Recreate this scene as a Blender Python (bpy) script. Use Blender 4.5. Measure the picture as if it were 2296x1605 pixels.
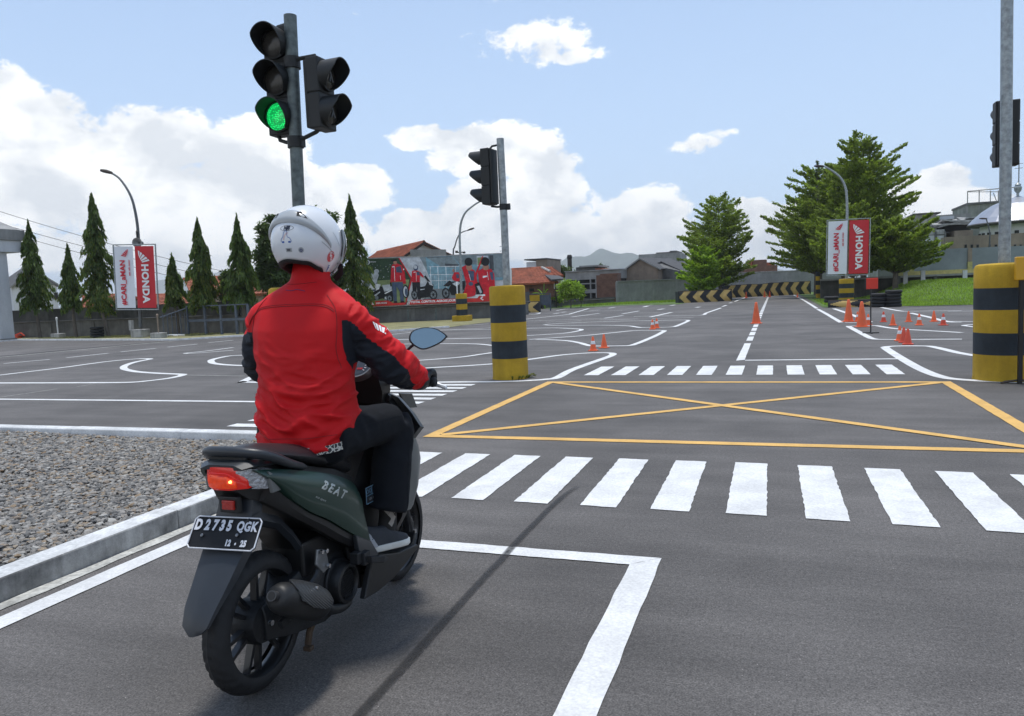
import bpy, bmesh, math, random
import numpy as np
from mathutils import Vector, Matrix, noise
from mathutils.bvhtree import BVHTree
random.seed(7)
RNG = np.random.default_rng(7)
PI = math.pi
R = math.radians
for o in list(bpy.data.objects): bpy.data.objects.remove(o)
scene = bpy.context.scene
COL = scene.collection

# ------------------------------------------------------------------ camera
F = 1693.0; CX, CY = 1147.5, 802.5; HC = 1.47      # focal length and centre in units of a 2295 wide picture
vy = Vector((589.5, 172.5, -F)).normalized()
vl = Vector((-4847, -54.5, -F)); vl -= vy * vl.dot(vy); vl.normalize()
vx = -vl; vz = vx.cross(vy)
RW = Matrix((vx, vy, vz))                            # camera axes -> world axes
camd = bpy.data.cameras.new('camera'); cam = bpy.data.objects.new('camera', camd); COL.objects.link(cam)
M4 = RW.to_4x4(); M4.translation = Vector((0, 0, HC)); cam.matrix_world = M4
camd.sensor_fit = 'HORIZONTAL'; camd.sensor_width = 36; camd.lens = 36 * F / 2295.0
camd.clip_start = 0.05; camd.clip_end = 20000
scene.camera = cam
scene.render.resolution_x = 1024; scene.render.resolution_y = 716
CAM = Vector((0, 0, HC))
def ray(px, py): return RW @ Vector((px - CX, -(py - CY), -F))
def P(px, py, z=0.0):
    d = ray(px, py); t = (z - HC) / d.z; return CAM + d * t
def Q(px, py, Y):
    d = ray(px, py); return CAM + d * (Y / d.y)

# ------------------------------------------------------------------ exposure
vs = scene.view_settings
vs.view_transform = 'Standard'; vs.look = 'None'; vs.gamma = 1.0; vs.use_curve_mapping = False
vs.exposure = 0.22
scene.render.engine = 'CYCLES'

# ------------------------------------------------------------------ sun
SUN_DIR = Vector((-0.03, 0.13, 1.0)).normalized()
sd = bpy.data.lights.new('sun', 'SUN'); sd.energy = 2.9; sd.angle = R(8.0); sd.color = (1.0, 0.96, 0.9)
sun = bpy.data.objects.new('sun', sd); COL.objects.link(sun)
sun.rotation_euler = SUN_DIR.to_track_quat('Z', 'Y').to_euler(); sun.location = (0, 0, 30)

# ------------------------------------------------------------------ world: sky with clouds
w = bpy.data.worlds.new('World'); scene.world = w; w.use_nodes = True
nt = w.node_tree; nt.nodes.clear()
def N(tree, typ, **kw):
    n = tree.nodes.new(typ)
    for k, v in kw.items(): setattr(n, k, v)
    return n
def mth(tree, op, a, b=None, c=None, clamp=False):
    n = tree.nodes.new('ShaderNodeMath'); n.operation = op; n.use_clamp = clamp
    for i, v in enumerate((a, b, c)):
        if v is None: continue
        if isinstance(v, (int, float)): n.inputs[i].default_value = v
        else: tree.links.new(v, n.inputs[i])
    return n.outputs[0]
wo = N(nt, 'ShaderNodeOutputWorld'); bg = N(nt, 'ShaderNodeBackground'); bg.inputs['Strength'].default_value = 0.10
nt.links.new(bg.outputs[0], wo.inputs[0])
sky = N(nt, 'ShaderNodeTexSky'); sky.sky_type = 'NISHITA'; sky.sun_disc = False
sky.sun_elevation = math.asin(SUN_DIR.z); sky.sun_rotation = math.atan2(SUN_DIR.x, SUN_DIR.y)
sky.air_density = 1.0; sky.dust_density = 0.6; sky.ozone_density = 1.0; sky.altitude = 700
tc = N(nt, 'ShaderNodeTexCoord')
sep = N(nt, 'ShaderNodeSeparateXYZ'); nt.links.new(tc.outputs['Generated'], sep.inputs[0])
az = mth(nt, 'ARCTAN2', sep.outputs[0], sep.outputs[1])
el = mth(nt, 'ARCSINE', sep.outputs[2])
def wnoise(scale, detail, rough, off=0.0, dist=0.0):
    mp = N(nt, 'ShaderNodeMapping'); nt.links.new(tc.outputs['Generated'], mp.inputs[0])
    mp.inputs['Location'].default_value = (off, off * 0.7, off * 1.3); mp.inputs['Scale'].default_value = (1, 1, 1.5)
    n = N(nt, 'ShaderNodeTexNoise'); nt.links.new(mp.outputs[0], n.inputs['Vector'])
    n.inputs['Scale'].default_value = scale; n.inputs['Detail'].default_value = detail
    n.inputs['Roughness'].default_value = rough; n.inputs['Distortion'].default_value = dist
    return n.outputs['Fac']
n1 = wnoise(9, 9, 0.58, 0, 0.2); n2 = wnoise(26, 7, 0.62, 3.1, 0.3); n3 = wnoise(3.2, 6, 0.55, 7.7)
# cloud bodies: (x, y, half width, half height, strength) in the picture's units, turned into sky angles
CL = [(40,300,190,110,1.0),(90,430,260,110,1.0),(330,330,190,80,.95),(380,450,300,110,1.0),(560,340,110,70,.9),(590,440,130,90,1.0),
      (20,190,80,50,.75),(100,560,300,55,.85),(430,560,320,60,.9),
      (790,400,75,32,.9),(760,440,120,40,.8),(720,525,120,55,.8),(960,310,85,30,.95),(1110,335,150,55,1.0),(1215,370,70,60,1.0),(1230,440,80,70,1.0),(1160,480,170,80,1.0),(1080,460,80,60,.8),
      (930,500,80,28,1.0),(1000,545,170,55,1.0),(1440,490,95,62,1.05),(1380,540,160,55,1.0),(1500,545,80,45,.9),(1250,545,130,60,1.0),
      (1190,92,130,60,.62),(1285,125,90,26,.35),(1200,50,110,30,.3),(1570,322,95,28,.38),(1625,300,50,18,.25),(785,32,50,22,.12),(1120,2,50,18,.25),
      (1680,470,50,26,.9),(1720,520,110,60,.95),(2120,410,60,40,1.0),(2060,450,75,45,1.0),(2000,500,120,55,1.0),(2150,470,70,60,1.0),(2255,480,40,60,.9),(1620,570,140,40,.8)]
dens = None
for (x, y, hw, hh, s) in CL:
    d = ray(x, y).normalized(); a0 = math.atan2(d.x, d.y); e0 = math.asin(d.z)
    d2 = ray(x + hw, y).normalized(); sa = abs(math.atan2(d2.x, d2.y) - a0) * 1.15
    d3 = ray(x, y - hh).normalized(); se = abs(math.asin(d3.z) - e0) * 1.15
    u = mth(nt, 'MULTIPLY', mth(nt, 'SUBTRACT', az, a0), 1 / sa); v = mth(nt, 'MULTIPLY', mth(nt, 'SUBTRACT', el, e0), 1 / se)
    r2 = mth(nt, 'ADD', mth(nt, 'MULTIPLY', u, u), mth(nt, 'MULTIPLY', v, v))
    b = mth(nt, 'SUBTRACT', s, r2)
    dens = b if dens is None else mth(nt, 'SMOOTH_MAX', dens, b, 0.25)
# the same kind of cloud goes on all round the horizon outside the picture
band = mth(nt, 'SUBTRACT', 0.55, mth(nt, 'MULTIPLY', mth(nt, 'ABSOLUTE', mth(nt, 'SUBTRACT', el, 0.16)), 2.6))
side = mth(nt, 'MULTIPLY', mth(nt, 'SUBTRACT', mth(nt, 'ABSOLUTE', mth(nt, 'ADD', az, 0.33)), 0.68), 3.0, clamp=True)
gen = mth(nt, 'MULTIPLY', mth(nt, 'ADD', band, mth(nt, 'MULTIPLY', mth(nt, 'SUBTRACT', n3, 0.5), 3.5)), side)
gen = mth(nt, 'SUBTRACT', gen, mth(nt, 'MULTIPLY', mth(nt, 'SUBTRACT', 1.0, side), 2.0))
dens = mth(nt, 'MAXIMUM', mth(nt, 'MAXIMUM', dens, -1.0), gen)
dn = mth(nt, 'ADD', mth(nt, 'ADD', mth(nt, 'MULTIPLY', dens, 1.25), 0.12), mth(nt, 'MULTIPLY', mth(nt, 'SUBTRACT', n1, 0.5), 2.6))
dn = mth(nt, 'ADD', dn, mth(nt, 'ADD', mth(nt, 'MULTIPLY', mth(nt, 'SUBTRACT', n2, 0.5), 2.3), mth(nt, 'MULTIPLY', mth(nt, 'SUBTRACT', wnoise(70, 5, .65, 9.3, .2), 0.5), 0.9)))
mr = N(nt, 'ShaderNodeMapRange'); mr.interpolation_type = 'SMOOTHSTEP'; nt.links.new(dn, mr.inputs[0])
mr.inputs[1].default_value = 0.0; mr.inputs[2].default_value = 0.5
alpha = mr.outputs[0]
# cloud brightness: thick parts and undersides greyer, knobbly edges white
n1b = wnoise(9, 9, 0.58, 0.035, 0.2)
mr2 = N(nt, 'ShaderNodeMapRange'); nt.links.new(mth(nt, 'ADD', mth(nt, 'MULTIPLY', mth(nt, 'SUBTRACT', n1, n1b), 1.3), mth(nt, 'ADD', mth(nt, 'MULTIPLY', n2, 0.55), mth(nt, 'MULTIPLY', mth(nt, 'SUBTRACT', 1.2, mth(nt, 'MINIMUM', dn, 1.2)), 0.10))), mr2.inputs[0])
mr2.inputs[1].default_value = 0.12; mr2.inputs[2].default_value = 0.42; mr2.inputs[3].default_value = 0.0; mr2.inputs[4].default_value = 1.0
ccol = N(nt, 'ShaderNodeMix', data_type='RGBA'); nt.links.new(mr2.outputs[0], ccol.inputs[0])
ccol.inputs[6].default_value = (7.3, 7.7, 8.2, 1); ccol.inputs[7].default_value = (10.6, 10.7, 10.7, 1)
# pale haze low down
hz = N(nt, 'ShaderNodeMapRange'); nt.links.new(el, hz.inputs[0]); hz.interpolation_type = 'SMOOTHSTEP'
hz.inputs[1].default_value = -0.05; hz.inputs[2].default_value = 0.55; hz.inputs[3].default_value = 0.9; hz.inputs[4].default_value = 0.42
skyc = N(nt, 'ShaderNodeMix', data_type='RGBA'); nt.links.new(hz.outputs[0], skyc.inputs[0])
skyg = N(nt, 'ShaderNodeMix', data_type='RGBA', blend_type='MULTIPLY'); skyg.inputs[0].default_value = 1
nt.links.new(sky.outputs[0], skyg.inputs[6]); skyg.inputs[7].default_value = (1.5, 1.5, 1.5, 1)
nt.links.new(skyg.outputs[2], skyc.inputs[6]); skyc.inputs[7].default_value = (5.1, 6.7, 9.1, 1)
mx = N(nt, 'ShaderNodeMix', data_type='RGBA'); nt.links.new(alpha, mx.inputs[0])
nt.links.new(skyc.outputs[2], mx.inputs[6]); nt.links.new(ccol.outputs[2], mx.inputs[7])
nt.links.new(mx.outputs[2], bg.inputs['Color'])

# ------------------------------------------------------------------ materials
def mat(name, col, rough=0.6, metal=0.0, var=0.12, vs_=6.0, bump=0.0, bs=60.0, coat=0.0, emit=None, es=0.0, trans=0.0, spec=0.5, island=0.0, grain=0.0, gs=200.0, sheen=0.0):
    m = bpy.data.materials.new(name); m.use_nodes = True; t = m.node_tree; b = t.nodes['Principled BSDF']
    b.inputs['Roughness'].default_value = rough; b.inputs['Metallic'].default_value = metal
    b.inputs['Coat Weight'].default_value = coat; b.inputs['Coat Roughness'].default_value = 0.08
    b.inputs['Specular IOR Level'].default_value = spec; b.inputs['Transmission Weight'].default_value = trans
    if sheen: b.inputs['Sheen Weight'].default_value = sheen
    tcn = t.nodes.new('ShaderNodeTexCoord')
    base = None
    if var > 0:
        n = t.nodes.new('ShaderNodeTexNoise'); n.inputs['Scale'].default_value = vs_; n.inputs['Detail'].default_value = 6; n.inputs['Roughness'].default_value = 0.6
        t.links.new(tcn.outputs['Object'], n.inputs['Vector'])
        mp = t.nodes.new('ShaderNodeMapRange'); t.links.new(n.outputs['Fac'], mp.inputs[0])
        mp.inputs[1].default_value = 0.3; mp.inputs[2].default_value = 0.7; mp.inputs[3].default_value = 1 - var; mp.inputs[4].default_value = 1 + var
        fac = mp.outputs[0]
        if grain:
            g = t.nodes.new('ShaderNodeTexNoise'); g.inputs['Scale'].default_value = gs; g.inputs['Detail'].default_value = 3
            t.links.new(tcn.outputs['Object'], g.inputs['Vector'])
            mg = t.nodes.new('ShaderNodeMapRange'); t.links.new(g.outputs['Fac'], mg.inputs[0])
            mg.inputs[1].default_value = 0.3; mg.inputs[2].default_value = 0.7; mg.inputs[3].default_value = 1 - grain; mg.inputs[4].default_value = 1 + grain
            fac = mth(t, 'MULTIPLY', fac, mg.outputs[0])
        if island:
            ge = t.nodes.new('ShaderNodeNewGeometry')
            mi = t.nodes.new('ShaderNodeMapRange'); t.links.new(ge.outputs['Random Per Island'], mi.inputs[0])
            mi.inputs[3].default_value = 1 - island; mi.inputs[4].default_value = 1 + island
            fac = mth(t, 'MULTIPLY', fac, mi.outputs[0])
        vm = t.nodes.new('ShaderNodeVectorMath'); vm.operation = 'SCALE'; vm.inputs[0].default_value = col[:3]
        t.links.new(fac, vm.inputs['Scale']); t.links.new(vm.outputs[0], b.inputs['Base Color'])
    else: b.inputs['Base Color'].default_value = (*col[:3], 1)
    if bump:
        n = t.nodes.new('ShaderNodeTexNoise'); n.inputs['Scale'].default_value = bs; n.inputs['Detail'].default_value = 4
        t.links.new(tcn.outputs['Object'], n.inputs['Vector'])
        bn = t.nodes.new('ShaderNodeBump'); bn.inputs['Strength'].default_value = bump; bn.inputs['Distance'].default_value = 0.01
        t.links.new(n.outputs['Fac'], bn.inputs['Height']); t.links.new(bn.outputs[0], b.inputs['Normal'])
    if emit: b.inputs['Emission Color'].default_value = (*emit, 1); b.inputs['Emission Strength'].default_value = es
    return m

def leafmat(name, col, var, vs_, island):
    m = mat(name, col, .5, var=var, vs_=vs_, island=island, spec=.3); t = m.node_tree; b = t.nodes['Principled BSDF']; o = t.nodes['Material Output']
    tr_ = t.nodes.new('ShaderNodeBsdfTranslucent'); mx_ = t.nodes.new('ShaderNodeMixShader'); mx_.inputs[0].default_value = .38
    src = b.inputs['Base Color'].links[0].from_socket; sc_ = t.nodes.new('ShaderNodeVectorMath'); sc_.operation = 'MULTIPLY'; sc_.inputs[1].default_value = (1.5, 1.6, .8); t.links.new(src, sc_.inputs[0]); t.links.new(sc_.outputs[0], tr_.inputs['Color'])
    t.links.new(b.outputs[0], mx_.inputs[1]); t.links.new(tr_.outputs[0], mx_.inputs[2]); t.links.new(mx_.outputs[0], o.inputs['Surface']); return m
def asphalt(name, base, streak):
    m = bpy.data.materials.new(name); m.use_nodes = True; t = m.node_tree; b = t.nodes['Principled BSDF']
    tcn = t.nodes.new('ShaderNodeTexCoord'); O = tcn.outputs['Object']
    def nz(scale, detail, rough, sc=(1, 1, 1)):
        mp = t.nodes.new('ShaderNodeMapping'); mp.inputs['Scale'].default_value = sc; t.links.new(O, mp.inputs[0])
        n = t.nodes.new('ShaderNodeTexNoise'); n.inputs['Scale'].default_value = scale; n.inputs['Detail'].default_value = detail; n.inputs['Roughness'].default_value = rough
        t.links.new(mp.outputs[0], n.inputs['Vector']); return n.outputs['Fac']
    def rng(v, a, b_, c, d):
        mp = t.nodes.new('ShaderNodeMapRange'); t.links.new(v, mp.inputs[0])
        for i, q in enumerate((a, b_, c, d)): mp.inputs[i + 1].default_value = q
        return mp.outputs[0]
    blot = rng(nz(0.55, 7, 0.6), 0.3, 0.7, 1 - streak, 1 + streak)
    blot2 = mth(t, 'MULTIPLY', rng(nz(1.6, 6, 0.65, (0.35, 1.8, 1)), 0.3, 0.7, 0.80, 1.20), rng(nz(.16, 4, .6), .35, .65, .84, 1.14))
    stone = rng(nz(130, 3, 0.7), 0.32, 0.68, 0.45, 1.6)
    grit = rng(nz(45, 4, 0.75), 0.35, 0.65, 0.74, 1.26)
    vo = t.nodes.new('ShaderNodeTexVoronoi'); vo.inputs['Scale'].default_value = 38; t.links.new(O, vo.inputs['Vector'])
    chip = rng(vo.outputs['Distance'], 0.05, 0.10, 1.0, 0.0)
    vo2 = t.nodes.new('ShaderNodeSeparateColor'); t.links.new(vo.outputs['Color'], vo2.inputs[0])
    chip = mth(t, 'MULTIPLY', chip, mth(t, 'GREATER_THAN', vo2.outputs[0], 0.90))
    f = mth(t, 'MULTIPLY', mth(t, 'MULTIPLY', blot, blot2), mth(t, 'MULTIPLY', stone, grit))
    f = mth(t, 'ADD', f, mth(t, 'MULTIPLY', chip, 3.0))
    vm = t.nodes.new('ShaderNodeVectorMath'); vm.operation = 'SCALE'; vm.inputs[0].default_value = base; t.links.new(f, vm.inputs['Scale'])
    t.links.new(vm.outputs[0], b.inputs['Base Color']); b.inputs['Roughness'].default_value = 0.82; b.inputs['Specular IOR Level'].default_value = 0.45
    bn = t.nodes.new('ShaderNodeBump'); bn.inputs['Strength'].default_value = 0.55; bn.inputs['Distance'].default_value = 0.006
    t.links.new(nz(120, 3, 0.7), bn.inputs['Height']); t.links.new(bn.outputs[0], b.inputs['Normal'])
    return m

def concrete(name, base, stain=0.5, sscale=1.2, vertical=True):
    m = bpy.data.materials.new(name); m.use_nodes = True; t = m.node_tree; b = t.nodes['Principled BSDF']
    tcn = t.nodes.new('ShaderNodeTexCoord'); O = tcn.outputs['Object']
    def nz(scale, sc=(1, 1, 1), det=8):
        mp = t.nodes.new('ShaderNodeMapping'); mp.inputs['Scale'].default_value = sc; t.links.new(O, mp.inputs[0])
        n = t.nodes.new('ShaderNodeTexNoise'); n.inputs['Scale'].default_value = scale; n.inputs['Detail'].default_value = det; n.inputs['Roughness'].default_value = 0.65
        t.links.new(mp.outputs[0], n.inputs['Vector']); return n.outputs['Fac']
    def rng(v, a, b_, c, d):
        mp = t.nodes.new('ShaderNodeMapRange'); t.links.new(v, mp.inputs[0])
        for i, q in enumerate((a, b_, c, d)): mp.inputs[i + 1].default_value = q
        return mp.outputs[0]
    f = mth(t, 'MULTIPLY', rng(nz(sscale), 0.35, 0.68, 1 - stain, 1 + stain * 0.5), rng(nz(sscale * 3, (1, 1, 0.12 if vertical else 1)), 0.3, 0.7, 1 - stain * 0.7, 1 + stain * 0.3))
    f = mth(t, 'MULTIPLY', f, rng(nz(sscale * 30), 0.3, 0.7, 0.9, 1.1))
    vm = t.nodes.new('ShaderNodeVectorMath'); vm.operation = 'SCALE'; vm.inputs[0].default_value = base; t.links.new(f, vm.inputs['Scale'])
    t.links.new(vm.outputs[0], b.inputs['Base Color']); b.inputs['Roughness'].default_value = 0.9
    bn = t.nodes.new('ShaderNodeBump'); bn.inputs['Strength'].default_value = 0.3; bn.inputs['Distance'].default_value = 0.01
    t.links.new(nz(sscale * 25), bn.inputs['Height']); t.links.new(bn.outputs[0], b.inputs['Normal'])
    return m

m_asph = asphalt('asphalt', (0.094, 0.088, 0.084), 0.30)
m_white = mat('white_road_paint', (0.60, 0.605, 0.60), 0.75, var=0.14, vs_=3.5, grain=0.12, gs=70, bump=0.2, bs=120)
m_oldwhite = mat('worn_road_paint', (0.42, 0.42, 0.39), 0.8, var=0.35, vs_=7, grain=0.25, gs=40)
m_yel = mat('yellow_road_paint', (0.60, 0.36, 0.10), 0.75, var=0.16, vs_=3.5, grain=0.10, gs=90, bump=0.2, bs=120)
m_kerb = concrete('kerb_concrete', (0.40, 0.40, 0.39), 0.4, 2.5)
m_kerbs = concrete('stained_kerb_side', (0.34, 0.34, 0.33), 0.6, 3.2)
m_kerbt = mat('whitewashed_kerb_top', (0.52, 0.53, 0.53), .8, var=.22, vs_=5, grain=.18, gs=50)
m_kerbw = mat('white_kerb_paint', (0.68, 0.69, 0.69), 0.7, var=0.2, vs_=5, grain=0.1, gs=60)
m_gravelbed = mat('gravel_soil', (0.10, 0.095, 0.09), 0.95, var=0.4, vs_=25, bump=0.6, bs=60)
m_grass = mat('lawn_soil', (0.075, 0.13, 0.022), 0.95, var=0.35, vs_=0.8, grain=0.3, gs=30)
m_drygrass = mat('dry_verge', (0.20, 0.19, 0.09), 0.95, var=0.35, vs_=0.8, grain=0.3, gs=20)
m_wallL = concrete('dark_stained_concrete', (0.085, 0.085, 0.082), 0.55, 0.9)
m_wallLl = concrete('grey_wall_panel', (0.15, 0.15, 0.145), 0.45, 0.9)
m_wallR = concrete('grey_concrete', (0.31, 0.31, 0.30), 0.3, 0.6)
m_galv = mat('galvanised_steel', (0.30, 0.33, 0.34), 0.5, 0.6, var=0.35, vs_=14, bump=0.1, bs=40)
m_galvd = mat('weathered_galvanised_steel', (0.12, 0.145, 0.145), 0.55, 0.5, var=0.4, vs_=16, bump=0.1, bs=40)
m_pole = mat('grey_pole_paint', (0.10, 0.11, 0.12), 0.5, 0.3, var=0.2)
m_blackp = mat('black_signal_housing', (0.007, 0.009, 0.010), 0.55, var=0.3, vs_=8)
m_blacks = mat('black_plastic', (0.0065, 0.007, 0.008), 0.48, var=0.15, vs_=20, bump=0.06, bs=300)
m_darkp = mat('dark_blue_grey_plastic', (0.018, 0.022, 0.028), 0.42, var=0.12, vs_=12, bump=0.05, bs=300)
m_rubber = mat('tyre_rubber', (0.010, 0.0105, 0.012), 0.72, var=0.25, vs_=14, bump=0.1, bs=150)
m_cylY = concrete('yellow_bollard_paint', (0.47, 0.30, 0.020), 0.22, 2.2)
m_cylK = concrete('charcoal_bollard_paint', (0.028, 0.038, 0.048), 0.34, 2.2)
m_lens = mat('unlit_signal_lens', (0.035, 0.032, 0.028), 0.25, var=0.3, vs_=60)
m_cone = mat('orange_cone_plastic', (0.72, 0.115, 0.03), 0.45, var=0.10)
m_coneD = mat('faded_red_cone_plastic', (0.55, 0.06, 0.025), 0.45, var=0.10)
m_cband = mat('cone_reflective_band', (0.62, 0.64, 0.66), 0.4, var=0.12, vs_=25)
m_leafA = leafmat('ashoka_leaf', (0.078, 0.122, 0.030), 0.3, 1.2, 0.45)
m_leafY = leafmat('ashoka_young_leaf', (0.13, 0.15, 0.025), 0.3, 1.2, 0.3)
m_leafB = leafmat('broad_tree_leaf', (0.070, 0.105, 0.035), 0.3, 1.2, 0.45)
m_leafT = leafmat('terminalia_leaf', (0.165, 0.220, 0.040), 0.35, 0.7, 0.4)
m_leafL = leafmat('light_green_leaf', (0.22, 0.33, 0.04), 0.3, 0.9, 0.35)
m_bark = mat('tree_bark', (0.11, 0.095, 0.08), 0.9, var=0.3, vs_=5, bump=0.5, bs=20)
m_tile = mat('terracotta_roof_tile', (0.30, 0.095, 0.050), 0.85, var=0.45, vs_=1.5, grain=0.25, gs=12)
m_darkroof = mat('dark_roof', (0.06, 0.06, 0.062), 0.8, var=0.25, vs_=2)
m_brick = mat('brown_brick_wall', (0.16, 0.085, 0.06), 0.9, var=0.3, vs_=2, grain=0.3, gs=14)
m_tan = concrete('tan_render', (0.29, 0.23, 0.18), 0.25, 0.7)
m_white_w = concrete('white_render', (0.62, 0.64, 0.67), 0.12, 0.5)
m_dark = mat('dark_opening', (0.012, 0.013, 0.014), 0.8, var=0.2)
m_timber = mat('dark_timber', (0.04, 0.03, 0.025), 0.8, var=0.3)
m_banW = mat('white_banner_cloth', (0.74, 0.76, 0.80), 0.75, var=0.05, vs_=2)
m_banR = mat('red_banner_cloth', (0.56, 0.018, 0.028), 0.6, var=0.08, vs_=2)
m_prR = mat('red_print', (0.60, 0.02, 0.04), 0.7, var=0.0)
m_prW = mat('white_print', (0.80, 0.80, 0.80), 0.7, var=0.0)
m_steelblue = mat('blue_grey_painted_steel', (0.07, 0.09, 0.12), 0.5, var=0.2)

# ------------------------------------------------------------------ mesh helpers
class MB:
    def __init__(s): s.v = []; s.f = []; s.m = []; s.mi = 0
    def add(s, vs_, fs):
        o = len(s.v); s.v += [tuple(v) for v in vs_]; s.f += [tuple(i + o for i in f) for f in fs]; s.m += [s.mi] * len(fs); return s
    def box(s, c, d, rz=0.0, mx_=None):
        x, y, z = d[0] / 2, d[1] / 2, d[2] / 2
        vs_ = [Vector((a * x, b * y, e * z)) for a in (-1, 1) for b in (-1, 1) for e in (-1, 1)]
        m = (mx_ if mx_ is not None else Matrix.Rotation(rz, 4, 'Z')).to_4x4()
        vs_ = [m @ v + Vector(c) for v in vs_]
        return s.add(vs_, [(0, 1, 3, 2), (4, 6, 7, 5), (0, 4, 5, 1), (2, 3, 7, 6), (0, 2, 6, 4), (1, 5, 7, 3)])
    def tube(s, pts, rad, seg=10, caps=True, flat=None):
        pts = [Vector(p) for p in pts]; n = len(pts)
        if isinstance(rad, (int, float)): rad = [rad] * n
        rings = []; up = None
        for i, p in enumerate(pts):
            t = (pts[min(i + 1, n - 1)] - pts[max(i - 1, 0)]).normalized()
            if up is None:
                up = Vector((0, 0, 1)) if abs(t.z) < 0.9 else Vector((1, 0, 0))
            a = (up - t * up.dot(t)).normalized(); b = t.cross(a); up = a
            r = rad[i]
            ra, rb = (r, r) if isinstance(r, (int, float)) else r
            rings.append([p + a * (ra * math.sin(2 * PI * k / seg)) + b * (rb * math.cos(2 * PI * k / seg)) for k in range(seg)])
        return s.loft(rings, caps)
    def loft(s, rings, caps=True, closed=True):
        n = len(rings[0]); vs_ = [v for r in rings for v in r]; fs = []
        for i in range(len(rings) - 1):
            for k in range(n if closed else n - 1):
                k2 = (k + 1) % n
                fs.append((i * n + k, i * n + k2, (i + 1) * n + k2, (i + 1) * n + k))
        if caps: fs.append(tuple(range(n - 1, -1, -1))); fs.append(tuple(range((len(rings) - 1) * n, len(rings) * n)))
        return s.add(vs_, fs)
    def lathe(s, prof, c=(0, 0, 0), seg=24, axis='z', caps=True):
        rings = []
        for (r, h) in prof:
            ring = []
            for k in range(seg):
                a = 2 * PI * k / seg; ca, sa = math.cos(a) * r, math.sin(a) * r
                v = {'z': (ca, sa, h), 'x': (h, ca, sa), 'y': (sa, h, ca)}[axis]
                ring.append((v[0] + c[0], v[1] + c[1], v[2] + c[2]))
            rings.append(ring)
        return s.loft(rings, caps)
    def prism(s, poly, o, u, v, th):
        """polygon poly (2D) in plane o + a*u + b*v, thickened by th along u x v"""
        o, u, v = Vector(o), Vector(u), Vector(v); n = u.cross(v).normalized() * th
        a = [o + u * p[0] + v * p[1] for p in poly]; b = [q + n for q in a]; k = len(a)
        fs = [tuple(range(k - 1, -1, -1)), tuple(range(k, 2 * k))] + [(i, (i + 1) % k, k + (i + 1) % k, k + i) for i in range(k)]
        return s.add(a + b, fs)
    def build(s, name, mats, parent=None, smooth=30, loc=None, bevel=0, sub=0, recalc=True):
        me = bpy.data.meshes.new(name); me.from_pydata(s.v, [], s.f)
        if not isinstance(mats, (list, tuple)): mats = [mats]
        for m in mats: me.materials.append(m)
        me.polygons.foreach_set('material_index', s.m)
        if recalc:
            bm = bmesh.new(); bm.from_mesh(me); bmesh.ops.recalc_face_normals(bm, faces=bm.faces); bm.to_mesh(me); bm.free()
        if smooth:
            me.polygons.foreach_set('use_smooth', [True] * len(me.polygons)); me.set_sharp_from_angle(angle=R(smooth))
        o = bpy.data.objects.new(name, me); COL.objects.link(o)
        if loc is not None: o.location = loc
        if parent is not None: o.parent = parent
        if bevel:
            b = o.modifiers.new('bevel', 'BEVEL'); b.width = bevel; b.segments = 2; b.limit_method = 'ANGLE'; b.angle_limit = R(40)
        if sub:
            b = o.modifiers.new('sub', 'SUBSURF'); b.levels = sub; b.render_levels = sub
        return o
def tag(o, label=None, cat=None, group=None, kind=None):
    if label: o['label'] = label
    if cat: o['category'] = cat
    if group: o['group'] = group
    if kind: o['kind'] = kind
    return o
def thing(name, label, cat, loc=(0, 0, 0), rz=0.0, group=None):
    o = bpy.data.objects.new(name, None); COL.objects.link(o); o.location = loc; o.rotation_euler = (0, 0, rz); o.empty_display_size = 0.2
    return tag(o, label, cat, group)
def copy_tree(o, parent=None):
    c = o.copy(); COL.objects.link(c); c.parent = parent
    for ch in list(o.children): copy_tree(ch, c)
    return c
def struct(o): o['kind'] = 'structure'; return o
def catmull(pts, n=8, closed=False):
    pts = [Vector(p) for p in pts]; out = []; L = len(pts)
    for i in range(L if closed else L - 1):
        if closed: p0, p1, p2, p3 = pts[i - 1], pts[i], pts[(i + 1) % L], pts[(i + 2) % L]
        else: p0, p1, p2, p3 = pts[max(i - 1, 0)], pts[i], pts[i + 1], pts[min(i + 2, L - 1)]
        for k in range(n):
            t = k / n
            out.append(0.5 * ((2 * p1) + (p2 - p0) * t + (2 * p0 - 5 * p1 + 4 * p2 - p3) * t * t + (3 * p1 - p0 - 3 * p2 + p3) * t ** 3))
    if not closed: out.append(pts[-1])
    return out
def text_mesh(s, size=1.0, ext=0.0, bold=0.0, shear=0.0, spacing=1.0, cx=True):
    cu = bpy.data.curves.new('t', 'FONT'); cu.body = s; cu.size = size; cu.extrude = ext; cu.offset = bold; cu.shear = shear; cu.space_character = spacing
    cu.resolution_u = 3
    if cx: cu.align_x = 'CENTER'; cu.align_y = 'CENTER'
    o = bpy.data.objects.new('t', cu); COL.objects.link(o)
    dg = bpy.context.evaluated_depsgraph_get(); me = bpy.data.meshes.new_from_object(o.evaluated_get(dg))
    vs_ = [v.co.copy() for v in me.vertices]; fs = [tuple(p.vertices) for p in me.polygons]
    bpy.data.objects.remove(o); bpy.data.curves.remove(cu); bpy.data.meshes.remove(me)
    return vs_, fs
def text_on(mb, s, size, o, u, v, **kw):
    """text in plane o + x*u + y*v, thin sheet with its own small depth"""
    vs_, fs = text_mesh(s, size, **kw); o, u, v = Vector(o), Vector(u).normalized(), Vector(v).normalized(); n = u.cross(v)
    mb.add([o + u * p.x + v * p.y + n * p.z for p in vs_], fs)
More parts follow.
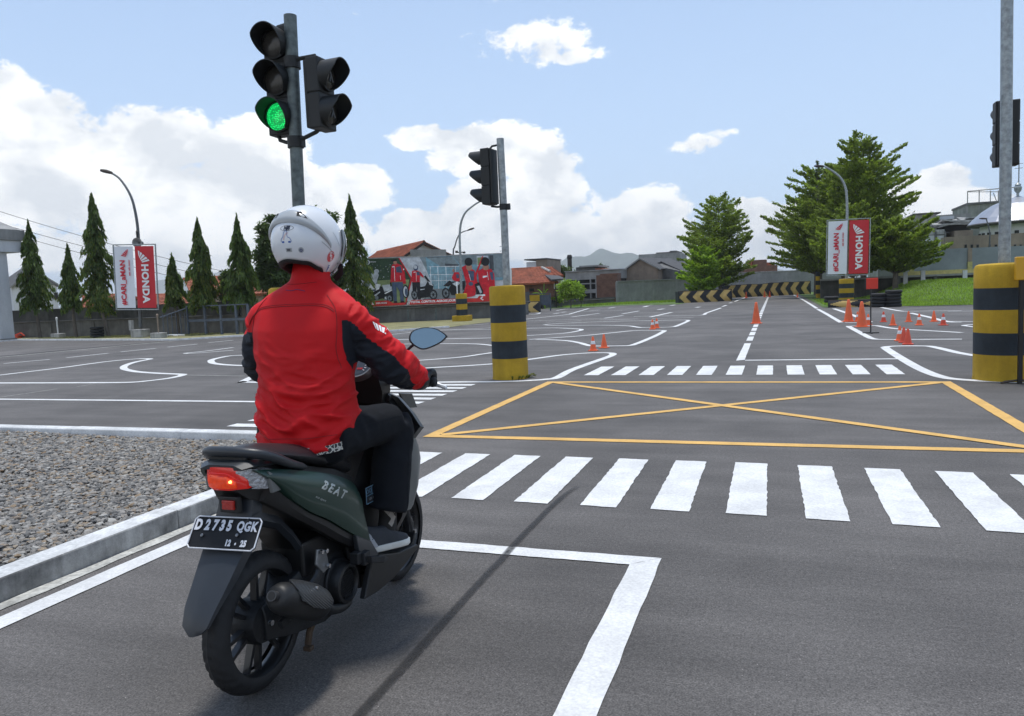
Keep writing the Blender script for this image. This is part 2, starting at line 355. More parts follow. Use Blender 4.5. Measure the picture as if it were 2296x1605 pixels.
# ------------------------------------------------------------------ zoomed frames used to read ground points off the picture
def fr(x0, y0, s): return lambda x, y: ((x0 + x * s) / 1.4357, (y0 + y * s) / 1.4357)
r1 = fr(1300, 1150, .4361); r2 = fr(2300, 1050, .4362); r3 = fr(0, 950, .392); z6 = fr(2550, 850, .21806)
z2 = fr(2100, 400, .4362); z4 = fr(1600, 750, .3115); rg3 = fr(1100, 400, .5295); zc = fr(3050, 780, .2991); k1 = fr(0, 1350, .5945)
idn = lambda x, y: (x, y)
def G(f, pts, z=0.0): return [P(*f(*p), z) for p in pts]

# ------------------------------------------------------------------ ground
mb = MB(); mb.add([(-5200, -250, -.03), (4200, -250, -.03), (4200, 5200, -.03), (-5200, 5200, -.03)], [(0, 1, 2, 3)])
struct(mb.build('ground', mat('far_ground', (0.10, 0.12, 0.06), 0.95, var=0.3, vs_=0.05), smooth=0, recalc=False))
mb = MB(); mb.add([(-75, -30, 0), (50, -30, 0), (50, 110, 0), (-75, 110, 0)], [(0, 1, 2, 3)])
struct(mb.build('asphalt_lot', m_asph, smooth=0, recalc=False))

Z = [0.004]
def sheet(name, polys, m, z=0.004, parent=None):
    mb = MB()
    for p in polys: mb.add([(a[0], a[1], z) for a in p], [tuple(range(len(p)))])
    o = mb.build(name, m, parent, smooth=0, recalc=False)
    bm = bmesh.new(); bm.from_mesh(o.data)
    for f in bm.faces:
        f.normal_update()
        if f.normal.z < 0: f.normal_flip()
    bm.to_mesh(o.data); bm.free()
    return o
def rag(poly, amp=0.004, step=0.08):
    """slightly uneven painted edge"""
    out = []
    for i, a in enumerate(poly):
        b = poly[(i + 1) % len(poly)]; a = Vector(a[:2]); b = Vector(b[:2]); L = (b - a).length; k = max(1, min(60, int(L / step)))
        nrm = Vector((-(b - a).y, (b - a).x)).normalized() if L > 0 else Vector((0, 0))
        for j in range(k):
            p = a.lerp(b, j / k)
            if j: p = p + nrm * random.uniform(-amp, amp)
            out.append((p.x, p.y))
    return out
def strip(pts, wd, smooth=8, closed=False):
    pts = [Vector((p[0], p[1], 0)) for p in pts]
    if smooth: pts = catmull(pts, smooth, closed)
    L = []; Rr = []; n = len(pts)
    for i in range(n):
        a = pts[(i - 1) % n] if closed else pts[max(i - 1, 0)]; b = pts[(i + 1) % n] if closed else pts[min(i + 1, n - 1)]
        t = (b - a).normalized(); nn = Vector((-t.y, t.x, 0)) * wd / 2
        L.append(pts[i] + nn); Rr.append(pts[i] - nn)
    rng_ = range(n if closed else n - 1)
    return [[L[i], L[(i + 1) % n], Rr[(i + 1) % n], Rr[i]] for i in rng_]
def line(name, f, pts, wd=0.14, smooth=8, closed=False, m=None, z=None):
    Z[0] += 0.00001 if z is None else 0
    o = sheet(name, strip(G(f, pts), wd, smooth, closed), m or m_white, (Z[0] if z is None else z)); return struct(o)

# near zebra crossing: one painted stripe each
def zebra(polys, name='zebra_crossing'):
    root = bpy.data.objects.new(name, None); COL.objects.link(root); struct(root)
    for p in polys: sheet('stripe', [rag(p, .0045, .05)], m_white, 0.005, root)
    return root
zp = []
for k in range(-3, 12):
    xb = -2.23 + 0.479 * k + 0.0; yb = 4.90 - max(0, k - 4) * 0.02; yt = 6.33 - max(0, k - 4) * 0.022
    zp.append([(xb, yb), (xb + .25, yb - .01), (xb + .25 - .01, yt), (xb - .01, yt + .01)])
zebra(zp)
zp = []
for k in range(11):
    xb = -3.10 + 0.467 * k
    zp.append([(xb, 12.5), (xb + .25, 12.5), (xb + .25, 13.88), (xb, 13.88)])
zebra(zp)
zp = []
yy = [7.34, 7.72, 8.10, 8.47, 8.84, 9.22, 9.60, 9.99, 10.37, 10.74, 11.12]
for y in yy: zp.append([(-6.25, y), (-4.61, y), (-4.61, y + .19), (-6.25, y + .19)])
zebra(zp)
# yellow box
yb = []
x0, x1, ya, ybb = -3.49, 2.25, 7.03, 11.64
A, B, C_, D = Vector((x0, ya, 0)), Vector((x1, ya, 0)), Vector((x1, ybb, 0)), Vector((x0, ybb, 0))
def bar(a, b, wd): return rag([tuple(q)[:2] for q in [a + Vector((-(b - a).y, (b - a).x, 0)).normalized() * wd / 2, b + Vector((-(b - a).y, (b - a).x, 0)).normalized() * wd / 2, b - Vector((-(b - a).y, (b - a).x, 0)).normalized() * wd / 2, a - Vector((-(b - a).y, (b - a).x, 0)).normalized() * wd / 2]], .003)
h = .065
for i, (a, b) in enumerate((((x0, ya + h), (x1, ya + h)), ((x1 - h, ya + .13), (x1 - h, ybb - .13)), ((x0, ybb - h), (x1, ybb - h)), ((x0 + h, ya + .13), (x0 + h, ybb - .13)))):
    struct(sheet('yellow_box_line', [bar(Vector((*a, 0)), Vector((*b, 0)), .13)], m_yel, 0.005))
struct(sheet('yellow_box_line', [bar(A + Vector((.16, .13, 0)), C_ - Vector((.16, .13, 0)), .12)], m_yel, 0.0061))
struct(sheet('yellow_box_line', [bar(B + Vector((-.16, .13, 0)), D - Vector((-.16, .13, 0)), .12)], m_yel, 0.0072))
# stop line and centre line
struct(sheet('stop_line', [rag([(-3.43, 3.87), (-.745, 3.87), (-.60, 4.0), (-3.43, 4.0)], .004, .06)], m_white, .0052))
struct(sheet('centre_line', [rag([(-.745, -4), (-.595, -4), (-.595, 4.0), (-.745, 3.87)], .004, .06)], m_white, .0052))
struct(sheet('centre_line', [rag([(-.71, 14.78), (-.56, 14.93), (-.56, 19.0), (-.71, 19.0)])], m_white, .0052))
struct(sheet('stop_line', [rag([(-.55, 14.78), (2.1, 14.78), (2.1, 14.92), (-.55, 14.92)])], m_white, .0054))
y = 19.85; k = 0
while y < 73:
    ln = 1.5 if k < 40 else 1.4
    struct(sheet('centre_dash', [[(-.70, y), (-.55, y), (-.55, y + ln), (-.70, y + ln)]], m_white, .0052)); y += 2.0 if k < 14 else 2.1; k += 1
# left edge line of the near lane and old line beside the kerb
struct(sheet('lane_edge_line', [rag([(-3.57, -4), (-3.43, -4), (-3.43, 4.6), (-3.57, 4.6)], .004, .06)], m_white, .0052))
struct(sheet('worn_edge_line', [rag([(-3.735, -4), (-3.645, -4), (-3.645, 5.3), (-3.735, 5.3)], .008, .05)], m_oldwhite, .0046))
# lines of the left arm of the crossroads
struct(sheet('lane_line', [rag([(-30, 9.14), (-6.9, 9.2), (-6.9, 9.32), (-30, 9.26)])], m_white, .0052))
struct(sheet('road_edge_line', [rag([(-30, 6.86), (-4.6, 6.90), (-4.6, 7.03), (-30, 6.99)])], m_white, .0052))
L = [
 ('course_line', idn, [(700,862),(800,860),(987,857),(1118,855.7),(1190,853),(1224,850.5),(1249,846.6),(1285,828),(1361,801),(1372,796),(1374,793.5),(1368,791.5),(1350,791),(1310,792),(1255,796.5),(1178,807),(1104,816),(958,825),(880,829)], .16),
 ('course_line', idn, [(880,811),(914,809.7),(1024,801.6),(1080,794),(1104,790.5)], .14),
 ('course_line', idn, [(877,772),(980,770.5),(1061,771),(1104,774.7),(1140,781),(1146,784),(1130,788),(1104,790.5)], .14),
 ('course_line', idn, [(869,761.7),(1000,759.5),(1102,757.5),(1176,752.8),(1253,748),(1280,745),(1300,741),(1303,739.5),(1296,737.6),(1244,735.2),(1176,736)], .16),
 ('course_line', idn, [(851,752.6),(969,741.5),(1098,738.5),(1176,736)], .12),
 ('course_line', idn, [(840,747),(960,741),(1080,736),(1180,730)], .12),
 ('course_line', idn, [(840,740),(980,733),(1095,726)], .12),
 ('course_line', z4, [(330,1100),(600,1082),(900,1060),(1200,1030),(1400,1010),(1550,1006),(1700,1007),(1725,1011),(1715,1020),(1640,1060),(1500,1120),(1420,1150),(1380,1161),(1300,1166),(1000,1168),(930,1158),(850,1135),(720,1113),(550,1104),(400,1102)], .16),
 ('course_line', z4, [(482,950),(560,940),(800,927),(1100,915),(1500,906),(1900,899),(1965,901),(1975,904),(1960,915),(1900,942),(1840,965),(1800,971),(1700,975),(1500,978),(1430,970),(1350,960),(1100,953),(700,955),(500,955)], .16),
 ('course_line', z4, [(765,868),(1055,830)], .16), ('course_line', z4, [(1110,880),(1300,852)], .16), ('course_line', z4, [(1290,836),(1465,805)], .16),
 ('course_line', z4, [(765,832),(945,780)], .16), ('course_line', z4, [(1580,868),(1800,820)], .2), ('course_line', z4, [(285,892),(700,845),(765,832)], .16),
 ('course_line', z4, [(580,835),(640,826)], .16), ('course_line', z4, [(660,821),(710,814)], .16), ('course_line', z4, [(285,910),(800,893),(1200,880)], .1),
 ('course_line', z4, [(500,922),(870,907)], .1), ('course_line', z4, [(1060,898),(1450,888)], .1), ('course_line', z4, [(950,803),(1060,795)], .2),
 ('course_line', z4, [(1150,777),(1215,767)], .2), ('course_line', z4, [(1510,765),(1560,753)], .25), ('course_line', z4, [(1580,745),(1615,740)], .25),
 ('course_line', z4, [(1660,792),(1720,782)], .25), ('course_line', z4, [(1790,750),(1835,742)], .25), ('course_line', z4, [(2055,770),(2090,763)], .25),
 ('course_line', z4, [(1600,884),(1680,883),(2030,873)], .1), ('course_line', z4, [(1300,828),(1720,822)], .1), ('course_line', z4, [(800,815),(1290,800)], .1), ('course_line', z4, [(360,800),(430,798)], .16),
 ('course_line', z4, [(285,848),(400,838),(440,826),(400,824)], .14), ('course_line', z4, [(610,802),(700,786),(800,775)], .14), ('course_line', z4, [(1010,768),(1080,764)], .14),
 ('road_edge_line', z2, [(-140,1418),(0,1415),(340,1410),(400,1391),(505,1355)], .16), ('road_edge_line', z2, [(515,1345),(545,1335)], .16), ('road_edge_line', z2, [(565,1320),(585,1315)], .16), ('road_edge_line', z2, [(605,1308),(685,1278)], .16),
 ('road_edge_line', z6, [(20,455),(160,530),(270,597),(360,655)], .16),
 ('course_line', z6, [(372,665),(500,735),(700,852),(740,862),(850,864),(960,864)], .16),
 ('course_line', z6, [(610,658),(795,720),(905,760),(1150,855)], .18),
 ('course_line', z6, [(1250,911),(870,915),(830,920),(870,945),(1050,1040),(1150,1092),(1200,1105),(1300,1112),(1800,1113),(2293,1110),(2500,1109)], .16),
 ('course_line', z6, [(1170,909),(1250,911),(1350,930),(1450,945),(1600,960),(1900,978),(2293,1000),(2500,1012)], .16),
 ('course_line', r2, [(2281,416),(2120,411),(1950,403),(1800,393),(1700,381),(1600,352),(1500,308),(1400,252),(1300,190),(1258,160),(1262,154),(1300,149),(1400,146),(1560,147),(1620,155),(1700,173),(1800,197),(1950,222),(2100,240)], .17),
 ('course_line', z6, [(1310,640),(1450,668),(1620,695),(1800,696),(2293,690),(2500,688)], .16), ('course_line', z6, [(1740,722),(2000,780),(2293,850),(2500,858)], .18),
 ('course_line', zc, [(335,916),(220,903),(172,897),(220,889),(340,882),(600,878)], .14), ('course_line', zc, [(0,742),(265,739),(335,726)], .14), ('course_line', zc, [(0,852),(340,855),(600,856)], .14),
 ('course_line', r3, [(-300,690),(0,657),(250,627),(500,597),(860,548),(1100,525),(1200,522),(1232,525),(1200,532),(1120,548),(1060,565),(1022,583),(1015,598),(1040,613),(1130,630),(1300,642),(1480,650),(1500,655),(1470,666),(1380,684),(1200,706),(1050,717),(700,720),(0,722),(-300,722)], .17),
 ('course_line', r3, [(2200,490),(1925,496),(1800,515),(1740,532),(1733,545),(1755,560),(1850,572),(2005,579),(2300,583)], .17),
 ('course_line', r3, [(1915,430),(1700,458),(1530,476),(1560,479),(1700,470),(1915,453)], .13),
 ('course_line', r3, [(2300,560),(2010,703),(1998,709),(2020,714),(2300,720)], .17),
 ('lane_dash', r3, [(30,562),(410,528)], .13), ('lane_dash', r3, [(545,514),(895,477)], .13), ('lane_dash', r3, [(990,466),(1280,437)], .13), ('lane_dash', r3, [(1375,427),(1620,402)], .13), ('lane_dash', r3, [(1710,390),(1915,370)], .13),
]
for (nm, f, pts, wd) in L: line(nm, f, pts, wd, 6 if len(pts) > 2 else 0)
line('scratch_line', r3, [(1515,657),(2010,665)], .035, 0, m=m_oldwhite); line('scratch_line', r3, [(0,840),(470,770)], .025, 0, m=m_oldwhite); line('scratch_line', r3, [(632,752),(765,733)], .025, 0, m=m_oldwhite)
line('asphalt_seam', r3, [(-200,522),(0,510),(640,450),(1440,375)], .12, 6, m=m_oldwhite)
line('asphalt_seam', r3, [(-200,516),(0,503),(640,443),(1440,371)], .25, 6, m=mat('seam_tar', (0.02, 0.02, 0.021), 0.8))
line('crack', z6, [(0,890),(300,905),(700,885)], .05, 6, m=mat('crack_tar', (0.03, 0.03, 0.031), 0.8)); line('crack', z6, [(0,1135),(500,1115),(900,1100),(1150,1100)], .03, 6, m=bpy.data.materials['crack_tar']); line('crack', z6, [(700,1240),(1350,1228)], .03, 6, m=bpy.data.materials['crack_tar'])

# skid mark, soft at its edges
m_skid = bpy.data.materials.new('skid_mark_rubber'); m_skid.use_nodes = True; t = m_skid.node_tree; b = t.nodes['Principled BSDF']
b.inputs['Base Color'].default_value = (0.014, 0.014, 0.015, 1); b.inputs['Roughness'].default_value = 0.7
at_ = t.nodes.new('ShaderNodeAttribute'); at_.attribute_name = 'fade'; tcn = t.nodes.new('ShaderNodeTexCoord')
ns = t.nodes.new('ShaderNodeTexNoise'); ns.inputs['Scale'].default_value = 45; ns.inputs['Detail'].default_value = 4; t.links.new(tcn.outputs['Object'], ns.inputs['Vector'])
t.links.new(mth(t, 'MULTIPLY', at_.outputs['Fac'], mth(t, 'ADD', mth(t, 'MULTIPLY', ns.outputs['Fac'], 1.3), 0.1), clamp=True), b.inputs['Alpha'])
pts = catmull([Vector((p[0], p[1], 0)) for p in G(r1, [(1290,955),(1200,1010),(1090,1105),(1000,1195),(900,1295),(830,1370),(770,1440),(700,1520),(620,1600)]) + [P(1010,1379)] [:0] + G(idn, [(1010,1379),(975,1418),(920,1480),(809,1602),(700,1740)])], 6)
vs_, fs, fd = [], [], []
for i, p in enumerate(pts):
    a = pts[max(i - 1, 0)]; c = pts[min(i + 1, len(pts) - 1)]; tt = (c - a).normalized(); nn = Vector((-tt.y, tt.x, 0)); e = min(1, i / 10)
    for s, q in ((-.026, 0), (-.018, .75), (-.004, 1.0), (.008, .85), (.018, .75), (.027, 0)): vs_.append((p.x + nn.x * s, p.y + nn.y * s, .0085)); fd.append(q * (0.3 + .7 * e) if i else 0)
    if i:
        for j in range(5): o = (i - 1) * 6 + j; fs.append((o, o + 1, o + 7, o + 6))
mb = MB(); mb.add(vs_, fs); o = mb.build('skid_mark', m_skid, smooth=0, recalc=False); struct(o)
at2 = o.data.attributes.new('fade', 'FLOAT', 'POINT'); at2.data.foreach_set('value', fd)
if o.data.polygons[0].normal.z < 0: o.data.flip_normals()

# ------------------------------------------------------------------ kerbs and the gravel bed
mb = MB()
def kerb_run(root, x0, y0, x1, y1, wd, hh, n, m):
    a = Vector((x0, y0, 0)); b = Vector((x1, y1, 0)); d = (b - a)
    for i in range(n):
        p = a + d * ((i + .5) / n); L_ = d.length / n - .003
        k = MB(); k.box((0, 0, 0), (L_, wd, hh + .1)); k.m = [0, 0, 0, 0, 0, 1] if k.v[k.f[5][0]][2] > 0 else [0, 0, 0, 0, 1, 0]; o = k.build('kerb_stone', [m, m_kerbt], root, smooth=0, bevel=.012)
        o.location = (p.x, p.y, hh / 2 - .05 + random.uniform(-.003, .003)); o.rotation_euler = (0, 0, math.atan2(d.y, d.x) + random.uniform(-.002, .002))
kr = bpy.data.objects.new('kerb', None); COL.objects.link(kr); struct(kr)
kerb_run(kr, -3.83, -3.0, -3.83, 5.6, .17, .13, 5, m_kerbs)
kr = bpy.data.objects.new('kerb', None); COL.objects.link(kr); struct(kr)
kerb_run(kr, -30, 6.50, -4.55, 6.56, .16, .11, 16, m_kerbw)
ck = MB(); c0 = Vector((-4.55, 5.75, 0)); rr = []
for k in range(9):
    a = R(90 - 90 * k / 8 * 1.0); ca, sa = math.cos(a), math.sin(a)
    rr.append([(c0.x + ca * r_, c0.y + sa * r_ * 1.02, z_) for r_, z_ in ((.64, -.04), (.80, -.04), (.80, .13), (.64, .13))])
ck.loft(rr); ck.build('kerb_stone', m_kerb, kr, smooth=0)
gp = [(-3.93, -3), (-3.93, 5.75), (-4.1, 6.2), (-4.55, 6.40), (-30, 6.40), (-30, -3)]
o = sheet('gravel_bed_soil', [gp], m_gravelbed, 0.03); struct(o)
# stones
ico = bmesh.new(); bmesh.ops.create_icosphere(ico, subdivisions=1, radius=1); iv = np.array([v.co[:] for v in ico.verts]); ifc = np.array([[v.index for v in f.verts] for f in ico.faces]); ico.free()
sh = []
for k in range(12):
    v = iv * (1 + RNG.uniform(-.28, .28, (len(iv), 1))) * np.array([1, RNG.uniform(.55, .9), RNG.uniform(.35, .6)]); sh.append(v)
pos = []
while len(pos) < 38000:
    x = RNG.uniform(-10.5, -3.93); yy_ = RNG.uniform(2.2, 6.42)
    if yy_ < 2.35 + (-4.1 - x) * .72 - .15: continue
    if x > -4.6 and yy_ > 5.75 and (x + 4.55) ** 2 + (yy_ - 5.75) ** 2 > .6 ** 2: continue
    if yy_ > 6.40: continue
    if yy_ > 5 and RNG.random() < .0: continue
    pos.append((x, yy_))
V = np.zeros((len(pos), 12, 3)); 
for i, (x, yy_) in enumerate(pos):
    v = sh[i % 12] * RNG.choice([.015, .020, .026, .033], p=[.25, .35, .28, .12])
    a, b2 = RNG.uniform(0, 6.28), RNG.normal(0, .35)
    cb, sb = math.cos(b2), math.sin(b2); v = np.stack([v[:, 0], v[:, 1] * cb - v[:, 2] * sb, v[:, 1] * sb + v[:, 2] * cb], 1)
    ca, sa = math.cos(a), math.sin(a); v = np.stack([v[:, 0] * ca - v[:, 1] * sa, v[:, 0] * sa + v[:, 1] * ca, v[:, 2]], 1)
    V[i] = v + (x, yy_, RNG.uniform(.028, .06) + .02 * math.sin(x * 1.3) * math.sin(yy_ * 2.1))
def fastmesh(name, verts, faces, m, parent=None, smooth=False):
    me = bpy.data.meshes.new(name); nf, k = faces.shape
    me.vertices.add(len(verts)); me.vertices.foreach_set('co', verts.astype(np.float32).ravel())
    me.loops.add(nf * k); me.loops.foreach_set('vertex_index', faces.astype(np.int32).ravel())
    me.polygons.add(nf); me.polygons.foreach_set('loop_start', np.arange(0, nf * k, k, dtype=np.int32)); me.update(calc_edges=True)
    me.polygons.foreach_set('use_smooth', [smooth] * nf)
    me.materials.append(m); o = bpy.data.objects.new(name, me); COL.objects.link(o); o.parent = parent; return o
m_stone = bpy.data.materials.new('gravel_stone'); m_stone.use_nodes = True; t = m_stone.node_tree; b = t.nodes['Principled BSDF']
ge = t.nodes.new('ShaderNodeNewGeometry'); cr = t.nodes.new('ShaderNodeValToRGB'); t.links.new(ge.outputs['Random Per Island'], cr.inputs[0])
e = cr.color_ramp.elements; e[0].position = 0; e[0].color = (.11, .11, .11, 1); e[1].position = 1; e[1].color = (.42, .41, .38, 1)
for p_, c_ in ((.25, (.19, .185, .175, 1)), (.5, (.25, .235, .215, 1)), (.68, (.33, .315, .29, 1)), (.76, (.22, .15, .09, 1)), (.85, (.33, .26, .18, 1)), (.9, (.30, .29, .27, 1))):
    q = e.new(p_); q.color = c_
tcn = t.nodes.new('ShaderNodeTexCoord'); ns = t.nodes.new('ShaderNodeTexNoise'); ns.inputs['Scale'].default_value = 120; t.links.new(tcn.outputs['Object'], ns.inputs['Vector'])
vm = t.nodes.new('ShaderNodeVectorMath'); vm.operation = 'SCALE'; t.links.new(cr.outputs[0], vm.inputs[0]); t.links.new(mth(t, 'ADD', mth(t, 'MULTIPLY', ns.outputs['Fac'], .9), .40), vm.inputs['Scale']); t.links.new(vm.outputs[0], b.inputs['Base Color']); b.inputs['Roughness'].default_value = .85
F_ = (ifc[None] + (np.arange(len(pos)) * 12)[:, None, None]).reshape(-1, 3)
tag(fastmesh('gravel', V.reshape(-1, 3), F_, m_stone), 'loose bed of angular grey and brown gravel stones between the white kerbs at left', 'gravel', kind='stuff')

# ------------------------------------------------------------------ verges and lawns
vg = G(idn, [(-300,770),(0,766),(41,763),(396,763),(524,755),(620,751)]) + [Vector((-22.5, 35.5, 0)), Vector((-20.5, 35.8, 0))] + G(idn, [(835,746),(1005,734),(1098,722),(1175,700)]) + [Vector((-17.5, 58, 0)), Vector((-24, 60, 0)), Vector((-60, 45, 0)), Vector((-70, 34, 0))]
struct(sheet('verge', [[(p[0], p[1]) for p in vg]], m_drygrass, .012))
vk = [Vector((p[0], p[1], 0)) for p in vg[:10]]
mb = MB()
rings = []
for i, p in enumerate(vk):
    a = vk[max(i - 1, 0)]; c = vk[min(i + 1, len(vk) - 1)]; tt = (c - a).normalized(); nn = Vector((-tt.y, tt.x, 0)) * .09
    rings.append([p + nn + Vector((0, 0, -.02)), p - nn + Vector((0, 0, -.02)), p - nn + Vector((0, 0, .07)), p + nn + Vector((0, 0, .07))])
mb.loft(rings); struct(mb.build('verge_kerb', m_kerbw, smooth=0))
# far left strip of green grass
gv = G(z4, [(525,781),(900,772),(1000,766),(1240,752),(1500,745),(1870,738)]) 
gv = [(p[0], p[1]) for p in gv] + [(-6.8, 64), (-7.6, 78), (-15, 73), (-19, 62.5)]
struct(sheet('grass_strip', [gv], m_grass, .016))
# right lawn with its bank
def bank(x, y):
    sx = min(1, max(0, (x - 5.2) / 4)); sy = min(1, max(0, (y - 40.5) / 13)); f = lambda s: s * s * (3 - 2 * s)
    return .02 + 1.05 * f(sx) * f(sy)
gx = np.linspace(2.35, 60, 90); gy = np.linspace(40.3, 110, 90)
verts = []; faces = []
for j, yy_ in enumerate(gy):
    for i, xx in enumerate(gx):
        x_ = xx
        y0 = 41.9 if xx < 5.6 else 40.2 - (xx - 5.6) * .2
        y_ = y0 + (yy_ - 40.3) * (110 - y0) / 69.7
        verts.append((x_, y_, bank(x_, y_)))
for j in range(89):
    for i in range(89): o = j * 90 + i; faces.append((o, o + 1, o + 91, o + 90))
o = fastmesh('lawn', np.array(verts), np.array(faces), m_grass, smooth=True); struct(o)
m_blade = leafmat('grass_blade', (0.21, 0.31, 0.045), .3, .5, .4)
def blades(name, n, fx, hmin, hmax, wd, m):
    vs_ = np.zeros((n, 3, 3))
    for i in range(n):
        x, y, z = fx(); a = RNG.uniform(0, PI); h = RNG.uniform(hmin, hmax); lx, ly = RNG.normal(0, h * .35, 2)
        vs_[i] = ((x - math.cos(a) * wd, y - math.sin(a) * wd, z), (x + math.cos(a) * wd, y + math.sin(a) * wd, z), (x + lx, y + ly, z + h))
    return fastmesh(name, vs_.reshape(-1, 3), np.arange(n * 3).reshape(-1, 3), m)
def fx():
    while True:
        x = RNG.uniform(2.6, 22); y = RNG.uniform(39.2, 58)
        if x < 5.6 and y < 42.2: continue
        if x > 5.6 and y < 40.4 - (x - 5.6) * .2: continue
        return x, y, bank(x, y)
tag(blades('grass', 60000, fx, .03, .13, .022, m_blade), 'bright green rough grass on the bank below the white fence posts', 'grass', kind='stuff')
def fx2():
    s = RNG.uniform(0, 1); x = -17.5 + s * 10.3 + RNG.uniform(-.5, .5); y = 61.5 + s * 6 + RNG.uniform(0, 8 - 4 * s); return x, y, .016
tag(blades('grass', 5000, fx2, .08, .2, .03, m_blade), 'thin green grass strip in front of the grey panel wall', 'grass', kind='stuff')
def fx3():
    s = RNG.uniform(0, 1); x = -38 + s * 12; y = RNG.uniform(29.3, 31); return x, y, .012
tag(blades('grass', 4000, fx3, .03, .1, .02, mat('dry_blade', (0.20, 0.20, 0.07), .7, island=.3)), 'patchy dry yellow grass on the verge at the foot of the dark wall', 'grass', kind='stuff')
# ------------------------------------------------------------------ hills
def hill(name, cx, Y, hw, dep, h, seed, m):
    n = 60; verts = []; faces = []
    for j in range(16):
        for i in range(n):
            u = i / (n - 1) * 2 - 1; v = j / 15 * 2 - 1
            x = cx + u * hw; y = Y + v * dep
            z = h * max(0, (1 - abs(u) ** 1.7)) * max(0, 1 - v * v) * (0.8 + .35 * noise.noise(Vector((u * 3 + seed, v * 2, seed)))) + h * .05 * noise.noise(Vector((u * 14, v * 8, seed)))
            verts.append((x, y, z - 1))
    for j in range(15):
        for i in range(n - 1): o = j * n + i; faces.append((o, o + 1, o + n + 1, o + n))
    struct(fastmesh(name, np.array(verts), np.array(faces), m, smooth=True))
m_hill = mat('hill_forest', (0.05, 0.075, 0.055), .95, var=.35, vs_=.012, grain=.3, gs=.06)
hill('hill', -640, 3000, 330, 250, 200, 1, m_hill); hill('hill', -1150, 3300, 420, 300, 120, 2, m_hill); hill('hill', -3300, 3800, 900, 500, 230, 3, m_hill); hill('hill', -2300, 4200, 900, 500, 160, 8, m_hill)
hill('hill', -250, 3600, 500, 300, 90, 5, m_hill); hill('hill', 1500, 3600, 1500, 500, 110, 6, m_hill)

hzm = bpy.data.materials.new('haze_air'); hzm.use_nodes = True; t = hzm.node_tree; t.nodes.clear(); om = t.nodes.new('ShaderNodeOutputMaterial'); pv = t.nodes.new('ShaderNodeVolumePrincipled')
pv.inputs['Color'].default_value = (.93, .97, 1.0, 1); pv.inputs['Density'].default_value = .00026; pv.inputs['Anisotropy'].default_value = .2; t.links.new(pv.outputs[0], om.inputs['Volume'])
q = MB(); q.box((-500, 2475, 104), (9600, 5550, 212)); hzo = q.build('haze', hzm, smooth=0); hzo['kind'] = 'stuff'; hzo['label'] = 'pale blue haze over the far hills'
# ------------------------------------------------------------------ walls
def wall(name, label, pts, h, m_low, m_up, post_m, seg=3.1, th=.14, upper=.45, coping=None, hs=None):
    root = thing(name, label, 'wall', (pts[0][0], pts[0][1], 0))
    O = Vector((pts[0][0], pts[0][1], 0))
    for k in range(len(pts) - 1):
        a = Vector((*pts[k], 0)); b = Vector((*pts[k + 1], 0)); d = b - a; n = max(1, round(d.length / seg)); u = d.normalized(); ang = math.atan2(d.y, d.x)
        for i in range(n):
            p0 = a + d * (i / n); c = a + d * ((i + .5) / n); L_ = d.length / n
            hh = h if hs is None else hs[0] + (hs[1] - hs[0]) * (i + .5) / n
            q = MB(); q.box((0, 0, 0), (L_ - .22, th, hh * (1 - upper))); o = q.build('wall_panel', m_low, root, smooth=0); o.location = c - O + Vector((0, 0, hh * (1 - upper) / 2)); o.rotation_euler = (0, 0, ang)
            if upper:
                q = MB(); q.box((0, 0, 0), (L_ - .004, th + .10, hh * upper - .004)); o = q.build('upper_slab', m_up, root, smooth=0); o.location = c - O + Vector((0, 0, hh * (1 - upper * .5))); o.rotation_euler = (0, 0, ang)
            q = MB(); q.box((0, 0, 0), (.22, th + .07, hh * (1 - upper) - .004)); o = q.build('wall_post', post_m, root, smooth=0); o.location = p0 - O + Vector((0, 0, hh * (1 - upper) / 2)); o.rotation_euler = (0, 0, ang)
            if coping:
                q = MB(); q.box((0, 0, 0), (L_, th + .16, .09)); o = q.build('coping', coping, root, smooth=0); o.location = c - O + Vector((0, 0, hh + .046)); o.rotation_euler = (0, 0, ang)
    q = MB()
    for k in range(len(pts) - 1):
        if upper:
            a = Vector((*pts[k], h * (1 - upper) + .03)) - O; b = Vector((*pts[k + 1], h * (1 - upper) + .03)) - O; nn = Vector((b - a).normalized()); nn = Vector((nn.y, -nn.x, 0)) * (th / 2 + .09)
            q.tube([a + nn, b + nn], .035, 6)
    if upper: q.build('ledge_pipe', post_m, root)
    return root
wall('concrete_wall', 'long dark stained concrete wall behind the conical trees on the left', [(-56, 33), (-38.9, 32.0), (-25.3, 31.3)], 1.6, m_wallLl, m_wallL, m_wallLl, 3.2)
wall('concrete_wall', 'dark concrete wall under the billboard behind the rider', [(-25.3, 31.3), (-22.3, 38.6), (-15.2, 42.0), (-14.9, 46)], 1.45, m_wallLl, m_wallL, m_wallLl, 3.1)
wall('concrete_wall', 'low concrete wall below the small green tree beside the brick ruin', [(-22, 60.5), (-17.9, 61.8), (-14.3, 70.6)], .62, m_wallLl, m_wallL, m_wallLl, 4, upper=.3)
wall('concrete_wall', 'grey panel wall right of the brick ruin in front of the tan gable house', [(-14.1, 71), (-11.2, 74), (-8.4, 77), (-6.8, 79)], 2.0, m_wallR, m_wallR, m_wallR, 4.2, upper=0, coping=m_wallR)
wall('concrete_wall', 'high grey wall at the far end of the road behind the striped barriers', [(-7.2, 93.0), (8.0, 96.1)], 2.55, m_wallR, m_wallR, m_wallR, 3.1, upper=0, coping=m_kerb)

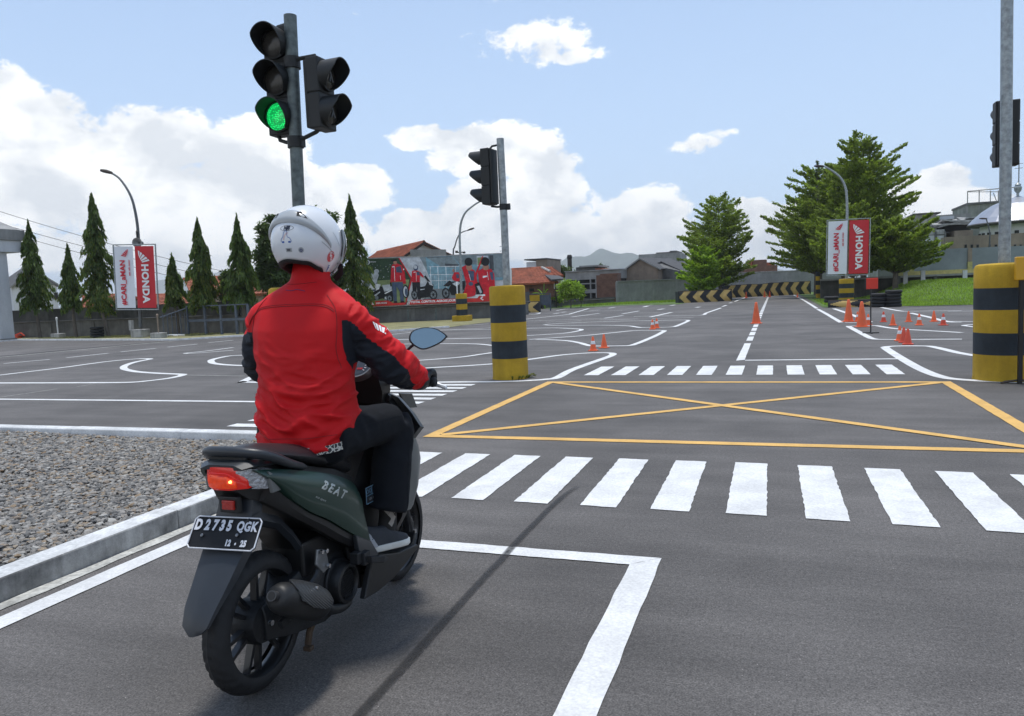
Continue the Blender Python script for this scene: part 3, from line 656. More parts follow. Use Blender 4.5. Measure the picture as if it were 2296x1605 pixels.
# ------------------------------------------------------------------ buildings
def blk(q, px0, px1, pyt, Y, dep, zb=0.0, pyb=None, mi=None):
    if mi is not None: q.mi = mi
    a = Q(px0, pyt, Y); b = Q(px1, pyt, Y); zt = (a.z + b.z) / 2
    if pyb is not None: zb = Q((px0 + px1) / 2, pyb, Y).z
    q.box(((a.x + b.x) / 2, Y + dep / 2, (zt + zb) / 2), (b.x - a.x, dep, zt - zb))
    return (a.x, b.x, zb, zt)
def bpart(name, m, root, px0, px1, pyt, Y, dep, pyb=None, zb=0.0):
    q = MB(); blk(q, px0, px1, pyt, Y, dep, zb, pyb); o = q.build(name, m, root, smooth=0)
    o.location = -Vector(root.location); return o
def window(root, px0, px1, py0, py1, Y, frame=m_white_w, glass=m_dark):
    q = MB(); blk(q, px0, px1, py0, Y - .06, .06, pyb=py1); o = q.build('window', frame, root, smooth=0); o.location = -Vector(root.location)
    q = MB(); blk(q, px0 + .8, px1 - .8, py0 + .8, Y - .09, .05, pyb=py1 - .8); g = q.build('pane', glass, o, smooth=0)
def roof_slab(root, pts, m, tiles=True, rows=14, th=.12, name='roof'):
    """pts: ridge a, ridge b, eave b, eave a (world)"""
    a, b, c, d = [Vector(p) for p in pts]; n = (b - a).cross(d - a).normalized()
    if n.z < 0: n = -n
    q = MB()
    if tiles:
        cols = max(4, int((b - a).length / .28))
        for i in range(rows):
            t0, t1 = i / rows, (i + 1.12) / rows; t1 = min(t1, 1.03)
            pa, pb = a.lerp(d, t0), b.lerp(c, t0); pc, pd = b.lerp(c, t1), a.lerp(d, t1)
            top0, top1, bot0, bot1 = [], [], [], []
            for k in range(cols * 4 + 1):
                s = k / (cols * 4); w_ = .035 * abs(math.sin(k * PI / 4)) + random.uniform(0, .008)
                top0.append(pa.lerp(pb, s) + n * (w_)); top1.append(pd.lerp(pc, s) + n * (.05 + w_)); bot1.append(pd.lerp(pc, s) + n * (.0))
            L_ = len(top0); o0 = len(q.v); q.v += [tuple(v) for v in top0 + top1 + bot1]
            for k in range(L_ - 1):
                q.f.append((o0 + k, o0 + k + 1, o0 + L_ + k + 1, o0 + L_ + k)); q.m.append(0)
                q.f.append((o0 + L_ + k, o0 + L_ + k + 1, o0 + 2 * L_ + k + 1, o0 + 2 * L_ + k)); q.m.append(0)
    q.add([a, b, c, d] + [p - n * th for p in (a, b, c, d)], [(0, 1, 2, 3), (7, 6, 5, 4), (0, 4, 5, 1), (1, 5, 6, 2), (2, 6, 7, 3), (3, 7, 4, 0)])
    if tiles: q.tube([a + n * .02, b + n * .02], .1, 8)
    o = q.build(name, m, root, smooth=0, recalc=False); o.location = -Vector(root.location)
    if tiles: o['kind'] = 'stuff'; o.name = 'roof_tiles'
    return o
def gable_house(name, label, A, B, E1, E2, wallm, roofm, tiles=True, cat='house', rows=14, trim=None, zg=0.0):
    A, B, E1, E2 = [Vector(p) for p in (A, B, E1, E2)]; d = B - A; E3, E4 = E1 + d, E2 + d
    root = thing(name, label, cat, (A.x, A.y, zg)); O = Vector(root.location)
    i1 = E1.lerp(E2, .08); i2 = E2.lerp(E1, .08); dn_ = d.normalized() * .35
    q = MB(); apex = A - Vector((0, 0, .18)) + dn_; r1_ = [i1 + dn_, i2 + dn_]; 
    base = [Vector((p.x, p.y, zg)) for p in r1_]; ap2 = B - Vector((0, 0, .18)) - dn_; e3 = i1 + d - dn_; e4 = i2 + d - dn_
    vs_ = [base[0], base[1], r1_[1], apex, r1_[0], Vector((e3.x, e3.y, zg)), Vector((e4.x, e4.y, zg)), e4, ap2, e3]
    q.add([v - O for v in vs_], [(0, 1, 2, 3, 4), (9, 8, 7, 6, 5), (0, 4, 9, 5), (1, 6, 7, 2)])
    q.build('wall', wallm, root, smooth=0)
    roof_slab(root, (A, B, E3, E1), roofm, tiles, rows); roof_slab(root, (A, B, E4, E2), roofm, tiles, rows)
    if trim:
        q = MB(); o1, o2 = (E1 - A), (E2 - A)
        for e in (o1, o2):
            s = [A - O + d.normalized() * -.03, A + e - O + d.normalized() * -.03]; dz = Vector((0, 0, .18))
            q.add([s[0], s[1], s[1] - dz, s[0] - dz] + [p + d.normalized() * .05 for p in (s[0], s[1], s[1] - dz, s[0] - dz)], [(0, 1, 2, 3), (7, 6, 5, 4), (0, 4, 5, 1), (1, 5, 6, 2), (2, 6, 7, 3), (3, 7, 4, 0)])
        q.build('bargeboard', trim, root, smooth=0)
    return root
# house behind the billboard
hA = Q(950.4, 542, 50); hE1 = Q(905, 574, 48.3); hE2 = Q(1013, 572, 52); hB = Q(845, 553, 58); hB.z = hA.z
hb = gable_house('tiled_house', 'house with terracotta tiled gable roof rising above the left part of the billboard', hA, hB, hE1, hE2, m_white_w, m_tile, rows=16, trim=m_timber)
q = MB(); a = Q(921, 568, 48.9); b = Q(1000, 567, 51.2); q.box(((a + b) / 2) - Vector(hb.location) + Vector((0.05, -.18, 0)), ((b - a).length, .12, .5), math.atan2(b.y - a.y, b.x - a.x)); q.build('gable_beam', m_wallR, hb, smooth=0)
# long tiled roofs behind the left wall
def slope_house(label, r0, r1_, e0, e1, Yr, Ye, wm, rows=10):
    a, b, c, d = Q(*r0, Yr), Q(*r1_, Yr), Q(*e1, Ye), Q(*e0, Ye)
    z = (a.z + b.z) / 2; a.z = b.z = z; z = (c.z + d.z) / 2; c.z = d.z = z
    root = thing('tiled_house', label, 'house', (d.x, Ye, 0)); roof_slab(root, (a, b, c, d), m_tile, True, rows)
    dy = Yr - Ye; roof_slab(root, (a, b, c + Vector((0, 2 * dy, 0)), d + Vector((0, 2 * dy, 0))), m_tile, True, rows)
    q = MB(); x0, x1 = d.x + .3, c.x - .3; y0, y1 = Ye + .3, Yr + dy - .3; ze = d.z + .1; zr = a.z - .2
    vs_ = [(x0, y0, 0), (x1, y0, 0), (x1, y1, 0), (x0, y1, 0), (x0, y0, ze), (x1, y0, ze), (x1, y1, ze), (x0, y1, ze), (x0, Yr, zr), (x1, Yr, zr)]
    q.add(vs_, [(0, 1, 5, 4), (2, 3, 7, 6), (1, 2, 6, 9, 5), (3, 0, 4, 8, 7)]); o = q.build('wall', wm, root, smooth=0); o.location = -Vector(root.location)
    return root
slope_house('orange tiled house between the second and third conical trees from the left', (185, 664), (268, 662), (180, 690), (272, 688), 44, 41, m_tan, 8)
slope_house('low orange tiled house behind the left banner and the smallest conical tree', (335, 662), (410, 660), (335, 687), (430, 685), 44.5, 41, m_tan, 8)
slope_house('large orange tiled house behind the conical trees beside the rider helmet', (411, 621), (600, 620), (430, 662), (600, 662), 50, 45, m_tan, 12)
# white gabled house at the left
m_grnL = mat('grey_green_boards', (.16, .18, .16), .8)
rw = gable_house('white_house', 'white house with a grey gable roof behind the two leftmost conical trees', Q(76, 604, 44), Q(50, 600, 58), Q(18, 644, 44), Q(138, 643, 44), m_white_w, m_darkroof, False, trim=m_wallR)
q = MB(); q.prism([(-2.4, 0), (2.4, 0), (0, 1.25)], Vector((Q(77, 604, 44).x, Q(76, 604, 44.1).y, Q(76, 641, 44).z)) - Vector(rw.location) + Vector((0, -.02, 0)), (1, 0, 0), (0, 0, 1), .05); q.build('gable_panel', m_grnL, rw, smooth=0)
for x in (62, 102, 120): window(rw, x, x + 9, 655, 672, Q(60, 600, 44.2).y)
# left canopy building
cb = thing('canopy_building', 'white canopy building with square column cut by the left edge of the photo', 'building', (-39.15, 28.9, 0))
def cbox(name, m, c, d, par=None, bev=0): q = MB(); q.box(c, d); return q.build(name, m, par or cb, smooth=0, bevel=bev)
cbox('column', m_white_w, (0, .35, 2.35), (.78, .8, 4.7)); cbox('column', m_white_w, (-6, .35, 2.35), (.78, .8, 4.7))
cbox('beam', m_white_w, (-4.55, .5, 5.02), (10.3, 2.0, .62)); cbox('parapet', m_wallR, (-4.6, .5, 5.62), (10.6, 2.3, .56))
cbox('column_base', m_wallR, (0, .35, .06), (.9, .92, .12))
q = MB()
for x in np.linspace(-9, .65, 9): q.box((x, -.6, 6.6), (.06, .06, 1.4))
q.box((-4.6, -.6, 7.28), (10.6, .05, .05)); q.box((-4.6, -.6, 6.4), (10.6, .03, .03)); q.build('railing', m_steelblue, cb, smooth=0)
q = MB(); q.prism([(-9, 0), (-.6, 0), (-4.0, 1.3), (-9, 1.6)], (0, 1.4, 5.9), (1, 0, 0), (0, 0, 1), -1.5); q.build('rear_roof', m_wallR, cb, smooth=0)
# right of the middle bollard
def z4q(x, y, Y): return Q(*z4(x, y), Y)
gh = thing('tiled_house', 'broad orange tiled roof house just right of the yellow and black bollard', 'house', (z4q(400, 500, 62).x, 62.5, 0))
def eqz(pts):
    zr = (pts[0].z + pts[1].z) / 2; ze = (pts[2].z + pts[3].z) / 2; pts[0].z = pts[1].z = zr; pts[2].z = pts[3].z = ze; return pts
roof_slab(gh, eqz([z4q(150, 372, 67), z4q(470, 362, 67), z4q(632, 520, 61.5), z4q(150, 516, 61.5)]), m_tile, True, 16)
roof_slab(gh, eqz([z4q(465, 366, 74), z4q(575, 358, 74), z4q(690, 442, 70), z4q(530, 442, 70)]), m_tile, True, 12)
q = MB(); a_, b__ = z4q(160, 372, 67), z4q(460, 372, 67); q.add([p - Vector(gh.location) for p in (Vector((a_.x, 67.2, 0)), Vector((b__.x, 67.2, 0)), Vector((b__.x, 67.2, a_.z - .2)), Vector((a_.x, 67.2, a_.z - .2)), Vector((a_.x, 70, 0)), Vector((b__.x, 70, 0)), Vector((b__.x, 70, 2.5)), Vector((a_.x, 70, 2.5)))], [(0, 1, 2, 3), (5, 4, 7, 6), (1, 5, 6, 2), (4, 0, 3, 7), (3, 2, 6, 7)]); q.build('wall', m_brick, gh, smooth=0)
q = MB(); q.tube([z4q(463, 362, 66.8) + Vector((0, 0, .06)), z4q(545, 408, 64.5) + Vector((0, 0, .1))], .12, 8); o = q.build('ridge_cap', m_kerb, gh); o.location = -Vector(gh.location)
q = MB()
gh2 = thing('brick_house', 'low brick shed with a small window under the orange tiled roof', 'house', (z4q(280, 640, 62).x, 62, 0))
bpart('wall', m_brick, gh2, z4(275, 0)[0], z4(582, 0)[0], z4(0, 520)[1], 62, 4); window(gh2, z4(330, 0)[0], z4(378, 0)[0], z4(0, 572)[1], z4(0, 605)[1], 62, m_timber); bpart('pillar', m_white_w, gh2, z4(583, 0)[0], z4(625, 0)[0], z4(0, 522)[1], 62, 4, pyb=z4(0, 575)[1])
sl = thing('lean_to_roof', 'sloping grey sheet canopy beside the orange tiled house', 'roof', (z4q(500, 430, 63).x, 62, 0))
roof_slab(sl, (z4q(490, 430, 64), z4q(640, 440, 64), z4q(700, 470, 60.5), z4q(560, 478, 60.5)), m_darkroof, False); q = MB(); a = z4q(600, 470, 61.5); q.tube([(a.x, 61.5, 0), (a.x, 61.5, a.z)], .06, 6); o = q.build('post', m_timber, sl); o.location = -Vector(sl.location)
bb = thing('box_house', 'brown box shaped upper floor standing above the orange tiled roofs', 'house', (z4q(400, 300, 85).x, 85, 0))
bpart('front_wall', m_tan, bb, z4(400, 0)[0], z4(512, 0)[0], z4(0, 266)[1], 85, 6); bpart('side_wall', m_white_w, bb, z4(300, 0)[0], z4(400, 0)[0], z4(0, 300)[1], 85.3, 5.6); bpart('roof', m_darkroof, bb, z4(276, 0)[0], z4(514, 0)[0], z4(0, 264)[1], 84.8, 6.3, pyb=z4(0, 276)[1])
gb = thing('concrete_building', 'unfinished grey concrete building with dark openings behind the small green tree', 'building', (z4q(880, 500, 80).x, 80, 0))
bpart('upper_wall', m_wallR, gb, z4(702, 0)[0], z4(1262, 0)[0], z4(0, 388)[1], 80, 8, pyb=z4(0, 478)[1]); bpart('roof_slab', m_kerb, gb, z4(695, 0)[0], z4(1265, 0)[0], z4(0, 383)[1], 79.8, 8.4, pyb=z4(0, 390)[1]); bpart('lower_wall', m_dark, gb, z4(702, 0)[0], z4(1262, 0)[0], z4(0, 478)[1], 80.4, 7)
for x in (835, 960, 1018): bpart('pillar', m_wallR, gb, z4(x - 6, 0)[0], z4(x + 6, 0)[0], z4(0, 478)[1], 79.95, .5)
for yv in (520, 585): bpart('ledge', m_wallR, gb, z4(702, 0)[0], z4(1020, 0)[0], z4(0, yv)[1], 79.9, .5, pyb=z4(0, yv + (40 if yv == 585 else 12))[1])
bw = thing('brick_wall', 'tall ruined brown brick wall between the concrete building and the grey panel wall', 'wall', (z4q(1020, 500, 75).x, 75, 0))
bpart('brickwork', m_brick, bw, z4(1022, 0)[0], z4(1238, 0)[0], z4(0, 432)[1], 75, 1.2); bpart('brickwork', m_brick, bw, z4(1060, 0)[0], z4(1262, 0)[0], z4(0, 418)[1], 76.3, .8)
sm = thing('small_roof_hut', 'small flat roofed hut above the concrete building left of the tan gable house', 'house', (z4q(900, 350, 95).x, 95, 0))
bpart('wall', m_wallLl, sm, z4(812, 0)[0], z4(1010, 0)[0], z4(0, 350)[1], 95, 6); bpart('roof', m_wallR, sm, z4(845, 0)[0], z4(1040, 0)[0], z4(0, 334)[1], 94.5, 7, pyb=z4(0, 350)[1]); bpart('tiled_patch', m_tile, sm, z4(1012, 0)[0], z4(1075, 0)[0], z4(0, 362)[1], 95, 6); bpart('white_parapet', m_white_w, sm, z4(1078, 0)[0], z4(1300, 0)[0], z4(0, 368)[1], 96, 5)
ch = thing('chimney', 'thin dark chimney pipe standing left of the far blue hill', 'chimney', (z4q(748, 300, 98).x, 98, 0)); q = MB(); a = z4q(748, 226, 98); q.lathe([(.34, 0), (.3, a.z), (.24, a.z)], seg=10); q.build('shaft', m_timber, ch)
q = MB(); q.lathe([(.3, a.z - .5), (.36, a.z - .45), (.36, a.z - .2), (.3, a.z - .15)], seg=10); q.build('collar', m_dark, ch)
gable_house('gable_house', 'large tan rendered gable house with a dark roof behind the grey panel wall', z4q(1470, 255, 84), z4q(1800, 262, 100), z4q(1240, 420, 84), z4q(1690, 368, 84), m_tan, m_darkroof, False, trim=m_wallR)
gt = gable_house('dark_roof_house', 'house with dark corrugated roofs running into the tree right of the tan gable house', z4q(1690, 292, 88), z4q(2100, 300, 98), z4q(1600, 335, 86), z4q(1960, 410, 86), m_wallLl, m_darkroof, False)
op = thing('old_flat_building', 'weathered flat roofed building behind the tan gable house', 'building', (z4q(1650, 240, 115).x, 115, 0))
bpart('wall', m_wallR, op, z4(1460, 0)[0], z4(1880, 0)[0], z4(0, 212)[1], 115, 10); bpart('parapet', m_wallLl, op, z4(1640, 0)[0], z4(1860, 0)[0], z4(0, 196)[1], 115.5, 9); bpart('parapet', m_wallLl, op, z4(1780, 0)[0], z4(1850, 0)[0], z4(0, 182)[1], 116, 8)
rb = thing('brick_house', 'far red brick house seen between the two green tree masses', 'house', (Q(1690, 590, 120).x, 120, 0))
bpart('wall', m_brick, rb, z2(630, 0)[0], z2(920, 0)[0], z2(0, 1045)[1], 120, 8); bpart('upper_wall', m_brick, rb, z2(740, 0)[0], z2(840, 0)[0], z2(0, 1000)[1], 121, 6); bpart('roof', m_tile, rb, z2(700, 0)[0], z2(735, 0)[0], z2(0, 1005)[1], 121, 6); bpart('roof', m_tile, rb, z2(842, 0)[0], z2(900, 0)[0], z2(0, 1018)[1], 121, 6)
window(rb, z2(650, 0)[0], z2(672, 0)[0], z2(0, 1060)[1], z2(0, 1085)[1], 120); bpart('ledge', m_kerb, rb, z2(600, 0)[0], z2(960, 0)[0], z2(0, 1092)[1], 119.5, .5, pyb=z2(0, 1100)[1])

# right hand ruined complex  (frame z8: region 2800,550, scale .24924)
z8 = fr(2800, 550, .24924)
X8 = lambda x: z8(x, 0)[0]; Y8 = lambda y: z8(0, y)[1]
m_grn = concrete('mossy_grey_wall', (0.27, 0.285, 0.255), .35, .5)
rc = thing('ruined_building', 'large grey half ruined concrete building beyond the lawn on the right', 'building', (Q(X8(900), 560, 95).x, 95, 0))
bpart('back_wing', m_grn, rc, X8(100), X8(580), Y8(705), 97, 10); bpart('stair_tower', m_wallR, rc, X8(572), X8(850), Y8(552), 95.5, 8); bpart('tower_roof', m_darkroof, rc, X8(556), X8(915), Y8(540), 95.2, 9, pyb=Y8(556))
bpart('middle_wing', m_wallR, rc, X8(850), X8(1300), Y8(560), 98, 8); bpart('white_band', m_white_w, rc, X8(885), X8(1085), Y8(585), 97.9, .3, pyb=Y8(625))
bpart('lower_block', m_wallR, rc, X8(480), X8(960), Y8(770), 92, 6); bpart('beam', m_kerb, rc, X8(480), X8(960), Y8(768), 91.7, .4, pyb=Y8(830))
for x in (590, 835, 960): bpart('pillar', m_wallLl, rc, X8(x), X8(x + 22), Y8(780), 91.6, .4)
for x0_, x1_ in ((612, 690), (712, 830), (862, 955)): bpart('white_panel', m_white_w, rc, X8(x0_), X8(x1_), Y8(835), 91.8, .3)
bpart('tan_wall', m_tan, rc, X8(960), X8(2600), Y8(812), 74, 1.5); bpart('tan_wall', m_tan, rc, X8(1090), X8(1330), Y8(768), 91.5, 6)
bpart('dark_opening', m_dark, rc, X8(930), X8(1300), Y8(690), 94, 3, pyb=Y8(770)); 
for k in range(9):
    x = 880 + k * 52; q = MB(); a = Q(X8(x), Y8(690 - k * 7), 93.6); q.box(a - Vector(rc.location) + Vector((.6, 0, 0)), (2.6, 3, .12), mx_=Matrix.Rotation(R(random.uniform(-14, 14)), 3, 'Y') @ Matrix.Rotation(R(random.uniform(-12, 20)), 3, 'X')); q.build('collapsed_sheet', m_wallR if k % 2 else m_kerb, rc, smooth=0)
for x in (1220, 1298, 1375, 1530, 1610, 1855, 1930): window(rc, X8(x), X8(x + 30), Y8(950), Y8(998), 74, m_wallLl)
ut = thing('upper_terrace', 'mossy grey upper terrace with a steel cage railing above the ruined building', 'building', (Q(X8(1450), 500, 104).x, 104, 0))
bpart('wall', m_grn, ut, X8(1255), X8(1700), Y8(425), 104, 8); bpart('coping', m_wallLl, ut, X8(1250), X8(1705), Y8(398), 103.8, 8.4, pyb=Y8(425))
q = MB()
for x in (1258, 1408, 1552, 1655, 1800): 
    a = Q(X8(x), Y8(262 if x < 1300 else 255), 104); q.box((a.x, 104, a.z / 2 + 4), (.09, .09, a.z - 8))
a = Q(X8(1255), Y8(264), 104); b = Q(X8(1950), Y8(205), 104); q.tube([a, b], .06, 5); a = Q(X8(1255), Y8(272), 104); b = Q(X8(1700), Y8(270), 104); q.tube([a, b], .04, 5); q.tube([Q(X8(1590), Y8(285), 104), Q(X8(1630), Y8(390), 104)], .05, 5)
o = q.build('cage_railing', m_wallR, ut, smooth=0); o.location = -Vector(ut.location)
rr_ = thing('roof_railing', 'thin white roof railing left of the grey stair tower', 'railing', (Q(X8(300), 690, 97).x, 97, 0)); q = MB()
for k in range(5): a = Q(X8(150 + 100 * k), Y8(688 - 12 * k), 97); q.box((a.x, 97, a.z + .1), (.07, .07, 1.6))
for dz in (0, .7): q.tube([Q(X8(150), Y8(680), 97) + Vector((0, 0, dz)), Q(X8(570), Y8(668), 97) + Vector((0, 0, dz * .7))], .035, 5)
o = q.build('rails', m_kerbw, rr_, smooth=0); o.location = -Vector(rr_.location)
# dome
dm = thing('mosque_dome', 'shiny silver dome with finial behind the galvanised pole on the right', 'dome', (Q(X8(1890), 600, 86).x, 86, 0)); cxd = dm.location.x
zt = Q(X8(1885), Y8(330), 86).z; zb_ = Q(X8(1300), Y8(700), 86).z; rd = cxd - Q(X8(1298), 0, 86).x
prof = [(rd * 1.0, zb_), (rd * .9, zb_ + (zt - zb_) * .2), (rd * .72, zb_ + (zt - zb_) * .48), (rd * .52, zb_ + (zt - zb_) * .70), (rd * .32, zb_ + (zt - zb_) * .84), (rd * .14, zb_ + (zt - zb_) * .93), (rd * .05, zt), (.01, zt + .1)]
q = MB(); q.lathe(prof, seg=28, caps=False); q.build('dome_shell', mat('silver_dome_sheet', (0.42, 0.43, 0.46), .36, .7, var=.12, vs_=.6, bump=.5, bs=1.2), dm, smooth=0)
zf = Q(X8(1885), Y8(135), 86).z; q = MB(); q.lathe([(.12, zt), (.1, zt + .9), (.28, zt + 1.1), (.1, zt + 1.3), (.07, zf - 1.2), (.3, zf - .9), (.35, zf - .6), (.06, zf - .1), (.02, zf)], seg=10); q.build('finial', m_galv, dm)
q = MB(); q.lathe([(rd * .98, zb_ - .25), (rd * 1.02, zb_ - .1), (rd * 1.0, zb_ - .01)], seg=28); q.build('eave_ring', m_darkroof, dm)
q = MB(); q.lathe([(rd * .75, 0), (rd * .75, zb_ - .26)], seg=28); q.build('drum', m_white_w, dm); 
for k in range(24):
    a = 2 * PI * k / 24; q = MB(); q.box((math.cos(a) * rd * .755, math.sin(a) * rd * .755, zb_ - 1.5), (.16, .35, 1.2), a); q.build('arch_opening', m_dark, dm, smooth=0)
# perimeter: tarpaulin fence, yellow beam, white posts
tf = thing('tarpaulin_fence', 'grey tarpaulin fence above the yellow beam beyond the lawn', 'fence', (6, 62, 0)); m_tarp = mat('grey_tarpaulin', (0.23, 0.26, 0.28), .6, var=.2, vs_=.6, bump=.8, bs=.8)
bpart('tarpaulin', m_tarp, tf, X8(560), X8(1265), Y8(1012), 63, .1, pyb=Y8(1292)); bpart('tarpaulin', m_tarp, tf, X8(1318), X8(1700), Y8(985), 62.9, .1, pyb=Y8(1260)); bpart('tarpaulin', m_tarp, tf, X8(1700), X8(2500), Y8(960), 62.95, .1, pyb=Y8(1260))
bpart('pillar', m_tan, tf, X8(1265), X8(1318), Y8(995), 62.9, .3, pyb=Y8(1170)); bpart('pillar', mat('pale_yellow_paint', (0.48, 0.42, 0.16), .7, var=.2), tf, X8(1262), X8(1320), Y8(1172), 62.8, .35, pyb=Y8(1280)); bpart('pillar', bpy.data.materials['pale_yellow_paint'], tf, X8(515), X8(568), Y8(1252), 62.8, .35, pyb=Y8(1310))
pw = thing('perimeter_wall', 'low wall with a pale yellow top beam and dark recess at the back of the lawn', 'wall', (6, 58, 0))
bpart('top_beam', bpy.data.materials['pale_yellow_paint'], pw, X8(330), X8(1365), Y8(1285), 58.5, .3, pyb=Y8(1335)); bpart('ledge', m_wallR, pw, X8(-640), X8(2500), Y8(1335), 58.3, .6, pyb=Y8(1358)); bpart('lower_wall', m_wallL, pw, X8(-640), X8(2500), Y8(1359), 58.7, .3)
for x in (360, 830): bpart('buttress', m_wallLl, pw, X8(x), X8(x + 32), Y8(1355), 58.2, .4)
proto = None
for k, x in enumerate((455, 663, 1175, 1390)):
    p0 = Q(X8(x), Y8(1300 + (k % 2) * -18), 56); q = MB(); q.box((0, 0, .0), (.24, .24, p0.z - .6)); 
    if proto is None: proto = q.build('fence_post', m_white_w, smooth=0); o = proto
    else: o = proto.copy(); COL.objects.link(o)
    o.location = (p0.x, 56 - k * .5, (p0.z + .6) / 2)
    tag(o, ['white square post nearest the tree, at the back of the lawn', 'second white square post from the tree at the back of the lawn', 'tall white square post under the ruined building, left of the pillar bollard', 'white square post partly hidden by the big right bollard'][k], 'post', 'white posts along the back of the lawn')

# ------------------------------------------------------------------ power lines
for k, (a, b, Y0, Y1, lb) in enumerate((((-60, 455), (520, 612), 44, 60, 'upper power line sagging across the left sky'), ((-60, 484), (620, 650), 45, 61, 'middle power line behind the left banner'), ((-60, 500), (700, 690), 47, 62, 'lower power line behind the tall conical tree'))):
    A_, B_ = Q(*a, Y0), Q(*b, Y1); q = MB(); q.tube([A_.lerp(B_, t) - Vector((0, 0, 1.0 * 4 * t * (1 - t) * .35)) for t in np.linspace(0, 1, 14)], .02, 5)
    tag(q.build('power_line', m_timber), lb, 'cable', 'power lines over the left wall')
for k, (x, y0, y1, Y, lb) in enumerate(((1919, 290, 330, 90, 'thin aerial mast above the tallest tree top'), (2284, 360, 440, 90, 'thin mast behind the silver dome'), (1127, 545, 575, 70, 'small aerial mast beside the middle traffic light pole'))):
    a = Q(x, y0, Y); q = MB(); q.tube([(a.x, Y, 0), a], .05, 6); rt = thing('aerial_mast', lb, 'mast', (0, 0, 0)); q.build('mast', m_pole, rt)
    q = MB(); [q.tube([a - Vector((.35, 0, .3 + j * .45)), a - Vector((-.35, 0, .3 + j * .45))], .025, 5) for j in range(2)]; q.build('crossbar', m_pole, rt)

# ------------------------------------------------------------------ billboard
ba = Vector((-22.3, 38.40, 0)); bb_ = Vector((-14.95, 41.75, 0)); bu = (bb_ - ba).normalized(); BW = (bb_ - ba).length; BZ0, BH = .98, 2.72
bdr = thing('billboard', 'wide printed billboard with riders in red jackets on the dark wall behind the rider', 'billboard', (ba.x, ba.y, BZ0))
bn = Vector((bu.y, -bu.x, 0)); U3 = Vector((0, 0, 1))
q = MB(); q.box(bu * BW / 2 - bn * .06 + U3 * BH / 2, (BW, .10, BH), math.atan2(bu.y, bu.x)); q.build('board', m_white_w, bdr, smooth=0)
q = MB()
for (c, d) in ((U3 * -.03 + bu * BW / 2, (BW + .1, .16, .06)), (U3 * (BH + .03) + bu * BW / 2, (BW + .1, .16, .06)), (bu * -.03 + U3 * BH / 2, (.06, .16, BH)), (bu * (BW + .03) + U3 * BH / 2, (.06, .16, BH))): q.box(c - bn * .06, d, math.atan2(bu.y, bu.x))
q.build('frame', m_kerb, bdr, smooth=0)
for s in (.3, .5, .7, .95): q = MB(); q.box(bu * BW * s - bn * .2 + U3 * (BH / 2 - .5), (.1, .1, BH + .9), math.atan2(bu.y, bu.x)); q.build('support_post', m_galvd, bdr, smooth=0)
def flat(name, col): return mat(name, col, .75, var=.26, vs_=4.5, grain=.12, gs=22)
pc = [flat('print_dark_green', (.035, .07, .035)), flat('print_red', (.62, .014, .03)), flat('print_white', (.85, .86, .88)), flat('print_pale_grey', (.55, .58, .62)), flat('print_blue_glass', (.20, .36, .44)),
      flat('print_dark_grey', (.07, .08, .09)), flat('print_black', (.012, .013, .017)), flat('print_slate', (.07, .10, .17)), flat('print_skin', (.42, .21, .14)), flat('print_road', (.20, .23, .25)), flat('print_grass', (.24, .30, .13)), flat('print_footer_red', (.60, .035, .03)), flat('print_mid_grey', (.22, .27, .29))]
LAY = [0]
pr = MB()
def uvb(x, y):
    yt = 225 - (x - 120) * .0199; yb2 = 943 - (x - 140) * .0355; s = (x - 122) / (2290 - 122)
    return s * BW, (yb2 - y) / (yb2 - yt) * BH
def poly(pts, ci):
    LAY[0] += 1; off = .004 + LAY[0] * .0004
    pr.mi = ci; pr.add([bu * uvb(*p)[0] + U3 * uvb(*p)[1] + bn * off for p in pts], [tuple(range(len(pts)))])
def ell(cx, cy, rx, ry, ci, n=14, a0=0, a1=2 * PI): poly([(cx + rx * math.cos(a0 + (a1 - a0) * k / n), cy + ry * math.sin(a0 + (a1 - a0) * k / n)) for k in range(n + (0 if a1 - a0 > 6.2 else 1))], ci)
poly([(122, 228), (680, 216), (860, 520), (760, 915), (140, 940)], 0)
random.seed(4)
for k in range(60): x = random.uniform(135, 560); y = random.uniform(300, 520); ell(x, y, random.uniform(4, 12), random.uniform(3, 8), random.choice((10, 12, 3, 0)), 6)
poly([(135, 560), (560, 540), (820, 540), (790, 700), (780, 880), (135, 900)], 10); poly([(135, 545), (330, 545), (330, 620), (135, 640)], 12)
poly([(680, 216), (1000, 212), (1100, 410), (1150, 560), (1240, 640), (1310, 700), (1310, 850), (770, 860), (860, 530)], 3)
poly([(1000, 212), (2290, 180), (2290, 560), (1600, 600), (1600, 700), (1200, 690), (1150, 560), (1100, 420)], 4)
poly([(1090, 212), (1500, 205), (1600, 330), (1520, 380), (1300, 345), (1100, 215)], 12); poly([(1000, 212), (1090, 212), (1110, 400), (1090, 400)], 12); poly([(1500, 200), (2290, 182), (2290, 300), (1900, 330), (1620, 330)], 12)
poly([(1110, 215), (1500, 205), (1480, 215), (1110, 222)], 5); poly([(1380, 310), (1600, 325), (1590, 350), (1390, 345)], 5)
for x in (1150, 1265, 1390, 1540): poly([(x, 350), (x + 8, 350), (x + 8, 680), (x, 680)], 2)
for y in (352, 470, 560): poly([(1130, y), (1660, y - 4), (1660, y + 3), (1130, y + 6)], 2)
for x in range(1160, 1640, 26): poly([(x, 480), (x + 4, 480), (x + 4, 640), (x, 640)], 3)
poly([(1190, 680), (1640, 690), (1640, 850), (1000, 860)], 9); poly([(1880, 210), (2060, 205), (2060, 350), (1880, 360)], 3); poly([(1890, 230), (1990, 225), (1990, 330), (1890, 340)], 10); poly([(2080, 200), (2140, 198), (2140, 420), (2080, 420)], 5); poly([(2140, 198), (2280, 195), (2280, 520), (2140, 520)], 12)
poly([(672, 216), (690, 216), (870, 530), (750, 915), (735, 915), (845, 530)], 1)
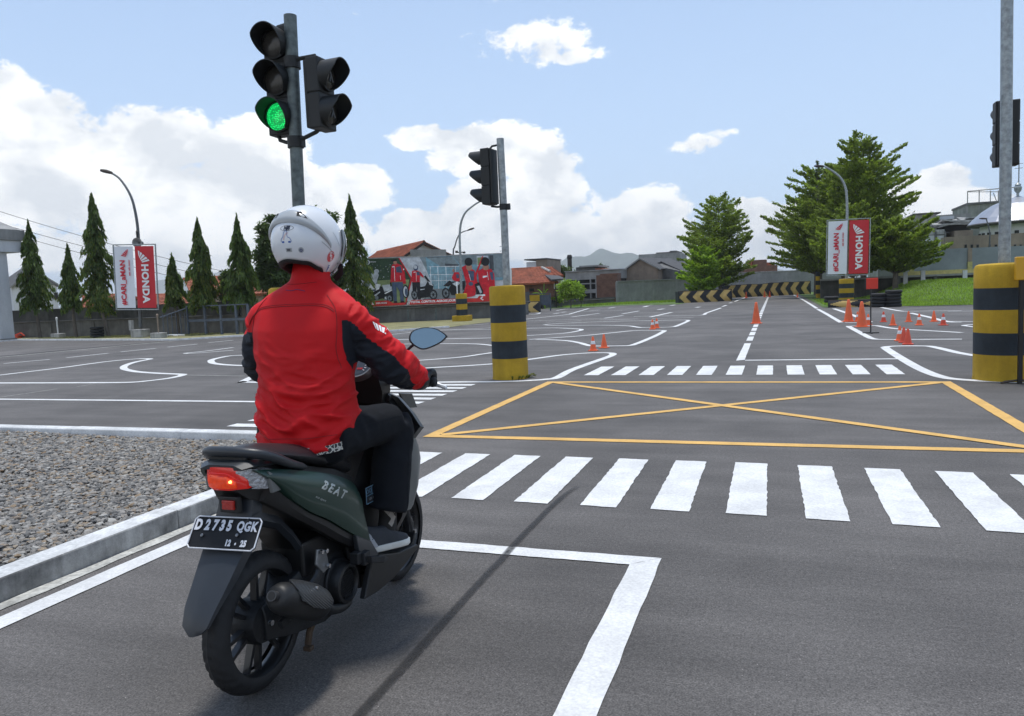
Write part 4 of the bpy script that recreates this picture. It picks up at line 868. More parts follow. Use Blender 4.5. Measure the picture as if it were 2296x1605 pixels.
# big scooter at left
def wheel(cx, cy, rx, ry): ell(cx, cy, rx, ry, 6, 20); ell(cx, cy, rx * .74, ry * .74, 5, 18); ell(cx, cy, rx * .66, ry * .66, 9, 18); ell(cx, cy, rx * .3, ry * .3, 6, 10); [poly([(cx + math.cos(a) * rx * .7, cy + math.sin(a) * ry * .7), (cx + math.cos(a + .15) * rx * .7, cy + math.sin(a + .15) * ry * .7), (cx - math.cos(a) * 3, cy - 3)], 6) for a in np.linspace(0, 2 * PI, 7)[:-1]]
poly([(200, 700), (240, 640), (420, 640), (560, 700), (560, 860), (500, 870), (400, 820), (320, 840), (200, 850), (180, 760)], 6)
poly([(210, 600), (255, 430), (345, 420), (360, 470), (300, 620), (240, 660)], 3); ell(330, 410, 38, 32, 3); poly([(185, 680), (215, 620), (330, 600), (380, 610), (350, 680), (260, 720), (190, 715)], 2); poly([(215, 690), (300, 680), (300, 705), (235, 712)], 7)
poly([(400, 620), (520, 610), (550, 650), (540, 700), (430, 720)], 3); poly([(430, 740), (550, 690), (555, 700), (440, 755)], 2); poly([(210, 745), (240, 740), (205, 850), (185, 850)], 3); ell(310, 810, 26, 34, 9); ell(450, 820, 26, 34, 9); poly([(270, 770), (360, 715), (370, 725), (290, 790)], 3); poly([(440, 800), (520, 860), (505, 870), (430, 815)], 2)
wheel(215, 800, 42, 60); wheel(505, 820, 48, 62)
# standing man in jacket
poly([(560, 580), (725, 580), (720, 700), (725, 860), (715, 880), (670, 880), (665, 720), (620, 640), (615, 870), (570, 880), (560, 760), (548, 660)], 7); poly([(572, 860), (620, 860), (620, 890), (565, 892)], 6); poly([(670, 860), (728, 860), (730, 885), (672, 888)], 6)
poly([(575, 315), (640, 295), (720, 330), (755, 420), (770, 600), (730, 605), (715, 570), (560, 575), (555, 580), (530, 580), (545, 470), (555, 360)], 1); poly([(625, 355), (700, 335), (720, 440), (630, 430)], 7); poly([(600, 340), (608, 340), (603, 560), (597, 560)], 2); poly([(684, 480), (690, 480), (692, 545), (686, 545)], 2); ell(620, 285, 28, 28, 8); poly([(560, 245), (640, 232), (648, 262), (590, 268), (560, 262)], 6); poly([(735, 380), (750, 375), (756, 395), (740, 400)], 2); poly([(570, 345), (600, 338), (600, 350), (572, 357)], 2); poly([(525, 580), (548, 580), (545, 640), (525, 640)], 6)
ell(760, 720, 52, 100, 6); ell(755, 720, 34, 80, 3); ell(765, 730, 22, 60, 7)
# man with helmet and scooter
poly([(865, 580), (985, 580), (985, 840), (940, 840), (930, 640), (915, 840), (865, 840)], 6); poly([(870, 415), (935, 400), (1000, 430), (1045, 490), (1040, 520), (990, 480), (982, 580), (870, 582), (855, 545)], 1); poly([(940, 430), (985, 425), (990, 480), (945, 480)], 7); poly([(930, 430), (936, 430), (932, 570), (927, 570)], 2); ell(930, 365, 38, 46, 7); ell(925, 355, 30, 28, 3); poly([(893, 430), (925, 424), (925, 434), (893, 440)], 2)
poly([(960, 660), (1060, 640), (1110, 560), (1190, 620), (1180, 680), (1140, 800), (980, 820), (940, 740)], 6); poly([(1050, 500), (1075, 480), (1190, 640), (1170, 660)], 6); poly([(1110, 570), (1160, 590), (1185, 640), (1130, 620)], 3); poly([(980, 690), (1050, 680), (1050, 690), (985, 702)], 3); wheel(1180, 770, 62, 76); wheel(890, 770, 50, 74)
# second scooter with rider
poly([(1490, 580), (1680, 570), (1680, 640), (1640, 780), (1460, 780), (1420, 690)], 6); poly([(1340, 640), (1440, 560), (1500, 600), (1420, 650)], 6); poly([(1480, 610), (1560, 575), (1620, 600), (1540, 650)], 3); poly([(1480, 520), (1520, 440), (1590, 440), (1615, 500), (1600, 570), (1560, 580), (1500, 560)], 1); ell(1510, 415, 16, 26, 8); poly([(1545, 470), (1590, 470), (1595, 530), (1550, 530)], 7); poly([(1540, 580), (1565, 580), (1560, 760), (1545, 770)], 2); wheel(1375, 750, 60, 82); wheel(1650, 750, 40, 70)
# two big men at right
poly([(1640, 370), (1700, 340), (1840, 420), (1870, 560), (1830, 780), (1740, 820), (1620, 825), (1700, 620), (1660, 440)], 1); poly([(1730, 420), (1830, 430), (1820, 570), (1770, 560)], 7); ell(1755, 370, 48, 52, 8); ell(1750, 290, 62, 62, 6); poly([(1745, 470), (1752, 470), (1775, 570), (1768, 570)], 2); ell(1770, 615, 36, 30, 7)
poly([(1845, 460), (1965, 215), (1985, 200), (1870, 490), (1860, 560), (1970, 760), (1955, 770), (1840, 620)], 1)
poly([(1890, 430), (1960, 390), (2100, 400), (2140, 470), (2150, 800), (1990, 800), (1900, 640)], 1); ell(2015, 370, 50, 48, 8); ell(2010, 290, 66, 66, 6); poly([(2070, 450), (2120, 440), (2130, 560), (2090, 560)], 7); poly([(1960, 500), (2030, 495), (2030, 515), (1960, 530)], 2); poly([(2030, 440), (2036, 440), (2050, 560), (2044, 560)], 2)
poly([(1830, 620), (1900, 590), (1960, 720), (1950, 790), (1850, 770)], 6); poly([(1860, 650), (1900, 640), (1940, 740), (1910, 760)], 3)
# footer
poly([(140, 865), (480, 852), (560, 892), (740, 885), (730, 920), (142, 944)], 11); poly([(1600, 826), (1780, 826), (1850, 775), (1985, 770), (1985, 800), (1890, 790), (1860, 825)], 2)
poly([(760, 918), (825, 850), (1600, 828), (1860, 828), (1890, 795), (2290, 790), (2290, 866)], 11)
for x in (765, 785): poly([(x, 918), (x + 38, 852), (x + 50, 852), (x + 14, 917)], 2)
poly([(1900, 830), (1940, 800), (1955, 808), (1928, 832), (1960, 850), (1945, 862)], 2)
ell(205, 275, 32, 34, 2); ell(205, 275, 22, 23, 7); poly([(250, 880), (285, 915), (225, 915), (240, 890), (230, 878), (262, 872), (270, 884)], 2)
pr.mi = 2
for s, x, y, sz, sp, bd in (('TOTAL CONTROL ACROSS JOURNEY', 1215, 868, .172, 1.0, .0075), ('EXPLORIDE', 375, 892, .12, 1.0, .004)):
    a = uvb(x, y); text_on(pr, s, sz, bu * a[0] + U3 * a[1] + bn * (.008 + LAY[0] * .0004), bu, U3, bold=bd, spacing=sp, shear=.2)
a = uvb(280, 268); text_on(pr, 'Adicipta', .11, bu * a[0] + U3 * a[1] + bn * (.008 + LAY[0] * .0004), bu, U3)
a = uvb(205, 275); text_on(pr, 'DAYA', .09, bu * a[0] + U3 * a[1] + bn * (.008 + LAY[0] * .0004), bu, U3)
pr.build('printed_poster', pc, bdr, smooth=0, recalc=False)
# ------------------------------------------------------------------ trees
def leaves(name, C_, D_, L_, W_, m, parent, loc=None, fold=.25):
    """C_ centres (n,3), D_ leaf directions (n,3), L_ lengths, W_ widths -> quads"""
    n = len(C_); D_ = D_ / np.linalg.norm(D_, axis=1, keepdims=True)
    r = RNG.normal(size=(n, 3)); S = np.cross(D_, r); S /= np.linalg.norm(S, axis=1, keepdims=True)
    V = np.zeros((n, 4, 3)); L_ = np.broadcast_to(L_, n)[:, None]; W_ = np.broadcast_to(W_, n)[:, None]
    V[:, 0] = C_ - D_ * L_ / 2; V[:, 1] = C_ + S * W_ / 2 - D_ * L_ * .1; V[:, 2] = C_ + D_ * L_ / 2; V[:, 3] = C_ - S * W_ / 2 - D_ * L_ * .1
    o = fastmesh(name, V.reshape(-1, 3), np.arange(n * 4).reshape(-1, 4), m, parent); return o
def ashoka(px, pytop, pybot, Y, wpx, label, lean=0.0, young=.1, dens=1.0):
    top = Q(px, pytop, Y); bot = Q(px, pybot, Y); H_ = top.z; zb = bot.z; rad = wpx / 2 * Y / F * 1.16
    x0 = (top.x + bot.x) / 2
    root = thing('ashoka_tree', label, 'tree', (x0, Y, 0), group=None)
    q = MB(); q.tube([(lean, 0, 0), (lean * .6 + random.uniform(-.05, .05), 0, zb * .6), (0, 0, zb), (.03, 0, H_ * .6), (0, 0, H_ * .97)], [.10, .085, .075, .05, .01], 7); q.build('trunk', m_bark, root)
    h = H_ - zb; n = int(9500 * dens * (h / 5.5)); sprays = max(46, int(105 * h / 5.5)); Cs = []; Ds = []
    per = n // sprays
    for s in range(sprays):
        t = (s + random.random()) / sprays; a = random.uniform(0, 2 * PI)
        prof = min(1, 1.32 * (1 - t) ** .75) * (.80 + .20 * min(1, t * 6)) * random.uniform(.62, 1.30) + .05
        r = rad * prof; z = zb + .25 + t * (h - .3)
        k = RNG.uniform(.05, 1, per) ** .55
        droop = -(k ** 1.8) * (.35 + .35 * r)
        aa = a + RNG.normal(0, .24, per) * (1.15 - k * .55)
        x = np.cos(aa) * r * k; y = np.sin(aa) * r * k; zz = z + droop + RNG.normal(0, .07, per)
        Cs.append(np.stack([x, y, zz], 1)); Ds.append(np.stack([np.cos(aa) * .35 + RNG.normal(0, .22, per), np.sin(aa) * .35 + RNG.normal(0, .22, per), -np.ones(per) + RNG.normal(0, .25, per)], 1))
    Cs = np.concatenate(Cs); Ds = np.concatenate(Ds); Cs[:, 2] = np.maximum(Cs[:, 2], zb - .35)
    crown = thing('crown', None, None); crown.parent = root
    yy_ = RNG.random(len(Cs)) < young * np.clip(1.3 - (Cs[:, 2] - zb) / h * 1.3, .15, 1)
    leaves('leaves', Cs[~yy_], Ds[~yy_], RNG.uniform(.18, .36, (~yy_).sum()), .065, m_leafA, crown)['kind'] = 'stuff'
    leaves('young_leaves', Cs[yy_], Ds[yy_], RNG.uniform(.14, .26, yy_.sum()), .055, m_leafY, crown)['kind'] = 'stuff'
    # dark inner mass of twigs
    k = 900; a = RNG.uniform(0, 6.28, k); t = RNG.random(k); r = rad * (1 - t) ** .7 * RNG.uniform(.1, .5, k)
    leaves('inner_leaves', np.stack([np.cos(a) * r, np.sin(a) * r, zb + t * h * .93], 1), RNG.normal(size=(k, 3)), .3, .16, m_leafA, crown)['kind'] = 'stuff'
    return root
AS = [(72, 497, 692, 30.6, 74, 'conical tree nearest the white canopy building at the left edge', .1), (157, 546, 690, 30.4, 54, 'short narrow conical tree between two taller ones at the left', .05),
      (216, 433, 697, 30.2, 84, 'tallest conical tree, just left of the lamp post with banners', .35), (389, 571, 685, 30.4, 56, 'smallest conical tree, just right of the left banners', .02),
      (449, 490, 690, 30.2, 68, 'conical tree with drooping leaves two places left of the rider helmet', .08), (537, 482, 680, 30.6, 66, 'loose topped conical tree beside the leafy tree left of the helmet', .0), (790, 437, 684, 36.5, 72, 'tall dark conical tree just right of the rider helmet', .0)]
for a in AS: ashoka(*a[:6], lean=a[6], young=.45 if a[0] in (216, 449, 790) else .15)
def broad(name, label, px, pyt, Y, wpx, pyb, m, n=9000, trunk=.12, ls=.22, zb=None, light=None, lw=.09, blobs=40):
    top = Q(px, pyt, Y); bot = Q(px, pyb, Y); rad = wpx / 2 * Y / F; H_ = top.z; zb_ = bot.z if zb is None else zb
    root = thing(name, label, 'tree', (top.x, Y, 0)); q = MB()
    q.tube([(0, 0, 0), (.05, 0, zb_), (0, .05, (zb_ + H_) / 2)], [trunk, trunk * .8, trunk * .4], 8)
    cz = (H_ + zb_) / 2; hz_ = (H_ - zb_) / 2; Cs, Ds = [], []; per = n // blobs
    for b in range(blobs):
        u = Vector((random.gauss(0, 1), random.gauss(0, 1), random.gauss(0, 1))).normalized() * random.uniform(.35, .92)
        c = Vector((u.x * rad * .85, u.y * rad * .85, cz + u.z * hz_ * .88)); q.tube([(0, 0, zb_ * .8 + (c.z - zb_) * .3), c * .6 + Vector((0, 0, c.z * .4)) , c], [trunk * .3, trunk * .18, .01], 5)
        br = rad * random.uniform(.2, .34); k = RNG.normal(0, .55, (per, 3)) * br * np.array([1, 1, .7])
        Cs.append(k + np.array(c[:])); Ds.append(k / br + RNG.normal(0, .5, (per, 3)) + np.array([0, 0, -.6]))
    q.build('trunk', m_bark, root); Cs = np.concatenate(Cs); Ds = np.concatenate(Ds)
    crown = thing('crown', None, None); crown.parent = root
    leaves('leaves', Cs, Ds, RNG.uniform(ls * .7, ls * 1.3, len(Cs)), lw, m, crown)['kind'] = 'stuff'
    return root
broad('broadleaf_tree', 'leafy round topped tree directly behind the helmet, left of the signal pole', 610, 455, 33.5, 118, 700, m_leafB, 26000, zb=.9, blobs=60)
broad('broadleaf_tree', 'leafy tree seen between the signal pole and the conical tree right of the helmet', 716, 445, 36, 122, 640, m_leafB, 26000, zb=1.2, blobs=60)
broad('shrub', 'straggly shrub in front of the dark wall left of the rider', 508, 585, 31.6, 70, 692, m_leafB, 3500, zb=1.0, trunk=.05, ls=.18)
broad('broadleaf_tree', 'dark bushy tree behind the orange roofs near the chimney', z4(605, 0)[0], z4(0, 282)[1], 96, 66, z4(0, 400)[1], m_leafB, 5000, zb=2, ls=.4, lw=.16)
broad('broadleaf_tree', 'distant dark tree line above the small hut', z4(1060, 0)[0], z4(0, 316)[1], 112, 40, z4(0, 380)[1], m_leafB, 2500, zb=2, ls=.45, lw=.18)
broad('small_tree', 'small bright green tree in front of the concrete building', z4(750, 0)[0], z4(0, 478)[1], 58, 62, z4(0, 700)[1], m_leafL, 8000, zb=.55, trunk=.05, ls=.2)
broad('shrub', 'green shrub beside the small bright tree', z4(855, 0)[0], z4(0, 520)[1], 60, 26, z4(0, 690)[1], m_leafT, 2500, zb=.3, trunk=.04, ls=.18)
broad('shrub', 'low green shrubs behind the low wall at the orange roofed house', z4(600, 0)[0], z4(0, 655)[1], 62.5, 44, z4(0, 700)[1], m_leafL, 1500, zb=.5, trunk=.03, ls=.18)
bp = thing('banana_plant', 'banana plant with torn light leaves beside the brick shed', 'plant', (z4q(480, 600, 59).x, 59, 0)); q = MB(); q.tube([(0, 0, 0), (.02, 0, .9)], [.12, .07], 7); q.build('stem', m_leafL, bp)
for (dx, dz) in ((-.95, .9), (-.55, 1.2), (.1, 1.7), (.45, 1.2), (-1.5, .5)):
    q = MB(); pts = [Vector((dx * t, -.1 * t, .9 + dz * t - .5 * t * t)) for t in np.linspace(0, 1, 8)]; wd_ = [.02, .1, .16, .17, .16, .13, .08, .01]
    q.loft([[p + Vector((0, w_, w_ * .6)), p + Vector((0, 0, -.01)), p + Vector((0, -w_, w_ * .6)), p + Vector((0, 0, .008))] for p, w_ in zip(pts, wd_)]); q.build('leaf', m_leafL, bp)
bsp = broad('twig', 'spindly leafless bush tip above the far green tree at its left side', 1832, 330, 64, 16, 345, m_leafB, 300, zb=8.3, trunk=.02, ls=.2, blobs=10); bsp.name = 'slender_tree'; bsp['label'] = 'slender bare stemmed tree with a tiny tuft, above the big green tree'

def terminalia(label, x, y, H_, rad, zb, n, m, seed, trunk=.16, mlight=None, skew=(0, 0), tiers=None):
    rg = random.Random(seed); root = thing('ketapang_tree', label, 'tree', (x, y, 0)); q = MB()
    q.tube([(0, 0, 0), (.03, 0, zb), (0, 0, H_ * .6), (0, 0, H_ * .98)], [trunk, trunk * .8, trunk * .45, .02], 9)
    tiers = tiers or max(9, int(H_ * 2.0)); Cs, Ds = [], []; br_all = []
    for ti in range(tiers):
        t = ti / (tiers - 1); z = zb + t * (H_ - zb) * .93; Lr = rad * (1 - t * .92) ** .5 * (1.0 if t > .2 else .85)
        nb = max(5, int(9 - t * 3))
        for b in range(nb):
            a = 2 * PI * (b + rg.random() * .7) / nb + ti * 1.1; L_ = Lr * rg.uniform(.60, 1.18) * (1 + .14 * math.cos(a * 2 + seed) + .12 * math.sin(a + t * 5 + seed)); rise = rg.uniform(.3, .95) * L_ * .75
            sx = 1 + skew[0] * math.cos(a)
            e = Vector((math.cos(a) * L_ * sx, math.sin(a) * L_, z + rise)); s0 = Vector((0, 0, z))
            mid = s0.lerp(e, .5) + Vector((0, 0, .06 * L_)); q.tube([s0, mid, e], [trunk * .28 * (1 - t * .6), trunk * .16 * (1 - t * .6), .012], 4, caps=False)
            br_all.append((s0, mid, e, L_))
    tot = sum(b[3] ** 1.3 for b in br_all)
    for (s0, mid, e, L_) in br_all:
        k = max(30, int(n * L_ ** 1.3 / tot)); s = RNG.uniform(.12, 1.05, k) ** .8; s = np.clip(s, 0, 1.03)
        S0, M_, E_ = np.array(s0[:]), np.array(mid[:]), np.array(e[:])
        p = ((1 - s) ** 2)[:, None] * S0 + (2 * s * (1 - s))[:, None] * M_ + (s ** 2)[:, None] * E_
        d = (E_ - S0) / np.linalg.norm(E_ - S0); side = np.cross(d, [0, 0, 1]); wd_ = (.62 * L_ * (1.12 - s) * np.minimum(1, s * 2.2))
        cl = np.round(RNG.normal(0, .5, k) * 4) / 4 + RNG.normal(0, .07, k)
        p = p + side * (cl * wd_)[:, None] + np.array([0, 0, 1]) * (RNG.normal(0, .055, k) + np.abs(cl) * .08)[:, None]
        Cs.append(p); Ds.append(d * .8 + side * np.sign(cl)[:, None] * .6 + RNG.normal(0, .45, (k, 3)) * np.array([1, 1, .45]) + np.array([0, 0, .1]))
    q.build('trunk', m_bark, root); Cs = np.concatenate(Cs); Ds = np.concatenate(Ds)
    crown = thing('crown', None, None); crown.parent = root
    leaves('leaves', Cs, Ds, RNG.uniform(.14, .30, len(Cs)), .12, m, crown)['kind'] = 'stuff'
    return root
t1 = Q(1612, 440, 70)
terminalia('separate layered green tree left of the road end above the striped barrier', t1.x - .1, 70, t1.z, 4.3, 1.1, 30000, m_leafT, 3, .17)
terminalia('light green sapling in front of the separate layered tree by the barrier', Q(1578, 560, 65.5).x, 65.5, 4.4, 2.3, .6, 11000, m_leafL, 5, .07)
terminalia('tallest layered green tree behind the right hand banners', 6.0, 60, Q(1930, 306, 60).z, 3.9, 2.2, 42000, m_leafT, 11, .24)
terminalia('big layered green tree at the kerb, left part of the green mass by the road', 3.4, 67, Q(1830, 375, 67).z, 4.5, 1.8, 40000, m_leafT, 12, .28)
terminalia('middle layered green tree between the two tallest ones behind the street lamp', 4.9, 63, Q(1865, 368, 63).z, 3.9, 2.0, 36000, m_leafT, 21, .2)
terminalia('second layered green tree further down the road edge', 3.6, 76, Q(1790, 445, 76).z, 4.8, 2.0, 26000, m_leafT, 13, .22)
terminalia('spreading lower tree reaching right from behind the red banner', 7.4, 55, 4.9, 3.3, 1.6, 22000, m_leafT, 14, .2)
terminalia('low light green tree filling the gap under the tall trees left of the white banner', 4.9, 55.5, 6.2, 3.2, 1.5, 20000, m_leafT, 15, .15)
terminalia('green tree peeking in from the right edge behind the tall galvanised pole', 19.5, 47, 5.8, 2.9, 2.0, 9000, m_leafL, 16, .12)
for k, (x, y, r_) in enumerate(((2.7, 63, .2), (4.1, 52.5, .16))): pass

# ------------------------------------------------------------------ striped base cylinders and traffic lights
def striped_base(parent, rad, h, bands, seg=40, bev=.03, name='striped_base', start=0):
    q = MB(); n = len(bands); z = 0
    for i, hh in enumerate(bands):
        q.mi = (i + start) % 2; zt_ = z + hh * h
        prof = [(rad, z), (rad, zt_)] if i < n - 1 else [(rad, z), (rad, zt_ - bev), (rad - bev * .3, zt_ - bev * .3), (rad - bev, zt_), (.001, zt_ + .012)]
        if i == 0: prof = [(rad + .008, 0), (rad, .05)] + prof[1:]
        q.lathe(prof, seg=seg, caps=False); z = zt_
    return q.build(name, [m_cylY, m_cylK], parent, smooth=40)
def signal_head(parent, name, lamps, lit=None, h=.95, w_=.30, dep=.17, ped=False, depv=.23):
    hd = MB(); sec = h / lamps
    for i in range(lamps):
        hd.box((0, dep / 2, -sec * (i + .5)), (w_, dep, sec - .006))
    hd.box((0, dep / 2, -h / 2), (w_ - .02, dep - .02, h - .01)); hd.box((0, dep + .02, -h / 2), (w_ - .04, .04, h - .03))
    o = hd.build(name, m_blackp, parent, smooth=0, bevel=.012)
    for i in range(lamps):
        zc_ = -sec * (i + .5); r_ = sec * .385
        q = MB(); rings = []
        n = 26
        outer, inner = [], []
        for s_, depth in ((0, 0), (1, 1)):
            ro, ri = [], []
            for k in range(n + 1):
                a = R(-55) + (R(290)) * k / n; up = math.sin(a); rr_ = r_ * (1.14 if s_ == 0 else 1.10)
                y = 0 if s_ == 0 else -(depv * min(1, .28 + .85 * max(0, (up + .82) / 1.35)))
                ro.append((math.cos(a) * rr_, y, zc_ + up * rr_ + (.006 if s_ else 0) * 1)); ri.append((math.cos(a) * (rr_ - .008), y, zc_ + up * (rr_ - .008) + (.006 if s_ else 0)))
            outer.append(ro); inner.append(ri)
        m_ = n + 1; vs_ = outer[0] + outer[1] + inner[0] + inner[1]; fs = []
        for k in range(n): fs += [(k, k + 1, m_ + k + 1, m_ + k), (2 * m_ + k, 3 * m_ + k, 3 * m_ + k + 1, 2 * m_ + k + 1), (m_ + k, m_ + k + 1, 3 * m_ + k + 1, 3 * m_ + k)]
        q.add(vs_, fs); q.build('visor', m_blackp, o, smooth=50)
        q = MB(); q.lathe([(r_ * 1.12, .0), (r_ * 1.12, -.03), (r_ * 1.0, -.035), (r_ * 1.0, -.01)], (0, 0, zc_), 26, 'y', caps=False); q.build('lens_ring', m_blackp, o, smooth=40)
        q = MB(); q.lathe([(r_ * 1.0, -.012), (r_ * .8, -.028), (r_ * .45, -.04), (.002, -.045)], (0, 0, zc_), 26, 'y', caps=False)
        q.build('lens', m_green if lit == i else m_lens, o, smooth=60)
        if ped:
            q = MB(); q.tube([(-.01, -.05, zc_ + .05), (.005, -.05, zc_), (-.02, -.05, zc_ - .055)], .008, 6); q.tube([(.005, -.05, zc_), (.03, -.05, zc_ - .055)], .008, 6); q.build('symbol', m_pole, o)
    return o
m_green = bpy.data.materials.new('lit_green_led_lens'); m_green.use_nodes = True; t = m_green.node_tree; b = t.nodes['Principled BSDF']; b.inputs['Base Color'].default_value = (.0, .05, .02, 1); b.inputs['Roughness'].default_value = .3
tcn = t.nodes.new('ShaderNodeTexCoord'); vo = t.nodes.new('ShaderNodeTexVoronoi'); vo.inputs['Scale'].default_value = 62; vo.inputs['Randomness'].default_value = .35; t.links.new(tcn.outputs['Object'], vo.inputs['Vector'])
mr = t.nodes.new('ShaderNodeMapRange'); t.links.new(vo.outputs['Distance'], mr.inputs[0]); mr.inputs[1].default_value = .15; mr.inputs[2].default_value = .5; mr.inputs[3].default_value = 1.6; mr.inputs[4].default_value = .35
b.inputs['Emission Color'].default_value = (.012, .80, .17, 1); t.links.new(mr.outputs[0], b.inputs['Emission Strength'])
def arm(parent, pts, r_=.018, name='bracket'): q = MB(); q.tube(pts, r_, 8); return q.build(name, m_blackp, parent)
def clampb(parent, z, x=0, r_=.075): q = MB(); q.lathe([(r_, z - .05), (r_, z + .05)], (x, 0, 0), 16); q.box((r_ + .02, 0, z), (.05, .05, .1)); return q.build('clamp', m_blackp, parent)
BAND = [.225, .187, .197, .185, .206]
# left light behind the rider
tl = thing('traffic_light', 'nearest traffic light with a lit green lamp and a side pedestrian signal behind the rider', 'traffic light', (-4.20, 6.1, 0))
striped_base(tl, .31, 1.6, BAND)
q = MB(); q.tube([(0.02, 0, 1.58), (.02, 0, 2.36), (.06, 0, 4.06)], .058, 14); q.lathe([(.061, 2.95), (.061, 2.965)], (.035, 0, 0), 14); q.build('pole', m_galvd, tl)
s = signal_head(tl, 'signal_head', 3, 2, .98, .25, .15, depv=.19); s.location = (-.105, -.03, 3.985); s.rotation_euler = (0, 0, R(3))
arm(tl, [(-.17, .03, 3.03), (-.15, .02, 2.97), (-.07, 0, 2.94), (0.02, 0, 2.94)]); clampb(tl, 2.93, .03); arm(tl, [(-.12, .06, 4.0), (0.04, .03, 4.0)], .02)
s = signal_head(tl, 'pedestrian_signal', 2, None, .63, .25, .13, ped=True, depv=.18); s.location = (.395, .0, 3.635); s.rotation_euler = (0, 0, R(88))
arm(tl, [(.05, 0, 3.65), (.12, -.02, 3.66), (.30, 0, 3.67)], .02); clampb(tl, 3.64, .05); arm(tl, [(.04, 0, 2.95), (.14, -.02, 2.955), (.26, 0, 3.0), (.30, 0, 3.03)], .02)
# middle light
tl = thing('traffic_light', 'middle traffic light on a yellow and black bollard, lamps turned left, beside the billboard', 'traffic light', (-4.30, 12.15, 0))
striped_base(tl, .305, 1.58, BAND)
q = MB(); q.tube([(0, 0, 1.55), (0, 0, 2.6), (-.01, 0, 4.03)], .062, 14); q.build('pole', m_galv, tl)
s = signal_head(tl, 'signal_head', 3, None, .93, .28, .16); s.location = (-.32, 0, 3.88); s.rotation_euler = (0, 0, R(-96))
arm(tl, [(-.22, 0, 3.86), (-.16, 0, 3.92), (-.05, 0, 3.93)]); arm(tl, [(-.22, 0, 2.93), (-.12, 0, 2.91), (-.04, 0, 2.91)]); clampb(tl, 2.9, 0, .07)
# weeds at its foot
q = MB()
for k in range(14): a = random.uniform(-1.2, .4); x, y = .31 * math.cos(a), .31 * math.sin(a); q.tube([(x, y, 0), (x * 1.15, y * 1.15, .06), (x * 1.35 + random.uniform(-.04, .04), y * 1.35, random.uniform(.02, .10))], [.006, .016, .002], 4)
w_ = q.build('weeds', m_leafY, None); w_.location = (-4.30, 12.15, 0); tag(w_, 'small tuft of weeds at the foot of the middle yellow and black bollard', 'weeds', kind='stuff')
# right light
tl = thing('traffic_light', 'right hand traffic light seen from behind on the big yellow and black bollard', 'traffic light', (2.97, 11.95, 0))
striped_base(tl, .385, 1.58, BAND, bev=.06)
q = MB(); q.tube([(-.03, 0, 1.55), (-.03, 0, 3.2), (-.045, 0, 5.3)], .072, 14); q.build('pole', m_galv, tl)
s = signal_head(tl, 'signal_head', 3, None, .88, .29, .17); s.location = (.03, .34, 3.78); s.rotation_euler = (0, 0, R(180)); arm(tl, [(-.05, .2, 3.7), (-.04, 0, 3.7)]); arm(tl, [(-.05, .2, 3.0), (-.04, 0, 3.0)])
# push button post in front of it
pb = thing('push_button_post', 'slim black post with a yellow box standing in front of the right bollard', 'post', (3.005, 11.42, 0))
q = MB(); q.box((0, 0, .72), (.05, .05, 1.44)); q.box((0, 0, .74), (.035, .056, 1.4)); q.build('post', m_blacks, pb, smooth=0)
q = MB(); q.box((-.005, -.02, 1.50), (.145, .10, .30)); q.build('button_box', mat('yellow_enamel', (.62, .33, .01), .4, var=.06), pb, smooth=0, bevel=.012); q = MB(); q.box((.095, -.01, 1.50), (.05, .13, .31)); q.build('side_plate', m_blacks, pb, smooth=0, bevel=.006)
q = MB(); q.tube([(-.22, -.02, .015), (.0, .02, .05), (.26, .05, .02)], .014, 6); q.tube([(-.15, .1, .015), (.0, 0, .05), (.24, -.12, .015)], .014, 6); q.build('foot', m_timber, pb)

# ------------------------------------------------------------------ lamp posts
def lamp_head(parent, p, d, s=1.0):
    p, d = Vector(p), Vector(d).normalized(); q = MB(); u = Vector((-d.y, d.x, 0)).normalized(); rg_ = []
    for t_, w2, h2 in ((0, .04, .04), (.12, .10, .05), (.45, .16, .06), (.72, .12, .04), (.80, .03, .02)):
        c = p + d * t_ * s; rg_.append([c + u * w2 * s * a + Vector((0, 0, h2 * s * b * 1.9)) for a, b in ((-1, -.6), (-1, .4), (-.5, 1), (.5, 1), (1, .4), (1, -.6))])
    q.loft(rg_); return q.build('lamp_head', m_timber, parent)
lp = thing('street_lamp', 'curved street lamp between the left trees carrying two vertical banners', 'street lamp', (-29.75, 29.2, 0))
O = Vector(lp.location); pts = [Vector((.15, 0, .5)), Vector((.35, 0, 3)), Vector((.50, 0, 5.0)), Vector((.42, 0, 6.2)), Vector((.18, 0, 7.0)), Vector((-.35, 0, 7.75)), Vector((-.85, 0, 8.08))]
q = MB(); q.tube(catmull(pts, 5), [.085 - .0014 * k for k in range(31)], 10); q.build('pole', m_pole, lp); lamp_head(lp, (-.78, 0, 8.05), (-1, 0, .30), .95)
q = MB(); q.box((.12, 0, .2), (.66, .6, .40)); q.build('concrete_foot', m_kerb, lp, smooth=0, bevel=.02); q = MB(); q.box((-.32, -.1, .62), (.16, .16, .5)); q.build('foot_stub', m_kerb, lp, smooth=0)
hs = thing('horn_speaker', 'grey horn loudspeaker fixed on the left lamp post above the banners', 'loudspeaker', (-29.22, 29.0, 4.62)); q = MB(); q.lathe([(.05, .25), (.07, .1), (.12, 0), (.20, -.12), (.235, -.16), (.21, -.15), (.10, .02), (.03, .1)], seg=18, axis='y', caps=False); o = q.build('horn', m_kerb, hs); o.rotation_euler = (0, 0, R(25)); o.location = (.18, -.05, -.03)
q = MB(); q.lathe([(.07, .18), (.1, .22), (.1, .42), (.06, .45)], seg=12, axis='y'); o = q.build('driver', m_blacks, hs); o.rotation_euler = (0, 0, R(25)); o.location = (.18, -.05, -.03); q = MB(); q.tube([(0, .1, .2), (.0, .1, .5), (.06, .05, .55)], .05, 6); q.build('mount', m_blacks, hs)
